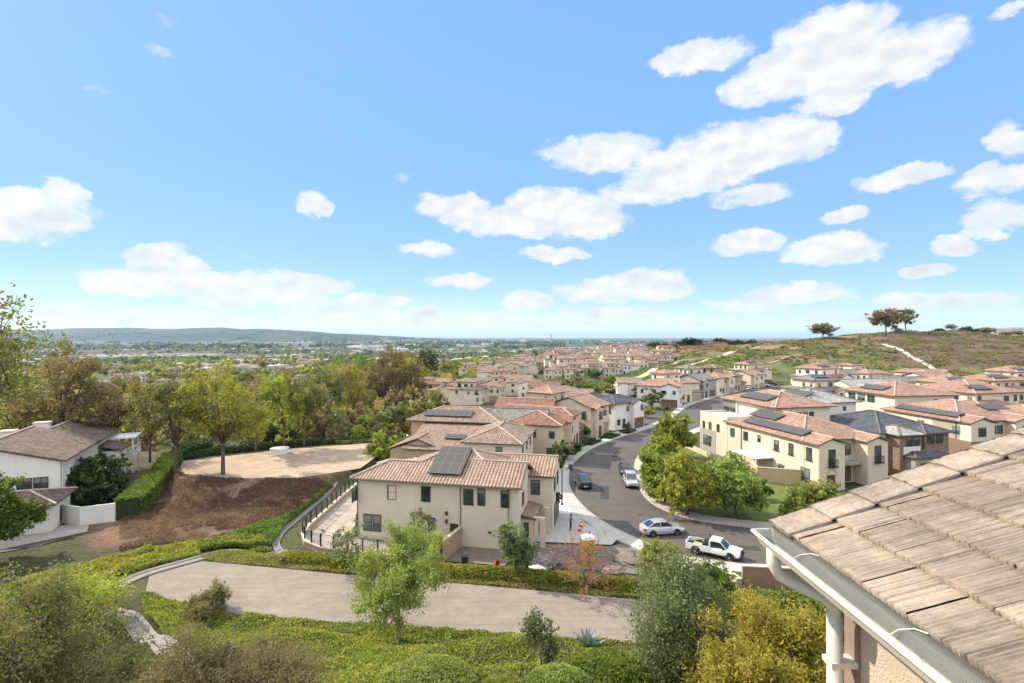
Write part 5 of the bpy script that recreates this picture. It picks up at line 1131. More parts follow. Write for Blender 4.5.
scrub('hillside_scrub', 1800, (25, 130, 195, 345), 24, ['green', 'verge', 'olive'], lambda x, y, z, g: (sdist(x, y, PLATEAU)[0] > 2) & (fbm(x / 8 + 2, y / 8, 3) > .05), (.4, 1.3))
# small trees in front yards beyond the junction and along the row
sm_ = [tree_mesh(k, 5, 3.6, 110 + i, fork=.25, nl=9, ns=4, nleaf=900, leaf=.26, low=-.1) for i, k in enumerate(('green', 'olive', 'verge', 'grey'))]
spots = [(640, 404, 20, 20, 0, 'dark green garden tree at the corner of the terracotta corner house'), (652, 409, 24, 26, 3, 'grey-green garden tree in front of the terracotta corner house'), (629, 400, 14, 14, 2, 'light green tree beside the low white house at the trail'), (664, 414, 12, 16, 1, 'olive shrub tree on the corner lawn beyond the junction'),
         (700, 398, 15, 10, 1, 'small dark tree between the second and third houses beyond the junction'), (645, 418, 14, 18, 2, 'light green sapling at the end of the street row by the junction'), (556, 470, 38, 14, 0, 'narrow green tree at the side wall of the cream corner house'), (566, 460, 22, 22, 1, 'olive garden bush beside the second house of the street row'),
         (586, 437, 16, 16, 0, 'green garden bush before the dusky pink house'), (612, 426, 10, 12, 1, 'small bush between the last two houses of the street row'), (575, 450, 10, 22, 3, 'grey garden shrub by the kerb of the dusky pink house')]
for i, (px, py, hp, wp, s, lb) in enumerate(spots):
    loc, h, w = at_px(px, py, hp, wp); plant('tree', lb, 'tree', sm_[s], loc, h, w, i * 1.3, 'garden trees and bushes along the streets')
# ------------------------------------------------------------------ vehicles
def paint(name, c, metal=.3): 
    if name in _mc: return _mc[name]
    m, nt, out = nodes(name); p = N(nt, 'ShaderNodeBsdfPrincipled'); p.inputs['Metallic'].default_value = metal; p.inputs['Roughness'].default_value = .35; p.inputs['Coat Weight'].default_value = .5
    L(nt, ramp(nt, noise(nt, 3, 4, .7, objvec(nt)), [(.3, tuple(x * .9 for x in c)), (.7, c)]), p.inputs['Base Color']); L(nt, p.outputs[0], out.inputs[0]); _mc[name] = m; return m
TYRE = M('tyre_rubber', (.022, .022, .022), .8, .1); RIM = M('alloy_rim', (.5, .5, .5), .35, .05, metal=.7); BLK = M('black_plastic', (.025, .025, .027), .5, .1)
LAMP = M('clear_lamp', (.7, .7, .72), .15, .05, spec=.8); TAIL = M('red_lamp', (.35, .015, .012), .25, .05, spec=.8); CARGL = M('car_glass', (.02, .028, .035), .06, .05, spec=.9)
def loft(mb, secs, mi=0, closed=True):
    n = len(secs[0]); b = len(mb.v); vs = [p for s in secs for p in s]
    fs = [(i * n + k, i * n + (k + 1) % n, (i + 1) * n + (k + 1) % n, (i + 1) * n + k) for i in range(len(secs) - 1) for k in range(n)]
    fs += [tuple(range(n - 1, -1, -1)), tuple((len(secs) - 1) * n + k for k in range(n))]; mb.raw(vs, fs, mi)
def sec(x, hw, z0, z1, r=.12, taper=.06):
    """one cross-section of a body, rounded shoulders"""
    pts = [(-hw + .1, z0), (hw - .1, z0), (hw, z0 + .12), (hw, z0 + (z1 - z0) * .55), (hw - taper, z1 - r), (hw - taper - r, z1), (-hw + taper + r, z1), (-hw + taper, z1 - r), (-hw, z0 + (z1 - z0) * .55), (-hw, z0 + .12)]
    return [(x, y, z) for y, z in pts]
def wheel(r_, x, y, rad, parent, w=.22):
    s = 1 if y > 0 else -1; T = Matrix.Translation((x, y, rad)) @ Matrix.Rotation(-s * math.pi / 2, 4, 'X')
    m = MB(); m.smooth = True; m.lathe([(rad * .62, -w / 2), (rad * .94, -w / 2), (rad, -w / 2 + .04), (rad, w / 2 - .04), (rad * .94, w / 2), (rad * .62, w / 2)], 20, T); wh = m.build('wheel', TYRE, parent)
    m = MB(); m.lathe([(rad * .6, w / 2 - .03), (rad * .56, w / 2 + .006), (rad * .45, w / 2 - .02), (rad * .16, w / 2 - .01), (rad * .12, w / 2 + .01)], 16, T)
    m.build('rim', RIM, wh); return wh
def car(name, label, cat, loc, rz, pc, kind='sedan', group=None, light=False):
    r = empty(name, loc, rz); tag(r, label, cat, group); b = MB()
    if kind == 'sedan': Ln, hw, st = 4.6, .89, [(-2.3, .6, .38, .78), (-2.22, .76, .28, .93), (-1.9, .86, .22, 1.0), (-1.2, .89, .2, .99), (0, .9, .2, .95), (1.0, .89, .2, .93), (1.7, .86, .22, .82), (2.15, .76, .26, .70), (2.3, .6, .34, .58)]; gh = [(-1.85, .66, .98), (-1.1, .58, 1.38), (-.3, .6, 1.46), (.3, .59, 1.43), (1.25, .68, .92)]; wb, rad = (-1.32, 1.38), .33
    elif kind == 'suv': Ln, hw, st = 4.6, .92, [(-2.3, .72, .42, 1.0), (-2.24, .85, .32, 1.1), (-1.9, .91, .26, 1.1), (-1, .93, .24, 1.08), (.3, .93, .24, 1.06), (1.1, .92, .24, 1.04), (1.8, .88, .26, .98), (2.2, .78, .3, .86), (2.3, .62, .4, .7)]; gh = [(-2.2, .74, 1.1), (-1.9, .66, 1.6), (-.6, .68, 1.7), (.35, .66, 1.66), (1.15, .74, 1.04)]; wb, rad = (-1.4, 1.4), .36
    loft(b, [sec(x, h_, z0, z1) for x, h_, z0, z1 in st]); body = b.build('body', pc, r)
    # glasshouse: dark glass volume with painted roof and pillars
    g = MB(); zb = min(q[2] for q in (gh[0], gh[-1])) - .12
    loft(g, [[(x, -(w_ + (z - zb) * .17), zb), (x, (w_ + (z - zb) * .17), zb), (x, w_ + .01, z - .06), (x, w_ - .07, z), (x, -w_ + .07, z), (x, -w_ - .01, z - .06)] for x, w_, z in gh])
    g.build('window_glass', CARGL, r)
    rf = MB(); s0, s1 = gh[1], gh[3]
    loft(rf, [[(x, -w_ + .0, z - .045), (x, w_, z - .045), (x, w_ - .02, z + .01), (x, w_ - .09, z + .028), (x, -w_ + .09, z + .028), (x, -w_ + .02, z + .01)] for x, w_, z in gh[1:4]]); rf.build('roof', pc, r)
    pl = MB()
    for sy in (-1, 1):
        for i, j, th in ((0, 1, .05), (4, 3, .035)):
            a, c = gh[i], gh[j]; hb = (a[1] + (a[2] - zb) * .17); pl.tube([(a[0], sy * (a[1] + .01), a[2] - .02), (c[0], sy * (c[1] + .005), c[2] - .03)], th, 5)
        for x in (-.42 if kind == 'sedan' else -.35, ) + ((-1.35,) if kind == 'suv' else ()): 
            zt = 1.38 if kind == 'sedan' else 1.6; pl.tube([(x, sy * (hw - .07), .98 if kind == 'sedan' else 1.06), (x, sy * .62 if kind == 'sedan' else sy * .7, zt)], .04, 5)
    pl.build('pillars', pc, r)
    for x in wb:
        for sy in (-1, 1):
            m = MB(); T = Matrix.Translation((x, sy * (hw - .1), rad + .02)) @ Matrix.Rotation(-sy * math.pi / 2, 4, 'X'); m.lathe([(rad + .06, -.1), (rad + .06, .106)], 18, T); m.build('wheel_arch', BLK, r)
            wheel(r, x, sy * (hw - .09), rad, r)
    for sy in (-1, 1):
        m = MB(); zf = st[-2][3]; m.box(2.0, sy * .62 - .16, zf - .2, 2.24, sy * .62 + .16, zf - .04); m.build('headlight', LAMP, r)
        m = MB(); zr = st[1][3]; m.box(-2.27, sy * .66 - .14, zr - .28, -2.05, sy * .66 + .15, zr - .07); m.build('tail_light', TAIL, r)
        m = MB(); m.box(.78, sy * (hw + .02) - .07, 1.0, .95, sy * (hw + .02) + .09, 1.13); m.build('wing_mirror', pc, r)
    m = MB(); m.box(2.12, -.6, .3, 2.32, .6, .5); m.build('grille', BLK, r)
    m = MB(); m.box(-2.33, -.26, .5, -2.28, .26, .62); m.build('number_plate', LAMP, r); return r
SILV = paint('silver_paint', (.52, .53, .54), .5); WHT = paint('white_paint', (.78, .78, .77), 0); NAVY = paint('navy_paint', (.02, .035, .06), .2); BLKP = paint('black_paint', (.02, .02, .022), .1); LBLU = paint('pale_blue_paint', (.35, .42, .5), .3)
a = G(652.5, 537.3, 0); b_ = G(677.3, 535.6, 0); hd_ = math.atan2(b_[1] - a[1], b_[0] - a[0]); cx, cy = (a[0] + b_[0]) / 2 - math.sin(hd_) * .85, (a[1] + b_[1]) / 2 + math.cos(hd_) * .85
car('parked_car', 'silver sedan parked nose right behind the white pickup', 'car', (cx, cy, .005), hd_, SILV)
a = G(696.8, 555, 0); b_ = G(728.6, 562, 0); hp_ = math.atan2(b_[1] - a[1], b_[0] - a[0]); px_, py_ = (a[0] + b_[0]) / 2 - math.sin(hp_) * .85, (a[1] + b_[1]) / 2 + math.cos(hp_) * .85
# pickup
r = empty('pickup_truck', (px_, py_, .005), hp_); tag(r, 'white single-cab pickup with an open bed at the near kerb', 'pickup truck')
b = MB(); loft(b, [sec(x, h_, z0, z1, .08, .04) for x, h_, z0, z1 in [(-.32, .88, .42, 1.02), (.5, .89, .4, 1.03), (1.1, .89, .4, 1.03), (1.8, .88, .42, 1.0), (2.3, .84, .45, .93), (2.42, .7, .5, .8)]])
b.box(-2.5, -.86, .45, -.33, .86, .62); b.box(-2.5, -.88, .5, -.33, -.80, 1.04); b.box(-2.5, .80, .5, -.33, .88, 1.04); b.box(-2.55, -.79, .5, -2.47, .79, 1.04); b.box(-.4, -.79, .6, -.33, .79, 1.04); b.build('body', WHT, r)
b = MB(); b.box(-2.46, -.795, .625, -.41, .795, .66); b.build('bed_floor', BLK, r)
g = MB(); loft(g, [[(x, -w_ - .09, .98), (x, w_ + .09, .98), (x, w_ + .01, z - .05), (x, w_ - .06, z), (x, -w_ + .06, z), (x, -w_ - .01, z - .05)] for x, w_, z in [(-.3, .7, 1.55), (.0, .7, 1.62), (.62, .69, 1.6), (1.25, .72, 1.06)]]); g.build('window_glass', CARGL, r)
g = MB(); loft(g, [[(x, -w_, z - .05), (x, w_, z - .05), (x, w_ - .02, z + .01), (x, w_ - .09, z + .03), (x, -w_ + .09, z + .03), (x, -w_ + .02, z + .01)] for x, w_, z in [(-.34, .71, 1.57), (0, .72, 1.63), (.68, .7, 1.6)]])
for sy in (-1, 1): g.tube([(.66, sy * .7, 1.58), (1.26, sy * .8, 1.04)], .035, 5); g.box(-.345, sy * .76 - .1, .99, -.2, sy * .76 + .06, 1.56)
g.build('roof', WHT, r)
g = MB()
for sy in (-1, 1): g.tube([(-.5, sy * .72, 1.0), (-.5, sy * .72, 1.72)], .035, 6); g.tube([(-.5, sy * .72, 1.7), (-2.35, sy * .8, 1.1)], .02, 5)
g.tube([(-.5, -.72, 1.72), (-.5, .72, 1.72)], .035, 6); g.tube([(-.5, -.72, 1.4), (-.5, .72, 1.4)], .02, 6); g.build('bed_rack', BLK, r)
g = MB(); g.box(-1.9, -.35, .66, -1.0, .3, .85); g.build('cargo', M('cardboard', (.4, .3, .2)), r); g = MB(); g.box(-.98, -.6, .66, -.55, .6, 1.15); g.build('tool_box', BLK, r)
for x in (-1.55, 1.5):
    for sy in (-1, 1):
        m = MB(); T = Matrix.Translation((x, sy * .8, .42)) @ Matrix.Rotation(-sy * math.pi / 2, 4, 'X'); m.lathe([(.46, -.08), (.46, .086)], 18, T); m.build('wheel_arch', BLK, r); wheel(r, x, sy * .8, .38, r, .26)
for sy in (-1, 1): m = MB(); m.box(2.2, sy * .66 - .14, .72, 2.42, sy * .66 + .14, .9); m.build('headlight', LAMP, r); m = MB(); m.box(-2.57, sy * .82 - .06, .66, -2.5, sy * .82 + .05, .98); m.build('tail_light', TAIL, r); m = MB(); m.box(.9, sy * .98 - .08, 1.02, 1.02, sy * .98 + .08, 1.18); m.build('wing_mirror', BLK, r)
m = MB(); m.box(2.38, -.85, .42, 2.56, .85, .62); m.build('bumper', BLK, r); m = MB(); m.box(2.38, -.5, .68, 2.45, .5, .88); m.build('grille', BLK, r); m = MB(); m.box(-2.62, -.8, .4, -2.52, .8, .52); m.build('rear_bumper', RIM, r)
x, y = G(570.5, 494, 0); car('parked_car', 'dark navy suv parked at the left kerb beside the cream corner house', 'car', (10.0, 72.3, .005), R(92), NAVY, 'suv')
car('parked_car', 'silver suv parked at the right kerb below the verge trees', 'car', (16.9, 72.8, .005), R(-96), SILV, 'suv')
car('parked_car', 'black car at the right kerb half hidden by the verge trees, beyond the silver suv', 'car', (17.6, 79.6, .005), R(-98), BLKP, 'sedan')
for (px, py, rz, pc, kd, lb) in ((612, 423.5, -32, SILV, 'sedan', 'silver car on the driveway of the last white house in the row'), (620, 419.5, -30, BLKP, 'suv', 'dark suv on the driveway beside the silver car at the row end'), (750, 388.5, -35, LBLU, 'sedan', 'pale blue car parked at the far bend in front of the tan house'),
                                 (764, 386.5, -35, SILV, 'suv', 'silver suv parked at the far bend behind the pale blue car'), (772, 384.8, -35, BLKP, 'suv', 'black suv furthest away at the far bend'), (628, 427, 50, BLKP, 'sedan', 'black car at the left kerb just before the junction')):
    x, y = G(px, py, 0); car('parked_car', lb, 'car', (x, y, .15 if py in (423.5, 419.5) else .006), R(rz), pc, kd)
# ------------------------------------------------------------------ construction yard
def P0(px, py, z=0): x, y = G(px, py, z); return x, y
x, y = P0(587.2, 560.5); r = empty('portable_toilet', (x, y, .02), R(12)); tag(r, 'yellow portable toilet with a pale domed roof beside the bare reddish tree', 'portable toilet')
YEL = M('yellow_plastic', (.52, .33, .04), .55, .12, 1.5); m = MB(); m.box(-.55, -.55, .12, .55, .55, 2.1); m.box(-.6, -.6, 0, .6, .6, .12)
for i in range(6): m.box(-.45 + i * .18, .55, .3, -.38 + i * .18, .57, 1.9)
m.build('cabin', YEL, r); m = MB(); m.box(-.42, -.58, .15, .42, -.545, 2.0); m.build('door', M('yellow_door', (.45, .28, .035), .55), r)
m = MB(); loft(m, [[(x_, -.6 * k, 2.1), (x_, .6 * k, 2.1), (x_, .45 * k, 2.34 * 1 - .1 * abs(x_)), (x_, -.45 * k, 2.34 - .1 * abs(x_))] for x_, k in ((-.6, .96), (-.3, 1), (0, 1), (.3, 1), (.6, .96))]); m.build('roof', M('white_plastic', (.62, .6, .56), .5), r)
m = MB(); m.tube([(.4, .4, 2.2), (.4, .4, 2.6)], .05, 8); m.build('vent_pipe', BLK, r)
CONE = M('orange_red_plastic', (.6, .07, .03), .5); WB = M('white_band', (.75, .75, .73), .5)
for (px, py, lb) in ((581.2, 527, 'upright red-orange traffic cone on the pale concrete beside the worker'), (579.5, 531, 'second red-orange traffic cone, nearer the forecourt dirt')):
    x, y = P0(px, py, .15); r = empty('traffic_cone', (x, y, .15)); tag(r, lb, 'cone')
    m = MB(); m.box(-.22, -.22, 0, .22, .22, .04); m.build('base', CONE, r); m = MB(); m.smooth = True; m.lathe([(.16, .04), (.11, .28)], 14); m.lathe([(.085, .45), (.03, .72)], 14); m.build('cone', CONE, r); m = MB(); m.lathe([(.112, .28), (.086, .45)], 14); m.build('band', WB, r)
x, y = P0(465, 567); r = empty('trash_bin', (x, y, 0)); tag(r, 'black wheeled rubbish bin beside the side-yard wall of the cream house', 'bin')
m = MB(); loft(m, [[(-a_ , -a_, z), (a_, -a_, z), (a_, a_, z), (-a_, a_, z)] for a_, z in ((.24, .06), (.3, .95))]); m.build('body', BLK, r); m = MB(); m.box(-.33, -.34, .95, .33, .34, 1.03); m.box(-.3, .32, .9, .3, .4, .98); m.build('lid', BLK, r)
for sx_ in (-.26, .26): m = MB(); m.lathe([(.1, -.03), (.1, .03)], 12, Matrix.Translation((sx_, .28, .1)) @ Matrix.Rotation(math.pi / 2, 4, 'Y')); m.build('wheel', TYRE, r)
x, y = P0(496, 565); m = MB(); m.lathe([(.17, 0), (.22, .42), (.235, .42), (.235, .46), (.21, .46), (.16, .05)], 14); o = m.build('bucket', CONE, None, (x, y, .015)); tag(o, 'red bucket lying among rubble in the side yard of the cream house', 'bucket'); o.rotation_euler = (1.2, 0, .4); o.location.z = .2
def lump(name, label, cat, px, py, size, mat, sd, zs=.5, group=None):
    x, y = P0(px, py); g = np.random.default_rng(sd); bm_ = MB(); n = 10; secs = []
    for i in range(6):
        t = i / 5 * math.pi / 2; secs.append([(size * math.cos(t) * math.cos(2 * math.pi * k / n) * (1 + g.uniform(-.25, .25)), size * math.cos(t) * math.sin(2 * math.pi * k / n) * (1 + g.uniform(-.25, .25)), size * zs * math.sin(t) * (1 + g.uniform(-.2, .2)) - .05) for k in range(n)])
    loft(bm_, secs); o = bm_.build(name, mat, None, (x, y, .02)); tag(o, label, cat, group); return o
BAG = M('black_bag', (.02, .02, .022), .35, .3, 4, .9, 6)
lump('rubbish_bag', 'larger black plastic rubbish bag on the dirt left of the reddish tree', 'bag', 560, 570, .75, BAG, 1, .75); lump('rubbish_bag', 'smaller black plastic rubbish bag beside the larger one', 'bag', 552.5, 568, .5, BAG, 2, .75)
RUB = M('rubble', (.22, .19, .17), .95, .5, 5, 1, 8)
lump('rubble_pile', 'grey heap of broken rubble beside the black bags', 'rubble pile', 543, 559, 1.0, RUB, 3, .5); lump('rubble_pile', 'low pale heap of scraps on the dirt left of the black bags', 'rubble pile', 536, 570, .9, M('pale_scraps', (.5, .45, .4), .9, .5, 6), 4, .35)
lump('rubble_pile', 'grey rubble heap in the side yard of the cream house near the bin', 'rubble pile', 476, 569, .8, RUB, 6, .3)
lump('brush_pile', 'mound of dead grey brush on the gravel bed', 'brush pile', 634, 561, 1.9, M('dead_brush', (.17, .14, .12), .95, .5, 7, 1, 10), 7, .42)
lump('dirt_mound', 'grey dirt mound on the forecourt right of the portable toilet', 'dirt mound', 612, 569, 1.2, M('grey_dirt', (.19, .16, .135), .95, .4, 4, 1, 9), 8, .35)
g = np.random.default_rng(3); mb = MB()
for i in range(1100):
    x, y = g.uniform(1, 13.5), g.uniform(46.5, 51)
    if sdist(np.array([x]), np.array([y]), [(0.9, 46.6), (1.3, 50.8), (9, 51), (13, 49), (14, 46.4), (6, 46.2)])[1][0]:
        s = g.uniform(.02, .11) * (2 if i % 40 == 0 else 1); T = Matrix.Translation((x, y, .03)) @ Matrix.Rotation(g.uniform(0, 6), 4, Vector(g.normal(size=3)).normalized()); mb.box(-s, -s * .7, -s * .5, s, s * .7, s * .5, T=T)
tag(mb.build('stone_debris', RUB), kind='stuff')
# sign pole at the kerb, wall lamp
x, y = P0(562, 506); r = empty('street_pole', (x, y, .13)); tag(r, 'thin dark blue-grey pole on the left pavement by the navy suv', 'pole'); m = MB(); m.tube([(0, 0, 0), (0, 0, 4.6)], [.09, .06], 8); m.build('shaft', M('blue_grey_metal', (.06, .08, .12), .5), r); m = MB(); m.lathe([(.16, 0), (.14, .25)], 10); m.build('base', IRON, r)
for px, py, lb in ((574.5, 469, 'dark utility box in the pavement on the left kerb beside the side road mouth'),): 
    x, y = P0(px - 4, py); m = MB(); m.box(-.3, -.5, 0, .3, .5, .5); m.box(-.33, -.53, .5, .33, .53, .55); o = m.build('utility_box', M('green_box', (.05, .07, .06), .6), None, (x, y, .13)); tag(o, lb, 'utility box')
# round white tank on the pad
x, y = G(279.5, 453, 1.5); r = empty('water_tank', (x, y, 1.5)); tag(r, 'low round white tank at the back edge of the dirt pad', 'tank'); m = MB(); m.lathe([(1.45, 0), (1.45, .75)], 28); m.build('shell', WALL['white'], r); m = MB(); m.lathe([(1.5, .75), (1.5, .84), (1.2, .9), (.3, .95)], 28); m.build('lid', M('pale_lid', (.6, .58, .54)), r)
# shrub beds between driveways along the row
g_ = np.random.default_rng(12)
for i, (ps) in enumerate([[(9.6, 80.5), (6.9, 80.8), (8.2, 85), (10.6, 85.5)], [(12.6, 89.5), (11.2, 90.5), (12.6, 94.5), (14.4, 93.5)], [(16.8, 97.3), (15.2, 98.5), (17.6, 103), (19.6, 101.5)], [(21.6, 103.5), (20, 105), (22.4, 109), (24.6, 107.5)], [(26.4, 109), (25, 111), (27.5, 114), (29.2, 112.5)]]):
    cover('planting_bed', [(a - 1.6, b + .9) for a, b in ps], 2200, .16, 'dark', .4, 40 + i, lump=.5)
for ps in ([(3.0, 70.3), (6.7, 70.3), (6.2, 77), (4.3, 77)], [(10.8, 86.4), (14.0, 94.3), (12.3, 95.6), (10.0, 90)], [(15.6, 97.4), (19.4, 103), (17.5, 105.5), (14.9, 101)], [(22, 106.5), (26, 111), (23.5, 113.5), (21.2, 111)]):
    sheet('driveway', ps, .145, CONC)
# ------------------------------------------------------------------ person
def figure(label, loc, rz, h=1.75):
    J = {'pelvis': (0, 0, .95), 'spine': (.02, 0, 1.15), 'chest': (.03, 0, 1.38), 'neck': (.04, 0, 1.5), 'head': (.07, 0, 1.6), 'crown': (.06, 0, 1.73),
         'lh': (0, .1, .9), 'lk': (.06, .12, .5), 'la': (.0, .13, .08), 'lt': (.16, .14, .04), 'rh': (0, -.1, .9), 'rk': (.03, -.13, .5), 'ra': (-.06, -.15, .08), 'rt': (.1, -.17, .04),
         'ls': (.02, .19, 1.41), 'le': (.06, .28, 1.15), 'lw': (.28, .26, 1.05), 'lf': (.37, .24, 1.05), 'rs': (.02, -.19, 1.41), 're': (.0, -.27, 1.14), 'rw': (.2, -.24, .98), 'rf': (.28, -.22, .96)}
    Rd = {'pelvis': .13, 'spine': .12, 'chest': .145, 'neck': .055, 'head': .095, 'crown': .07, 'lh': .095, 'lk': .065, 'la': .045, 'lt': .04, 'rh': .095, 'rk': .065, 'ra': .045, 'rt': .04, 'ls': .065, 'le': .045, 'lw': .032, 'lf': .035, 'rs': .065, 're': .045, 'rw': .032, 'rf': .035}
    E = [('pelvis', 'spine'), ('spine', 'chest'), ('chest', 'neck'), ('neck', 'head'), ('head', 'crown'), ('pelvis', 'lh'), ('lh', 'lk'), ('lk', 'la'), ('la', 'lt'), ('pelvis', 'rh'), ('rh', 'rk'), ('rk', 'ra'), ('ra', 'rt'), ('chest', 'ls'), ('ls', 'le'), ('le', 'lw'), ('lw', 'lf'), ('chest', 'rs'), ('rs', 're'), ('re', 'rw'), ('rw', 'rf')]
    K = list(J); me_ = bpy.data.meshes.new('body'); me_.from_pydata([J[k] for k in K], [(K.index(a), K.index(b)) for a, b in E], [])
    tmp = bpy.data.objects.new('tmp', me_); col.objects.link(tmp); md = tmp.modifiers.new('s', 'SKIN')
    for i, k in enumerate(K): me_.skin_vertices[0].data[i].radius = (Rd[k], Rd[k]); me_.skin_vertices[0].data[i].use_root = (k == 'pelvis')
    sb = tmp.modifiers.new('u', 'SUBSURF'); sb.levels = sb.render_levels = 2
    dg = bpy.context.evaluated_depsgraph_get(); bm2 = bpy.data.meshes.new_from_object(tmp.evaluated_get(dg)); bpy.data.objects.remove(tmp)
    mats = [M('skin', (.38, .22, .15), .6), M('dark_green_shirt', (.06, .10, .06), .9), M('navy_trousers', (.03, .035, .05), .9), M('boots', (.05, .035, .025), .8)]
    for m in mats: bm2.materials.append(m)
    for p in bm2.polygons:
        c = p.center; p.use_smooth = True
        p.material_index = 3 if c.z < .12 else 2 if c.z < .98 else 0 if (c.z > 1.49 or (c.x > .22)) else 1
    r = empty('person', loc, rz); tag(r, label, 'person'); o = bpy.data.objects.new('body', bm2); col.objects.link(o); o.parent = r
    m = MB(); m.smooth = True; m.lathe([(.115, 1.66), (.118, 1.7), (.1, 1.77), (.05, 1.81)], 16, Matrix.Translation((.06, 0, 0))); m.lathe([(.17, 1.665), (.17, 1.675)], 16, Matrix.Translation((.08, 0, 0))); m.build('hat', M('dark_hat', (.04, .045, .04), .9), r)
    return r
x, y = P0(570.5, 530.5, .15); figure('person in dark green shirt and hat standing on the concrete beside the cones', (x, y, .15), R(-20))

# ------------------------------------------------------------------ the roof beside the camera
hh = 1.48; EX = 1.4 * hh; EY = 2.72 * hh; pz = .367; ZE = CZ - hh
r = empty('stucco_house', (EX + .45, EY - .2, tz(EX + 2, 2))); tag(r, 'nearest house with ribbed tan roof tiles, white gutter and pinkish wall, bottom right', 'house')
zr = r.location.z; ox, oy = r.location.x, r.location.y
def lp(x, y, z): return (x - ox, y - oy, z - zr)
PW = M('pale_pink_stucco', (.52, .41, .315), .92, .06, 3, .9, 60); m = MB()
m.box(EX + .45 - ox, -6 - oy, -1, EX + 9 - ox, EY - .18 - oy, ZE - zr - .06); m.build('wall', PW, r)
m = MB(); m.box(EX + .43 - ox, EY - .32 - oy, 0, EX + .60 - ox, EY - .17 - oy, ZE - zr - .07); m.build('corner_trim', M('brown_corner', (.27, .19, .15), .9), r)
# one shake tile: ribbed grid with ragged butt edge
m0, nt, out = nodes('shake_tile'); v = objvec(nt)
mp = N(nt, 'ShaderNodeMapping'); mp.inputs['Scale'].default_value = (1.2, 9, 3); L(nt, v, mp.inputs[0])
ca_ = ramp(nt, noise(nt, 2.2, 6, .75, v), [(.28, (.17, .14, .115)), (.5, (.275, .228, .185)), (.72, (.39, .33, .27))])
ca_ = mixc(nt, 1., ca_, ramp(nt, noise(nt, 5, 6, .8, mp.outputs[0]), [(.3, .72), (.6, 1.12)]), 'MULTIPLY')
ca_ = mixc(nt, ramp(nt, noise(nt, 1.1, 5, .7, v), [(.5, 0.), (.75, .45)]), ca_, (.30, .19, .13))
oi = N(nt, 'ShaderNodeObjectInfo'); at = N(nt, 'ShaderNodeAttribute', attribute_name='tone'); ca_ = mixc(nt, 1., ca_, ramp(nt, at.outputs['Fac'], [(0, .8), (1, 1.15)]), 'MULTIPLY')
sp = noise(nt, 90, 2, .5, v); ca_ = mixc(nt, ramp(nt, sp, [(.6, 0.), (.7, .5)]), ca_, (.17, .14, .12))
p = N(nt, 'ShaderNodeBsdfPrincipled'); p.inputs['Roughness'].default_value = .92; p.inputs['Specular IOR Level'].default_value = .15; L(nt, ca_, p.inputs['Base Color'])
b = N(nt, 'ShaderNodeBump'); b.inputs['Strength'].default_value = .9; b.inputs['Distance'].default_value = .004; L(nt, noise(nt, 130, 3, .7, v), b.inputs['Height']); L(nt, b.outputs[0], p.inputs['Normal']); L(nt, p.outputs[0], out.inputs[0]); SHAKE = m0
g = np.random.default_rng(77); TV = []; TF = []; TT = []; ny_t, nx_t = 60, 8; ex = .335; wd = .33; cs, sn = math.cos(math.atan(pz)), math.sin(math.atan(pz)); nb = 0
rows = int(5.6 / ex)
for i in range(rows):
    for j in range(26):
        yc = EY - .03 - (j + (.5 if i % 2 else 0)) * wd
        y1 = min(yc, EY - .02); y0 = yc - wd + .0025
        if j == 0 and i % 2: pass
        if i % 2 and j == 0:
            pass
        segs = [(y0, y1)]
        if i % 2 and j == 0: segs.append((yc + .003, EY - .02))
        for (ya, yb) in segs:
            tone = g.uniform(0, 1); dz = g.normal(0, .0025); rib = g.normal(0, 1, ny_t + 1); ph = g.uniform(0, 6)
            ys = np.linspace(ya, yb, ny_t + 1); rid = .0042 * np.sin((ys - ya) / wd * 2 * np.pi * 12 + ph) + .0032 * rib; rag = g.normal(0, .0035, ny_t + 1) + .004 * np.sin((ys - ya) / wd * 2 * np.pi * 9 + ph)
            ss = np.linspace(0, ex + .05, nx_t + 1)
            S, Y = np.meshgrid(ss, ys, indexing='ij'); S = S - rag[None, :] * (1 - S / (ex + .05))
            hgt = .036 - .030 * (S / (ex)) + rid[None, :] * (.75 + .5 * vnoise(S * 14 + ph, Y * 40)) + dz
            s0 = i * ex; X = EX + (s0 + S) * cs - hgt * sn; Z = ZE + (s0 + S) * sn + hgt * cs
            top_ = np.stack([X, Y, Z], -1).reshape(-1, 3)
            # butt face row
            hb = np.full(ny_t + 1, -.004); Xb = EX + (s0 - rag) * cs - hb * sn; Zb = ZE + (s0 - rag) * sn + hb * cs; but = np.stack([Xb, ys, Zb], -1)
            TV.append(but); TV.append(top_); n0 = nb; w_ = ny_t + 1
            idx = n0 + np.arange((nx_t + 2) * w_).reshape(nx_t + 2, w_); q = np.stack([idx[:-1, :-1], idx[:-1, 1:], idx[1:, 1:], idx[1:, :-1]], -1).reshape(-1, 4); TF.append(q); TT.append(np.full((nx_t + 2) * w_, tone)); nb += (nx_t + 2) * w_
TV = np.concatenate(TV) - np.array([ox, oy, zr]); TF = np.concatenate(TF)[:, ::-1].astype(np.int32); TT = np.concatenate(TT)
me = bpy.data.meshes.new('roof'); me.vertices.add(len(TV)); me.vertices.foreach_set('co', TV.ravel().astype(np.float32)); fill_quads(me, np.ascontiguousarray(TF)); me.update(calc_edges=True)
at_ = me.attributes.new('tone', 'FLOAT', 'POINT'); at_.data.foreach_set('value', TT.astype(np.float32)); me.materials.append(SHAKE)
o = bpy.data.objects.new('roof', me); col.objects.link(o); o.parent = r
m = MB(); A_ = [lp(EX + .04, EY - .06, ZE - .03), lp(EX + .04, -4.6, ZE - .03), lp(EX + 5.4 * cs, -4.6, ZE + 5.4 * sn - .03), lp(EX + 5.4 * cs, EY - .06, ZE + 5.4 * sn - .03)]
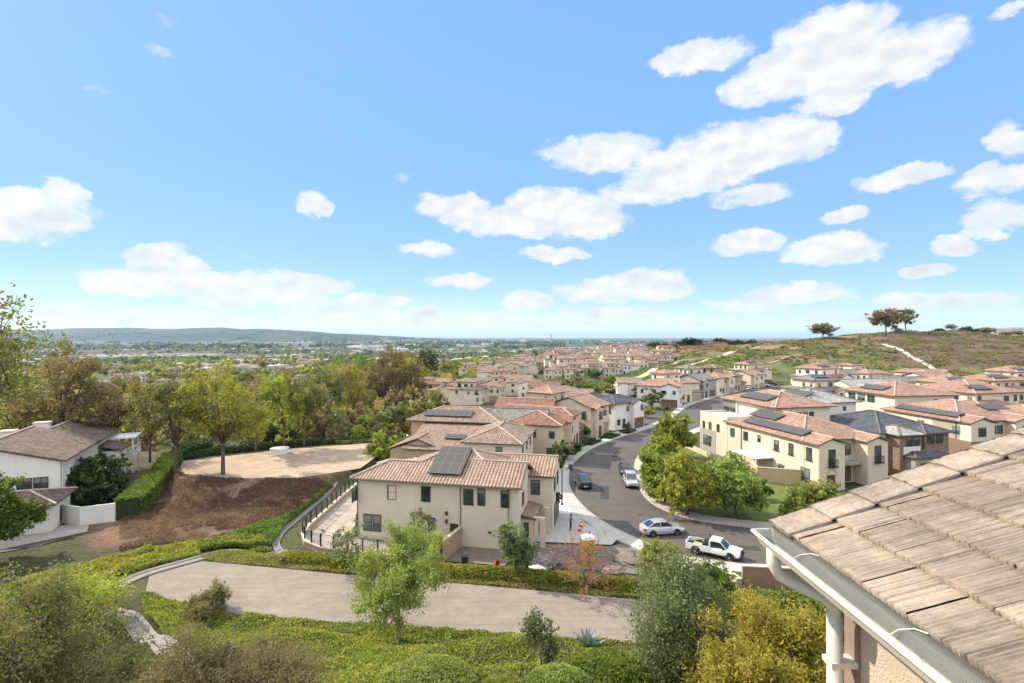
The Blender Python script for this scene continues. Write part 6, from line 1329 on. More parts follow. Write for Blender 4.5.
m.raw(A_ + [(q[0], q[1], q[2] - .05) for q in A_], [(0, 1, 2, 3), (7, 6, 5, 4), (0, 4, 5, 1), (1, 5, 6, 2), (2, 6, 7, 3), (3, 7, 4, 0)]); m.build('roof_deck', FASC, r)
m = MB(); B_ = [lp(EX + .02, EY - .055, ZE - .24), lp(EX + 5.4 * cs, EY - .055, ZE + 5.4 * sn - .24), lp(EX + 5.4 * cs, EY - .055, ZE + 5.4 * sn - .005), lp(EX + .02, EY - .055, ZE - .005)]
m.raw(B_ + [(q[0], q[1] + .035, q[2]) for q in B_], [(0, 3, 2, 1), (4, 5, 6, 7), (0, 1, 5, 4), (1, 2, 6, 5), (2, 3, 7, 6), (3, 0, 4, 7)]); m.build('rake_board', WFRAME, r)
m = MB(); m.box(EX - .0 - ox, -4.6 - oy, ZE - zr - .22, EX + .03 - ox, EY - .06 - oy, ZE - zr - .035); m.build('fascia', M('cream_fascia', (.45, .39, .33), .7), r)
for i in range(rows):      # rake tiles lapping up the gable edge
    m = MB(); s0 = i * ex - .03; ln = ex + .10; n_ = 14; g3 = np.random.default_rng(i); y_in, y_out = EY - .27, EY + .02
    top_, bot = [], []
    for a_ in range(n_ + 1):
        t = a_ / n_
        for k in range(9):
            u = k / 8; yy = y_in + (y_out - y_in) * u; hgt = .054 - .022 * t + .0025 * g3.normal() + (.0 if 0 < k < 8 else -.008)
            ee = g3.normal() * .003 if a_ in (0, n_) else 0; s = s0 + ln * t + ee
            top_.append(lp(EX + s * cs - hgt * sn, yy + (g3.normal() * .0015), ZE + s * sn + hgt * cs))
    w_ = 9; m.raw(top_, [(a_ * w_ + k, (a_ + 1) * w_ + k, (a_ + 1) * w_ + k + 1, a_ * w_ + k + 1) for a_ in range(n_) for k in range(8)])
    def rp(s, yy, h_): return lp(EX + s * cs - h_ * sn, yy, ZE + s * sn + h_ * cs)
    for (ya, yb, hl) in ((y_out - .022, y_out, -.15), (y_in, y_in + .02, .02)):
        q = [rp(s0, ya, hl), rp(s0, yb, hl), rp(s0, yb, .050), rp(s0, ya, .050), rp(s0 + ln, ya, hl), rp(s0 + ln, yb, hl), rp(s0 + ln, yb, .030), rp(s0 + ln, ya, .030)]
        m.raw(q, [(0, 1, 2, 3), (5, 4, 7, 6), (1, 5, 6, 2), (4, 0, 3, 7), (4, 5, 1, 0)])
    q = [rp(s0, y_in, .02), rp(s0, y_out, .02), rp(s0, y_out, .051), rp(s0, y_in, .051)]; m.face(q)
    me2 = m.mesh('rake_tile', SHAKE); at_ = me2.attributes.new('tone', 'FLOAT', 'POINT'); at_.data.foreach_set('value', [g3.uniform(.5, 1)] * len(me2.vertices)); o = bpy.data.objects.new('rake_tile', me2); col.objects.link(o); o.parent = r
# gutter: K-profile channel with screen, hangers, elbow and downspout
GW = M('white_gutter', (.60, .57, .51), .5, .1, 4, streak=.35); m = MB(); pr = [(EX + .0, ZE - .03), (EX, ZE - .15), (EX - .09, ZE - .15), (EX - .12, ZE - .10), (EX - .15, ZE - .07), (EX - .165, ZE - .055), (EX - .165, ZE - .035), (EX - .145, ZE - .035), (EX - .145, ZE - .06), (EX - .10, ZE - .10), (EX - .08, ZE - .14), (EX - .01, ZE - .14), (EX - .01, ZE - .03)]
pr = [(x - .02, z) for x, z in pr]; Ya, Yb = EY + .01, -4.6
n = len(pr); m.raw([lp(x, Ya, z) for x, z in pr] + [lp(x, Yb, z) for x, z in pr], [(k, (k + 1) % n, n + (k + 1) % n, n + k) for k in range(n)] + [tuple(range(n)), tuple(range(2 * n - 1, n - 1, -1))])
m.raw([lp(x, Ya + .003, z) for x, z in pr[:7]] + [lp(x, Ya + .012, z) for x, z in pr[:7]], [tuple(range(6, -1, -1)), tuple(range(7, 14))] + [(k, (k + 1) % 7, 7 + (k + 1) % 7, 7 + k) for k in range(7)]); m.build('gutter', GW, r)
scr, nt, out = nodes('gutter_screen'); v = objvec(nt); p = N(nt, 'ShaderNodeBsdfPrincipled'); p.inputs['Base Color'].default_value = (.13, .135, .12, 1); p.inputs['Metallic'].default_value = .4; p.inputs['Roughness'].default_value = .5
vx = N(nt, 'ShaderNodeSeparateXYZ'); L(nt, v, vx.inputs[0]); fx2 = math_(nt, 'FRACT', math_(nt, 'MULTIPLY', vx.outputs[1], 120)); fy2 = math_(nt, 'FRACT', math_(nt, 'MULTIPLY', vx.outputs[0], 120)); hole = math_(nt, 'MULTIPLY', math_(nt, 'GREATER_THAN', fx2, .45), math_(nt, 'GREATER_THAN', fy2, .45))
tr = N(nt, 'ShaderNodeBsdfTransparent'); mx = N(nt, 'ShaderNodeMixShader'); L(nt, hole, mx.inputs[0]); L(nt, p.outputs[0], mx.inputs[1]); L(nt, tr.outputs[0], mx.inputs[2]); L(nt, mx.outputs[0], out.inputs[0])
m = MB(); m.face([lp(EX - .03, Ya - .02, ZE - .005), lp(EX - .03, Yb, ZE - .005), lp(EX + .02, Yb, ZE + .012), lp(EX + .02, Ya - .02, ZE + .012)]); m.face([lp(EX - .115, Ya - .02, ZE - .055), lp(EX - .115, Yb, ZE - .055), lp(EX - .03, Yb, ZE - .005), lp(EX - .03, Ya - .02, ZE - .005)]); m.build('gutter_screen', scr, r)
for yy in (EY - .55, EY - 1.45, EY - 2.4): m = MB(); m.tube([lp(EX - .155, yy + .03, ZE - .04), lp(EX - .09, yy + .05, ZE - .02), lp(EX - .03, yy + .02, ZE + .0), lp(EX - .01, yy - .04, ZE + .01)], .004, 5); m.build('gutter_hanger', GW, r)
m = MB(); m.smooth = True; m.tube([lp(EX - .09, EY - .14, ZE - .14), lp(EX - .09, EY - .14, ZE - .24), lp(EX - .05, EY - .15, ZE - .32), lp(EX + .12, EY - .20, ZE - .40), lp(EX + .22, EY - .25, ZE - .43), lp(EX + .285, EY - .27, ZE - .49), lp(EX + .295, EY - .27, ZE - .6)], .048, 14); m.build('downspout_elbow', GW, r)
m = MB(); m.smooth = True; m.tube([lp(EX + .295, EY - .27, ZE - .56), lp(EX + .295, EY - .27, ZE - 7.5)], .052, 14); m.build('downspout', GW, r)
m = MB(); m.box(EX + .238 - ox, EY - .33 - oy, ZE - zr - .92, EX + .43 - ox, EY - .21 - oy, ZE - zr - .88); m.build('pipe_strap', GW, r)
# ------------------------------------------------------------------ neighbourhoods further off
protos = []
for i, (wl, tl, st, tw) in enumerate([('cream', 'faded', 0, None), ('beige', 'redbrown', 1, None), ('beige', 'brown', 2, None), ('cream', 'faded', 0, (2, 3, 10, 11, 8.6)), ('cream', 'brown', 1, None), ('white', 'faded', 2, None)]):
    protos.append(town_house('x', (0, 0), (11.5, 0), 14, wl, tl, 200 + i, 0, None, True, tw, style=st))
used = [False] * len(protos); ncol = [('cream', 'terracotta'), ('beige', 'red-brown'), ('tan', 'brown'), ('white', 'terracotta'), ('cream', 'brown'), ('pinkish', 'red-brown')]
def far_house(k, x, y, rz, label, group, s=1.0, z=None):
    o = protos[k] if not used[k] else copy_tree(protos[k]); used[k] = True
    o.location = (x, y, (tz(x, y) if z is None else z) + .1); o.rotation_euler = (0, 0, rz); o.scale = (s, s, s); o['label'] = label; o['group'] = group; o['category'] = 'house'; return o
tiny = []
for p_ in protos:
    V = []; Fc = []; MI = []; UV = []; mats = []; bpy.context.view_layer.update()
    def walk(o):
        for c in o.children:
            me_ = c.data; b0 = len(V); V.extend([tuple(v.co) for v in me_.vertices]); mp_ = []
            for m_ in me_.materials:
                if m_ not in mats: mats.append(m_)
                mp_.append(mats.index(m_))
            uvl = me_.uv_layers[0].data if me_.uv_layers else None
            for q in me_.polygons:
                Fc.append(tuple(b0 + i for i in q.vertices)); MI.append(mp_[q.material_index]); UV.extend([tuple(uvl[l].uv) if uvl else (0, 0) for l in q.loop_indices])
            walk(c)
    walk(p_); me_ = bpy.data.meshes.new('stucco_house'); me_.from_pydata(V, [], Fc)
    for m_ in mats: me_.materials.append(m_)
    me_.polygons.foreach_set('material_index', MI); me_.uv_layers.new(name='UVMap').data.foreach_set('uv', [c for u in UV for c in u]); me_.update(); tiny.append(me_)
def tiny_house(k, x, y, rz, label, group, s=1.0):
    o = bpy.data.objects.new('stucco_house', tiny[k]); col.objects.link(o); o.location = (x, y, tz(x, y) + .1); o.rotation_euler = (0, 0, rz); o.scale = (s, s, s); tag(o, label, 'house', group); return o
rd = random.Random(77); allh = []
def clear(x, y, r=13): return all((x - a) ** 2 + (y - b) ** 2 > r * r for a, b in allh)
# ridge street: left-facing row, right-hand row and the terraces beyond
left = [(-12, 203), (-22, 214), (-16, 222), (-27, 236), (-32, 250), (-24, 262), (-37, 264), (-42, 280), (-34, 286), (-47, 296), (-46, 314)]
for i, (x, y) in enumerate(left):
    allh.append((x, y)); far_house([3, 2, 0, 2, 4, 0, 1, 3, 4, 2, 0][i], x, y, R(rd.choice([-10, 80, -15])), '', 'houses on the far left terrace of the ridge')
rt = [(22, 172), (17, 186), (12, 201), (8, 215), (5, 229), (1, 243), (-2, 257), (-5, 271), (-8, 286), (-11, 302)]
for i, (x, y) in enumerate(rt):
    allh.append((x, y)); far_house([0, 4, 0, 1, 5, 0, 4, 1, 0, 3][i], x, y + 6, R(-102), '', 'houses on the right-hand side of the ridge street')
mid = [(46, 318), (58, 322), (70, 330), (84, 338), (40, 333), (50, 345), (64, 350), (78, 356), (94, 350), (32, 310), (20, 322), (104, 366)]
for i, (x, y) in enumerate(mid):
    allh.append((x, y)); far_house([3, 3, 5, 1, 0, 3, 4, 0, 1, 3, 0, 3][i], x, y, R(rd.choice([0, 8, -8, 90])), '', 'pale three-level houses in the middle distance', 1.0)
for yy in range(372, 980, 21):
    for k in range(14):
        x = -22 + (yy - 350) * -.06 + k * 15.5 + rd.uniform(-3, 3); y = yy + rd.uniform(-5, 5)
        if k % 5 == 4 or rd.random() < .12 or x > 24 + y * .24 or len(allh) > 190 or not clear(x, y, 11): continue
        if tz(x, y) > 4: continue
        allh.append((x, y)); (tiny_house if y > 400 else far_house)(rd.choice([0, 0, 1, 2, 3, 3, 4, 5]), x, y, R(rd.choice([0, 5, 90, -85, 180])), 'small tile-roofed house among the packed rows beyond the ridge street', 'houses packed on the far ridge', rd.uniform(1.05, 1.3))
# valley houses among the trees
for (px, py) in [(108, 386), (88, 395), (22, 402), (60, 390), (240, 395), (254, 392), (300, 412), (296, 425), (318, 398), (372, 388), (388, 380), (350, 372), (330, 380), (270, 378), (205, 388), (150, 392), (128, 380), (12, 388), (44, 378), (322, 416), (365, 425), (374, 406), (362, 414), (290, 385)]:
    x, y, z = hit(px, py)
    if not clear(x, y, 14): continue
    allh.append((x, y)); far_house(rd.choice([3, 3, 0, 4]), x, y, R(rd.uniform(-40, 40)), 'pale valley house glimpsed between the tall trees', 'valley houses seen between the tall trees')
cnt = 0
for _ in range(900):
    y = 240 * math.exp(rd.random() ** .8 * 1.75); x = rd.uniform(-1.05, -.05) * y
    if cnt > 85 or not clear(x, y, 22) or tz(x, y) > -14: continue
    cnt += 1; allh.append((x, y)); tiny_house(rd.choice([3, 3, 0, 4, 4, 1]), x, y, R(rd.uniform(-90, 90)), 'small pale house scattered among trees on the valley floor', 'houses on the valley floor', 1.1)
# labels for the individually readable ridge houses
ORD = ['first', 'second', 'third', 'fourth', 'fifth', 'sixth', 'seventh', 'eighth', 'ninth', 'tenth', 'eleventh', 'twelfth']
for grp, txt in (('houses on the far left terrace of the ridge', '%s house with %s roof, %s from the front on the left terrace'), ('houses on the right-hand side of the ridge street', '%s house with %s roof, %s back in the receding ridge row'), ('pale three-level houses in the middle distance', '%s house with %s roof, %s nearest of the pale group by the green slope')):
    L_ = sorted([o for o in col.objects if o.type == 'EMPTY' and o.get('group') == grp], key=lambda o: o.location.y)
    for i, o in enumerate(L_):
        wn = o.children; ms = [m_.name for c in o.children if c.type == 'MESH' for m_ in c.data.materials if m_]
        wc = next((a for a, b in (('white', 'white_stucco'), ('pinkish', 'pinkish_stucco'), ('cream', 'cream_stucco'), ('beige', 'beige_stucco'), ('tan', 'tan_stucco')) if b in ms), 'cream')
        rc = next((a for a, b in (('faded terracotta', 'faded_clay_tile'), ('red-brown', 'red_brown_tile'), ('brown', 'brown_tile')) if b in ms), 'tiled')
        o['label'] = txt % (wc, rc, ORD[i])
for k, u in enumerate(used):
    if not u:
        o = protos[k]; far_house(k, -60 - 20 * k, 420, .3, 'small pale house scattered among trees on the valley floor', 'houses on the valley floor')
# ------------------------------------------------------------------ trees of the valley: 260 individuals then a woodland mass
tp = [tree_mesh(k, 11, 10, 300 + i, fork=.2, nl=9, ns=4, nleaf=520, leaf=.75, low=-.25, clump=1.7) for i, k in enumerate(('olive', 'green', 'dark', 'brown', 'golden', 'yellowgreen', 'grey'))]
TL = {0: 'olive', 1: 'green', 2: 'dark green', 3: 'russet', 4: 'golden', 5: 'yellow-green', 6: 'grey-green'}
def small_tree(k, x, y, h, w, label, group):
    o = empty('tree', (x, y, tz(x, y) - .2), rd.uniform(0, 6)); o.scale = (w / 10, w / 10, h / 11); tag(o, label, 'tree', group)
    for nm, me_ in (('trunk', tp[k][0]), ('crown', tp[k][1])):
        c = bpy.data.objects.new(nm, me_); col.objects.link(c); c.parent = o
n = 0
while n < 150:
    y = 105 * math.exp(rd.random() ** .9 * 1.9); x = rd.uniform(-1.02, -.12) * y
    zz = tz(x, y)
    if zz > -3.5 or not clear(x, y, 8): continue
    k = rd.choice([0, 0, 1, 5, 3, 3, 4, 5, 6]); n += 1
    small_tree(k, x, y, rd.uniform(8, 15), rd.uniform(8, 14), TL[k] + ' tree in the wooded valley behind the tall front trees', 'valley trees, ' + TL[k])
n = 0
while n < 70:
    y = rd.uniform(190, 900); x = rd.uniform(-.13, .2) * y
    if not clear(x, y, 8) or tz(x, y) > 2: continue
    k = rd.choice([0, 1, 1, 2, 2, 6]); n += 1
    small_tree(k, x, y, rd.uniform(5, 8.5), rd.uniform(5, 9), TL[k] + ' street tree between the packed houses of the ridge', 'ridge street trees, ' + TL[k])
def woodland(name, n, y0, y1, u0, u1, seed, sz, hz, per, leafs_, kinds, cond=None):
    g = np.random.default_rng(seed); y = y0 * np.exp(g.random(n) * math.log(y1 / y0)); x = g.uniform(u0, u1, n) * y; k = np.ones(n, bool)
    z = terr(x, y)
    if cond is not None: k = cond(x, y, z, g)
    x, y, z = x[k], y[k], z[k]; s = g.uniform(sz[0], sz[1], len(x)); c = np.repeat(np.stack([x, y, z], 1), per, 0); ss = np.repeat(s, per)
    d = g.normal(size=c.shape); d /= np.linalg.norm(d, axis=1)[:, None]; d *= g.uniform(.5, 1, len(c))[:, None]
    c += d * ss[:, None] * np.array([1, 1, .8]); c[:, 2] += ss * hz
    a, b = leafs(c, 1.0, g, .8); lf = (ss * leafs_)[:, None]; mi = np.repeat(g.integers(0, len(kinds), len(x)), per)
    o = bpy.data.objects.new(name, quads_mesh(name, c, a * lf, b * lf, [LF[q] for q in kinds], mi)); col.objects.link(o); tag(o, kind='stuff'); return o
woodland('valley_woodland', 5200, 210, 1100, -1.1, -.02, 401, (3, 6.5), .9, 34, .34, ['olive', 'green', 'yellowgreen', 'brown', 'olive', 'grey', 'golden', 'olive'], lambda x, y, z, g: (z < -12) & (fbm(x / 60, y / 60, 3) > -.09))
woodland('distant_woodland', 9000, 900, 3200, -1.1, .75, 402, (4, 9), .7, 14, .5, ['olive', 'dark', 'dark', 'green', 'olive'], lambda x, y, z, g: fbm(x / 130, y / 200, 3) > -.04)
woodland('distant_woodland', 9000, 3000, 8200, -1.1, .9, 403, (9, 20), .5, 9, .55, ['dark', 'olive', 'dark'], lambda x, y, z, g: fbm(x / 300, y / 600, 3) > .0)
woodland('ridge_shrubbery', 900, 360, 1000, -.1, .25, 404, (1, 2.6), .6, 18, .4, ['green', 'olive', 'dark'], lambda x, y, z, g: (z < 2))
# distant suburb: hipped roofs, one object (thousands, none resolvable)
def suburb(name, n, y0, y1, u0, u1, seed, wr, hr, mats, cond=None):
    g = np.random.default_rng(seed); y = y0 * np.exp(g.random(n) * math.log(y1 / y0)); x = g.uniform(u0, u1, n) * y; z = terr(x, y); k = np.ones(n, bool)
    if cond is not None: k = cond(x, y, z)
    x, y, z = x[k], y[k], z[k]; mb = MB(); V = []; Q = []; MI = []
    for i in range(len(x)):
        w = g.uniform(*wr); d = w * g.uniform(.6, 1); h = g.uniform(*hr); a = g.uniform(-.6, .6); ca2, sa = math.cos(a), math.sin(a); rf = min(w, d) * .5; rz = h + (rf * .36 if wr[1] < 40 else .5)
        P = [(-w / 2, -d / 2, -2), (w / 2, -d / 2, -2), (w / 2, d / 2, -2), (-w / 2, d / 2, -2), (-w / 2, -d / 2, h), (w / 2, -d / 2, h), (w / 2, d / 2, h), (-w / 2, d / 2, h), (-w / 2 + rf * .9, 0, rz), (w / 2 - rf * .9, 0, rz)]
        b = len(V); V += [(x[i] + p[0] * ca2 - p[1] * sa, y[i] + p[0] * sa + p[1] * ca2, z[i] + p[2]) for p in P]
        Q += [(b, b + 1, b + 5, b + 4), (b + 1, b + 2, b + 6, b + 5), (b + 2, b + 3, b + 7, b + 6), (b + 3, b, b + 4, b + 7), (b + 4, b + 5, b + 9, b + 8), (b + 6, b + 7, b + 8, b + 9), (b + 5, b + 6, b + 9), (b + 7, b + 4, b + 8)]
        wm = int(g.integers(0, 2)); rm = 2 + int(g.integers(0, len(mats) - 2)); MI += [wm] * 4 + [rm] * 4
    me = bpy.data.meshes.new(name); me.from_pydata(V, [], Q)
    for m_ in mats: me.materials.append(m_)
    me.polygons.foreach_set('material_index', MI); me.update(); o = bpy.data.objects.new(name, me); col.objects.link(o); tag(o, kind='stuff')
FR = [M('far_wall_a', (.5, .46, .4)), M('far_wall_b', (.4, .35, .28)), M('far_roof_a', (.24, .17, .13)), M('far_roof_b', (.3, .26, .23)), M('far_roof_c', (.27, .18, .14)), M('far_roof_d', (.42, .4, .37))]
suburb('distant_houses', 900, 520, 1300, -1.1, -.05, 501, (11, 16), (4, 6.5), FR, lambda x, y, z: (z < -14) & (fbm(x / 70, y / 70, 3) > -.02))
suburb('distant_houses', 2600, 950, 3000, -1.1, .62, 502, (12, 19), (4, 7), FR, lambda x, y, z: (z < 0) & (fbm(x / 170, y / 260, 3) > -.02))
WH = [M('far_white', (.72, .7, .67)), M('far_white_b', (.6, .58, .55)), M('far_flat_a', (.66, .65, .63)), M('far_flat_b', (.5, .49, .47)), M('far_flat_c', (.4, .36, .32))]
suburb('distant_warehouses', 420, 2400, 9000, -.75, .9, 503, (40, 130), (8, 14), WH, lambda x, y, z: (fbm(x / 500, y / 900, 3) > .0) & (x / y > -.35))
# white buildings on the right skyline and two towers near the horizon
for (px, y, w, h, lb) in ((1000, 425, 34, 7, 'long white building on the right skyline of the hill'), (1030, 440, 30, 9, 'white building at the right edge of the skyline')):
    x = (px - 512) / F * y; hs = House('hilltop_building', lb, (x - w / 2, y), (x + w / 2, y + 4), tz(x, y) - 1.5, 'building'); b = hs.block(0, 0, w, 12, h, 'white', 'hip', 'lime', .18, .6)
    for q in range(5): hs.win('f', b, 2 + q * w / 5.6, h - 3, 2.0, 1.4)
    hs.done()
x, y = -1560, 6200.; 
for (px, y, w, h, lb) in ((436, 5200., 18, 70, 'pale tower block just left of centre near the horizon'), (551, 5600., 14, 105, 'thin dark tower on the horizon right of centre')):
    x = (px - 512) / F * y; m = MB(); m.box(-w / 2, -w / 2, 0, w / 2, w / 2, h); m.box(-w / 3, -w / 3, h, w / 3, w / 3, h + 6); o = m.build('tower_block', M('tower_grey', (.35, .36, .38)), None, (x, y, tz(x, y) - 1)); tag(o, lb, 'tower')

# ------------------------------------------------------------------ camera, sun, sky, haze
cam = bpy.data.cameras.new('camera'); co = bpy.data.objects.new('camera', cam); col.objects.link(co); scn.camera = co
co.location = (0, 0, CZ); co.rotation_euler = (R(90), 0, 0); cam.sensor_width = 36; cam.lens = 18; cam.clip_start = .05; cam.clip_end = 120000
cam.shift_y = -(341.5 - HOR) / 1024
SD = Vector((-.876, .48, 0)).normalized(); EL = R(37); sv = Vector((SD.x * math.cos(EL), SD.y * math.cos(EL), math.sin(EL)))
sl = bpy.data.lights.new('sun', 'SUN'); sl.energy = 3.6; sl.angle = R(.55); sl.color = (1, .885, .71); so = bpy.data.objects.new('sun', sl); col.objects.link(so); so.rotation_euler = sv.to_track_quat('Z', 'Y').to_euler()
w = bpy.data.worlds.new('World'); scn.world = w; w.use_nodes = True; nt = w.node_tree; nt.nodes.clear(); out = nt.nodes.new('ShaderNodeOutputWorld')
sky = N(nt, 'ShaderNodeTexSky', sky_type='NISHITA'); sky.sun_disc = False; sky.sun_elevation = EL; sky.sun_rotation = math.atan2(SD.x, SD.y); sky.altitude = 100; sky.air_density = 1.0; sky.dust_density = .15; sky.ozone_density = 2.2
# the photograph's sky is evened out between zenith and horizon: scale each direction by a power of its own blue
sc3 = N(nt, 'ShaderNodeSeparateColor'); L(nt, sky.outputs[0], sc3.inputs[0])
ev = math_(nt, 'MULTIPLY', math_(nt, 'POWER', math_(nt, 'MAXIMUM', sc3.outputs[2], .05), -.86), 2.75)
vs3 = N(nt, 'ShaderNodeVectorMath', operation='SCALE'); L(nt, sky.outputs[0], vs3.inputs[0]); L(nt, ev, vs3.inputs['Scale'])
tn = N(nt, 'ShaderNodeVectorMath', operation='MULTIPLY'); L(nt, vs3.outputs[0], tn.inputs[0]); tn.inputs[1].default_value = (.82, .96, 1.06)
bg = N(nt, 'ShaderNodeBackground'); bg.inputs[1].default_value = .15
tc = N(nt, 'ShaderNodeTexCoord'); sp = N(nt, 'ShaderNodeSeparateXYZ'); L(nt, tc.outputs['Generated'], sp.inputs[0])
L(nt, mixc(nt, 1.0, tn.outputs[0], ramp(nt, sp.outputs[2], [(0.0, (.90, .87, .98)), (.16, (.95, .93, 1.0)), (.4, (1., 1., 1.))]), 'MULTIPLY'), bg.inputs[0])
az = math_(nt, 'ARCTAN2', sp.outputs[0], sp.outputs[1]); hz = math_(nt, 'SQRT', math_(nt, 'ADD', math_(nt, 'MULTIPLY', sp.outputs[0], sp.outputs[0]), math_(nt, 'MULTIPLY', sp.outputs[1], sp.outputs[1]))); el = math_(nt, 'ARCTAN2', sp.outputs[2], hz)
CL = [  # clouds by compass bearing and height above the horizon (degrees from photo rows/columns), half sizes
 (830, 30, 62, 26, 1), (860, 62, 95, 34, 1), (790, 72, 55, 28, 1), (905, 55, 52, 30, .9), (700, 56, 48, 22, .9), (830, 100, 40, 16, .7), (745, 90, 26, 20, .5), (1012, 8, 20, 9, .5),
 (740, 150, 85, 30, 1), (690, 170, 70, 28, 1), (600, 152, 62, 22, .75), (780, 140, 55, 26, 1), (655, 190, 60, 15, .7), (750, 195, 40, 12, .5),
 (555, 212, 62, 26, 1), (520, 222, 70, 18, .9), (455, 208, 40, 16, .8), (590, 224, 42, 16, .9), (40, 212, 62, 26, 1), (15, 225, 50, 20, .8), (65, 190, 25, 15, .7), (313, 205, 20, 15, .8),
 (165, 262, 40, 20, .9), (190, 283, 100, 17, .8), (290, 284, 70, 15, .6), (130, 282, 46, 16, .7), (275, 296, 90, 12, .5), (430, 248, 30, 9, .65), (553, 254, 32, 9, .85), (460, 280, 36, 8, .6), (525, 302, 26, 14, .65), (620, 290, 70, 15, .75), (650, 278, 40, 13, .7),
 (745, 244, 40, 14, .9), (828, 250, 52, 16, 1), (843, 216, 24, 10, .9), (900, 178, 46, 13, .8), (1000, 180, 54, 17, .9), (1010, 140, 26, 22, .7), (1000, 214, 40, 18, .6), (955, 246, 24, 10, .8), (922, 272, 26, 9, .8), (800, 292, 60, 11, .7), (930, 300, 60, 10, .6), (740, 304, 44, 7, .5),
 (410, 314, 44, 9, .5), (330, 312, 60, 10, .45), (120, 316, 26, 7, .5), (60, 308, 40, 8, .35), (152, 48, 26, 9, .12), (95, 90, 20, 6, .07), (172, 25, 14, 6, .07), (980, 330 - 30, 50, 9, .45), (690, 322, 60, 6, .3), (560, 322, 90, 6, .3), (985, 232, 22, 7, .5), (400, 178, 12, 6, .08), (340, 330 - 2, 60, 5, .3), (1200, 100, 120, 40, .9), (-200, 150, 120, 35, .8), (-100, 270, 90, 16, .6), (1150, 240, 70, 18, .8)]
# warp the coordinates so that outlines billow
vec = N(nt, 'ShaderNodeCombineXYZ'); L(nt, az, vec.inputs[0]); L(nt, math_(nt, 'MULTIPLY', el, 1.5), vec.inputs[1])
wn = N(nt, 'ShaderNodeTexNoise'); wn.inputs['Scale'].default_value = 15; wn.inputs['Detail'].default_value = 5; wn.inputs['Roughness'].default_value = .62; L(nt, vec.outputs[0], wn.inputs['Vector'])
ws = N(nt, 'ShaderNodeVectorMath', operation='SUBTRACT'); L(nt, wn.outputs['Color'], ws.inputs[0]); ws.inputs[1].default_value = (.5, .5, .5); wv = N(nt, 'ShaderNodeSeparateXYZ'); L(nt, ws.outputs[0], wv.inputs[0])
wm = N(nt, 'ShaderNodeVectorMath', operation='MULTIPLY_ADD'); L(nt, ws.outputs[0], wm.inputs[0]); wm.inputs[1].default_value = (.055, .045, 0)
ve = N(nt, 'ShaderNodeCombineXYZ'); L(nt, az, ve.inputs[0]); L(nt, el, ve.inputs[1]); L(nt, ve.outputs[0], wm.inputs[2]); W2 = wm.outputs[0]
dens = None
for px, py, sx2, sy2, st in CL + [(370, 300, 50, 8, .5), (480, 318, 60, 6, .5), (200, 318, 70, 6, .45), (610, 314, 60, 7, .5), (860, 318, 70, 6, .45), (240, 304, 50, 7, .5)]:
    st = st ** .7
    u = (px - 512) / F; a0 = math.atan(u); cth = math.cos(a0); e0 = math.atan((HOR - py) / F * cth); sa_ = sx2 * 1.15 / F * cth * cth; se = sy2 * 1.05 / F * cth * math.cos(e0) ** 2
    q1 = N(nt, 'ShaderNodeVectorMath', operation='MULTIPLY_ADD'); L(nt, W2, q1.inputs[0]); q1.inputs[1].default_value = (1 / sa_, 1 / se, 0); q1.inputs[2].default_value = (-a0 / sa_, -e0 / se, 0)
    q2 = N(nt, 'ShaderNodeVectorMath', operation='DOT_PRODUCT'); L(nt, q1.outputs[0], q2.inputs[0]); L(nt, q1.outputs[0], q2.inputs[1])
    k = N(nt, 'ShaderNodeMath', operation='MULTIPLY_ADD'); L(nt, q2.outputs['Value'], k.inputs[0]); k.inputs[1].default_value = -st; k.inputs[2].default_value = st; k = k.outputs[0]
    dens = k if dens is None else math_(nt, 'MAXIMUM', dens, k)
dens = math_(nt, 'MAXIMUM', dens, 0.0)
fn = N(nt, 'ShaderNodeTexNoise'); fn.inputs['Scale'].default_value = 20; fn.inputs['Detail'].default_value = 8; fn.inputs['Roughness'].default_value = .64; L(nt, vec.outputs[0], fn.inputs['Vector'])
# unseen broken cloud field, added behind and above the viewer for fill light
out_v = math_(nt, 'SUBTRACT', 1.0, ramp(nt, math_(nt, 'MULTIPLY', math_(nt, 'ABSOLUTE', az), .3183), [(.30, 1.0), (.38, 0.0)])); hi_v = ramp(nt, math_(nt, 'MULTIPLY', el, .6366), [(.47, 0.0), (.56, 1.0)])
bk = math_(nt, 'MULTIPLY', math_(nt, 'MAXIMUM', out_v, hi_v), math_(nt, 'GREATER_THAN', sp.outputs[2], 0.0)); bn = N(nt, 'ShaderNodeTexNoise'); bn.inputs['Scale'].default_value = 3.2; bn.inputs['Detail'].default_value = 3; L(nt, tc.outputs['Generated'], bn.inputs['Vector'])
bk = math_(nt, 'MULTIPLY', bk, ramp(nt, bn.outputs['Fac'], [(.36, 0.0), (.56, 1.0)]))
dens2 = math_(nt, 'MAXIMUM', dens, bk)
dd = math_(nt, 'ADD', math_(nt, 'MULTIPLY', dens2, 1.15), math_(nt, 'MULTIPLY', math_(nt, 'SUBTRACT', fn.outputs['Fac'], .5), 1.9))
dd = math_(nt, 'MULTIPLY', dd, ramp(nt, dens2, [(0.0, 0.0), (.2, 1.0)]))
alpha = ramp(nt, dd, [(.02, 0.0), (.22, .25), (.48, .78), (.8, 1.0)])
thick = ramp(nt, dd, [(.45, 0.0), (1.2, .7)])
f3 = N(nt, 'ShaderNodeTexNoise'); f3.inputs['Scale'].default_value = 16; f3.inputs['Detail'].default_value = 6; L(nt, vec.outputs[0], f3.inputs['Vector'])
f4 = N(nt, 'ShaderNodeTexNoise'); f4.inputs['Scale'].default_value = 16; f4.inputs['Detail'].default_value = 6
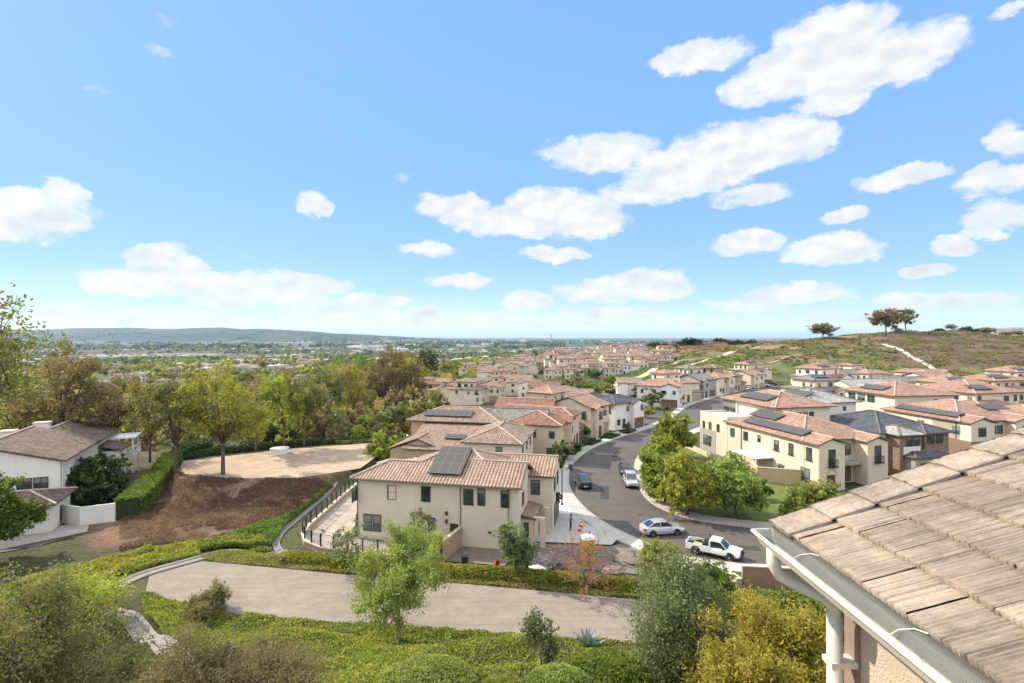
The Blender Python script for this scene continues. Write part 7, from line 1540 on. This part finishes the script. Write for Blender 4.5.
sh = N(nt, 'ShaderNodeVectorMath', operation='ADD'); L(nt, vec.outputs[0], sh.inputs[0]); sh.inputs[1].default_value = (-.012, .022, 0); L(nt, sh.outputs[0], f4.inputs['Vector'])
relief = math_(nt, 'MULTIPLY_ADD', math_(nt, 'SUBTRACT', f4.outputs['Fac'], f3.outputs['Fac']), 3.2); relief.node.inputs[2].default_value = .38; relief.node.use_clamp = True
ccol = mixc(nt, math_(nt, 'MULTIPLY', relief, ramp(nt, dd, [(.2, .25), (.8, 1.0)])), (1.05, 1.04, 1.02), (.80, .835, .88))
cb = N(nt, 'ShaderNodeBackground'); L(nt, ccol, cb.inputs[0]); L(nt, math_(nt, 'ADD', math_(nt, 'MULTIPLY', bk, .7), .50), cb.inputs[1])  # the added clouds out of view emit more than the visible ones
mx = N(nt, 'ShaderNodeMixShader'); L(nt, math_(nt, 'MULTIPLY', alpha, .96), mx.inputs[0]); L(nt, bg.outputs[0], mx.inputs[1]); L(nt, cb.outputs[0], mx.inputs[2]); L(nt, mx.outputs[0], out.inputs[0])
w.cycles.sampling_method = 'MANUAL'; w.cycles.sample_map_resolution = 256
# air
HZ = 46500; m = MB(); m.box(-HZ, -700, -90, HZ, 46800, 330); hm, nt, out = nodes('haze_air'); pv = N(nt, 'ShaderNodeVolumePrincipled'); pv.inputs['Color'].default_value = (.46, .70, 1, 1); pv.inputs['Density'].default_value = 3.3e-5; pv.inputs['Anisotropy'].default_value = .2
L(nt, pv.outputs[0], out.inputs['Volume']); o = m.build('haze', hm); tag(o, kind='stuff')
scn.view_settings.view_transform = 'Standard'; scn.view_settings.look = 'None'; scn.view_settings.gamma = 1; scn.view_settings.exposure = 1.0
scn.render.engine = 'CYCLES'; scn.cycles.use_denoising = True; scn.cycles.max_bounces = 6; scn.cycles.diffuse_bounces = 3; scn.cycles.glossy_bounces = 2; scn.cycles.transparent_max_bounces = 8; scn.cycles.volume_bounces = 0; scn.cycles.transmission_bounces = 2
scn.cycles.caustics_reflective = False; scn.cycles.caustics_refractive = False
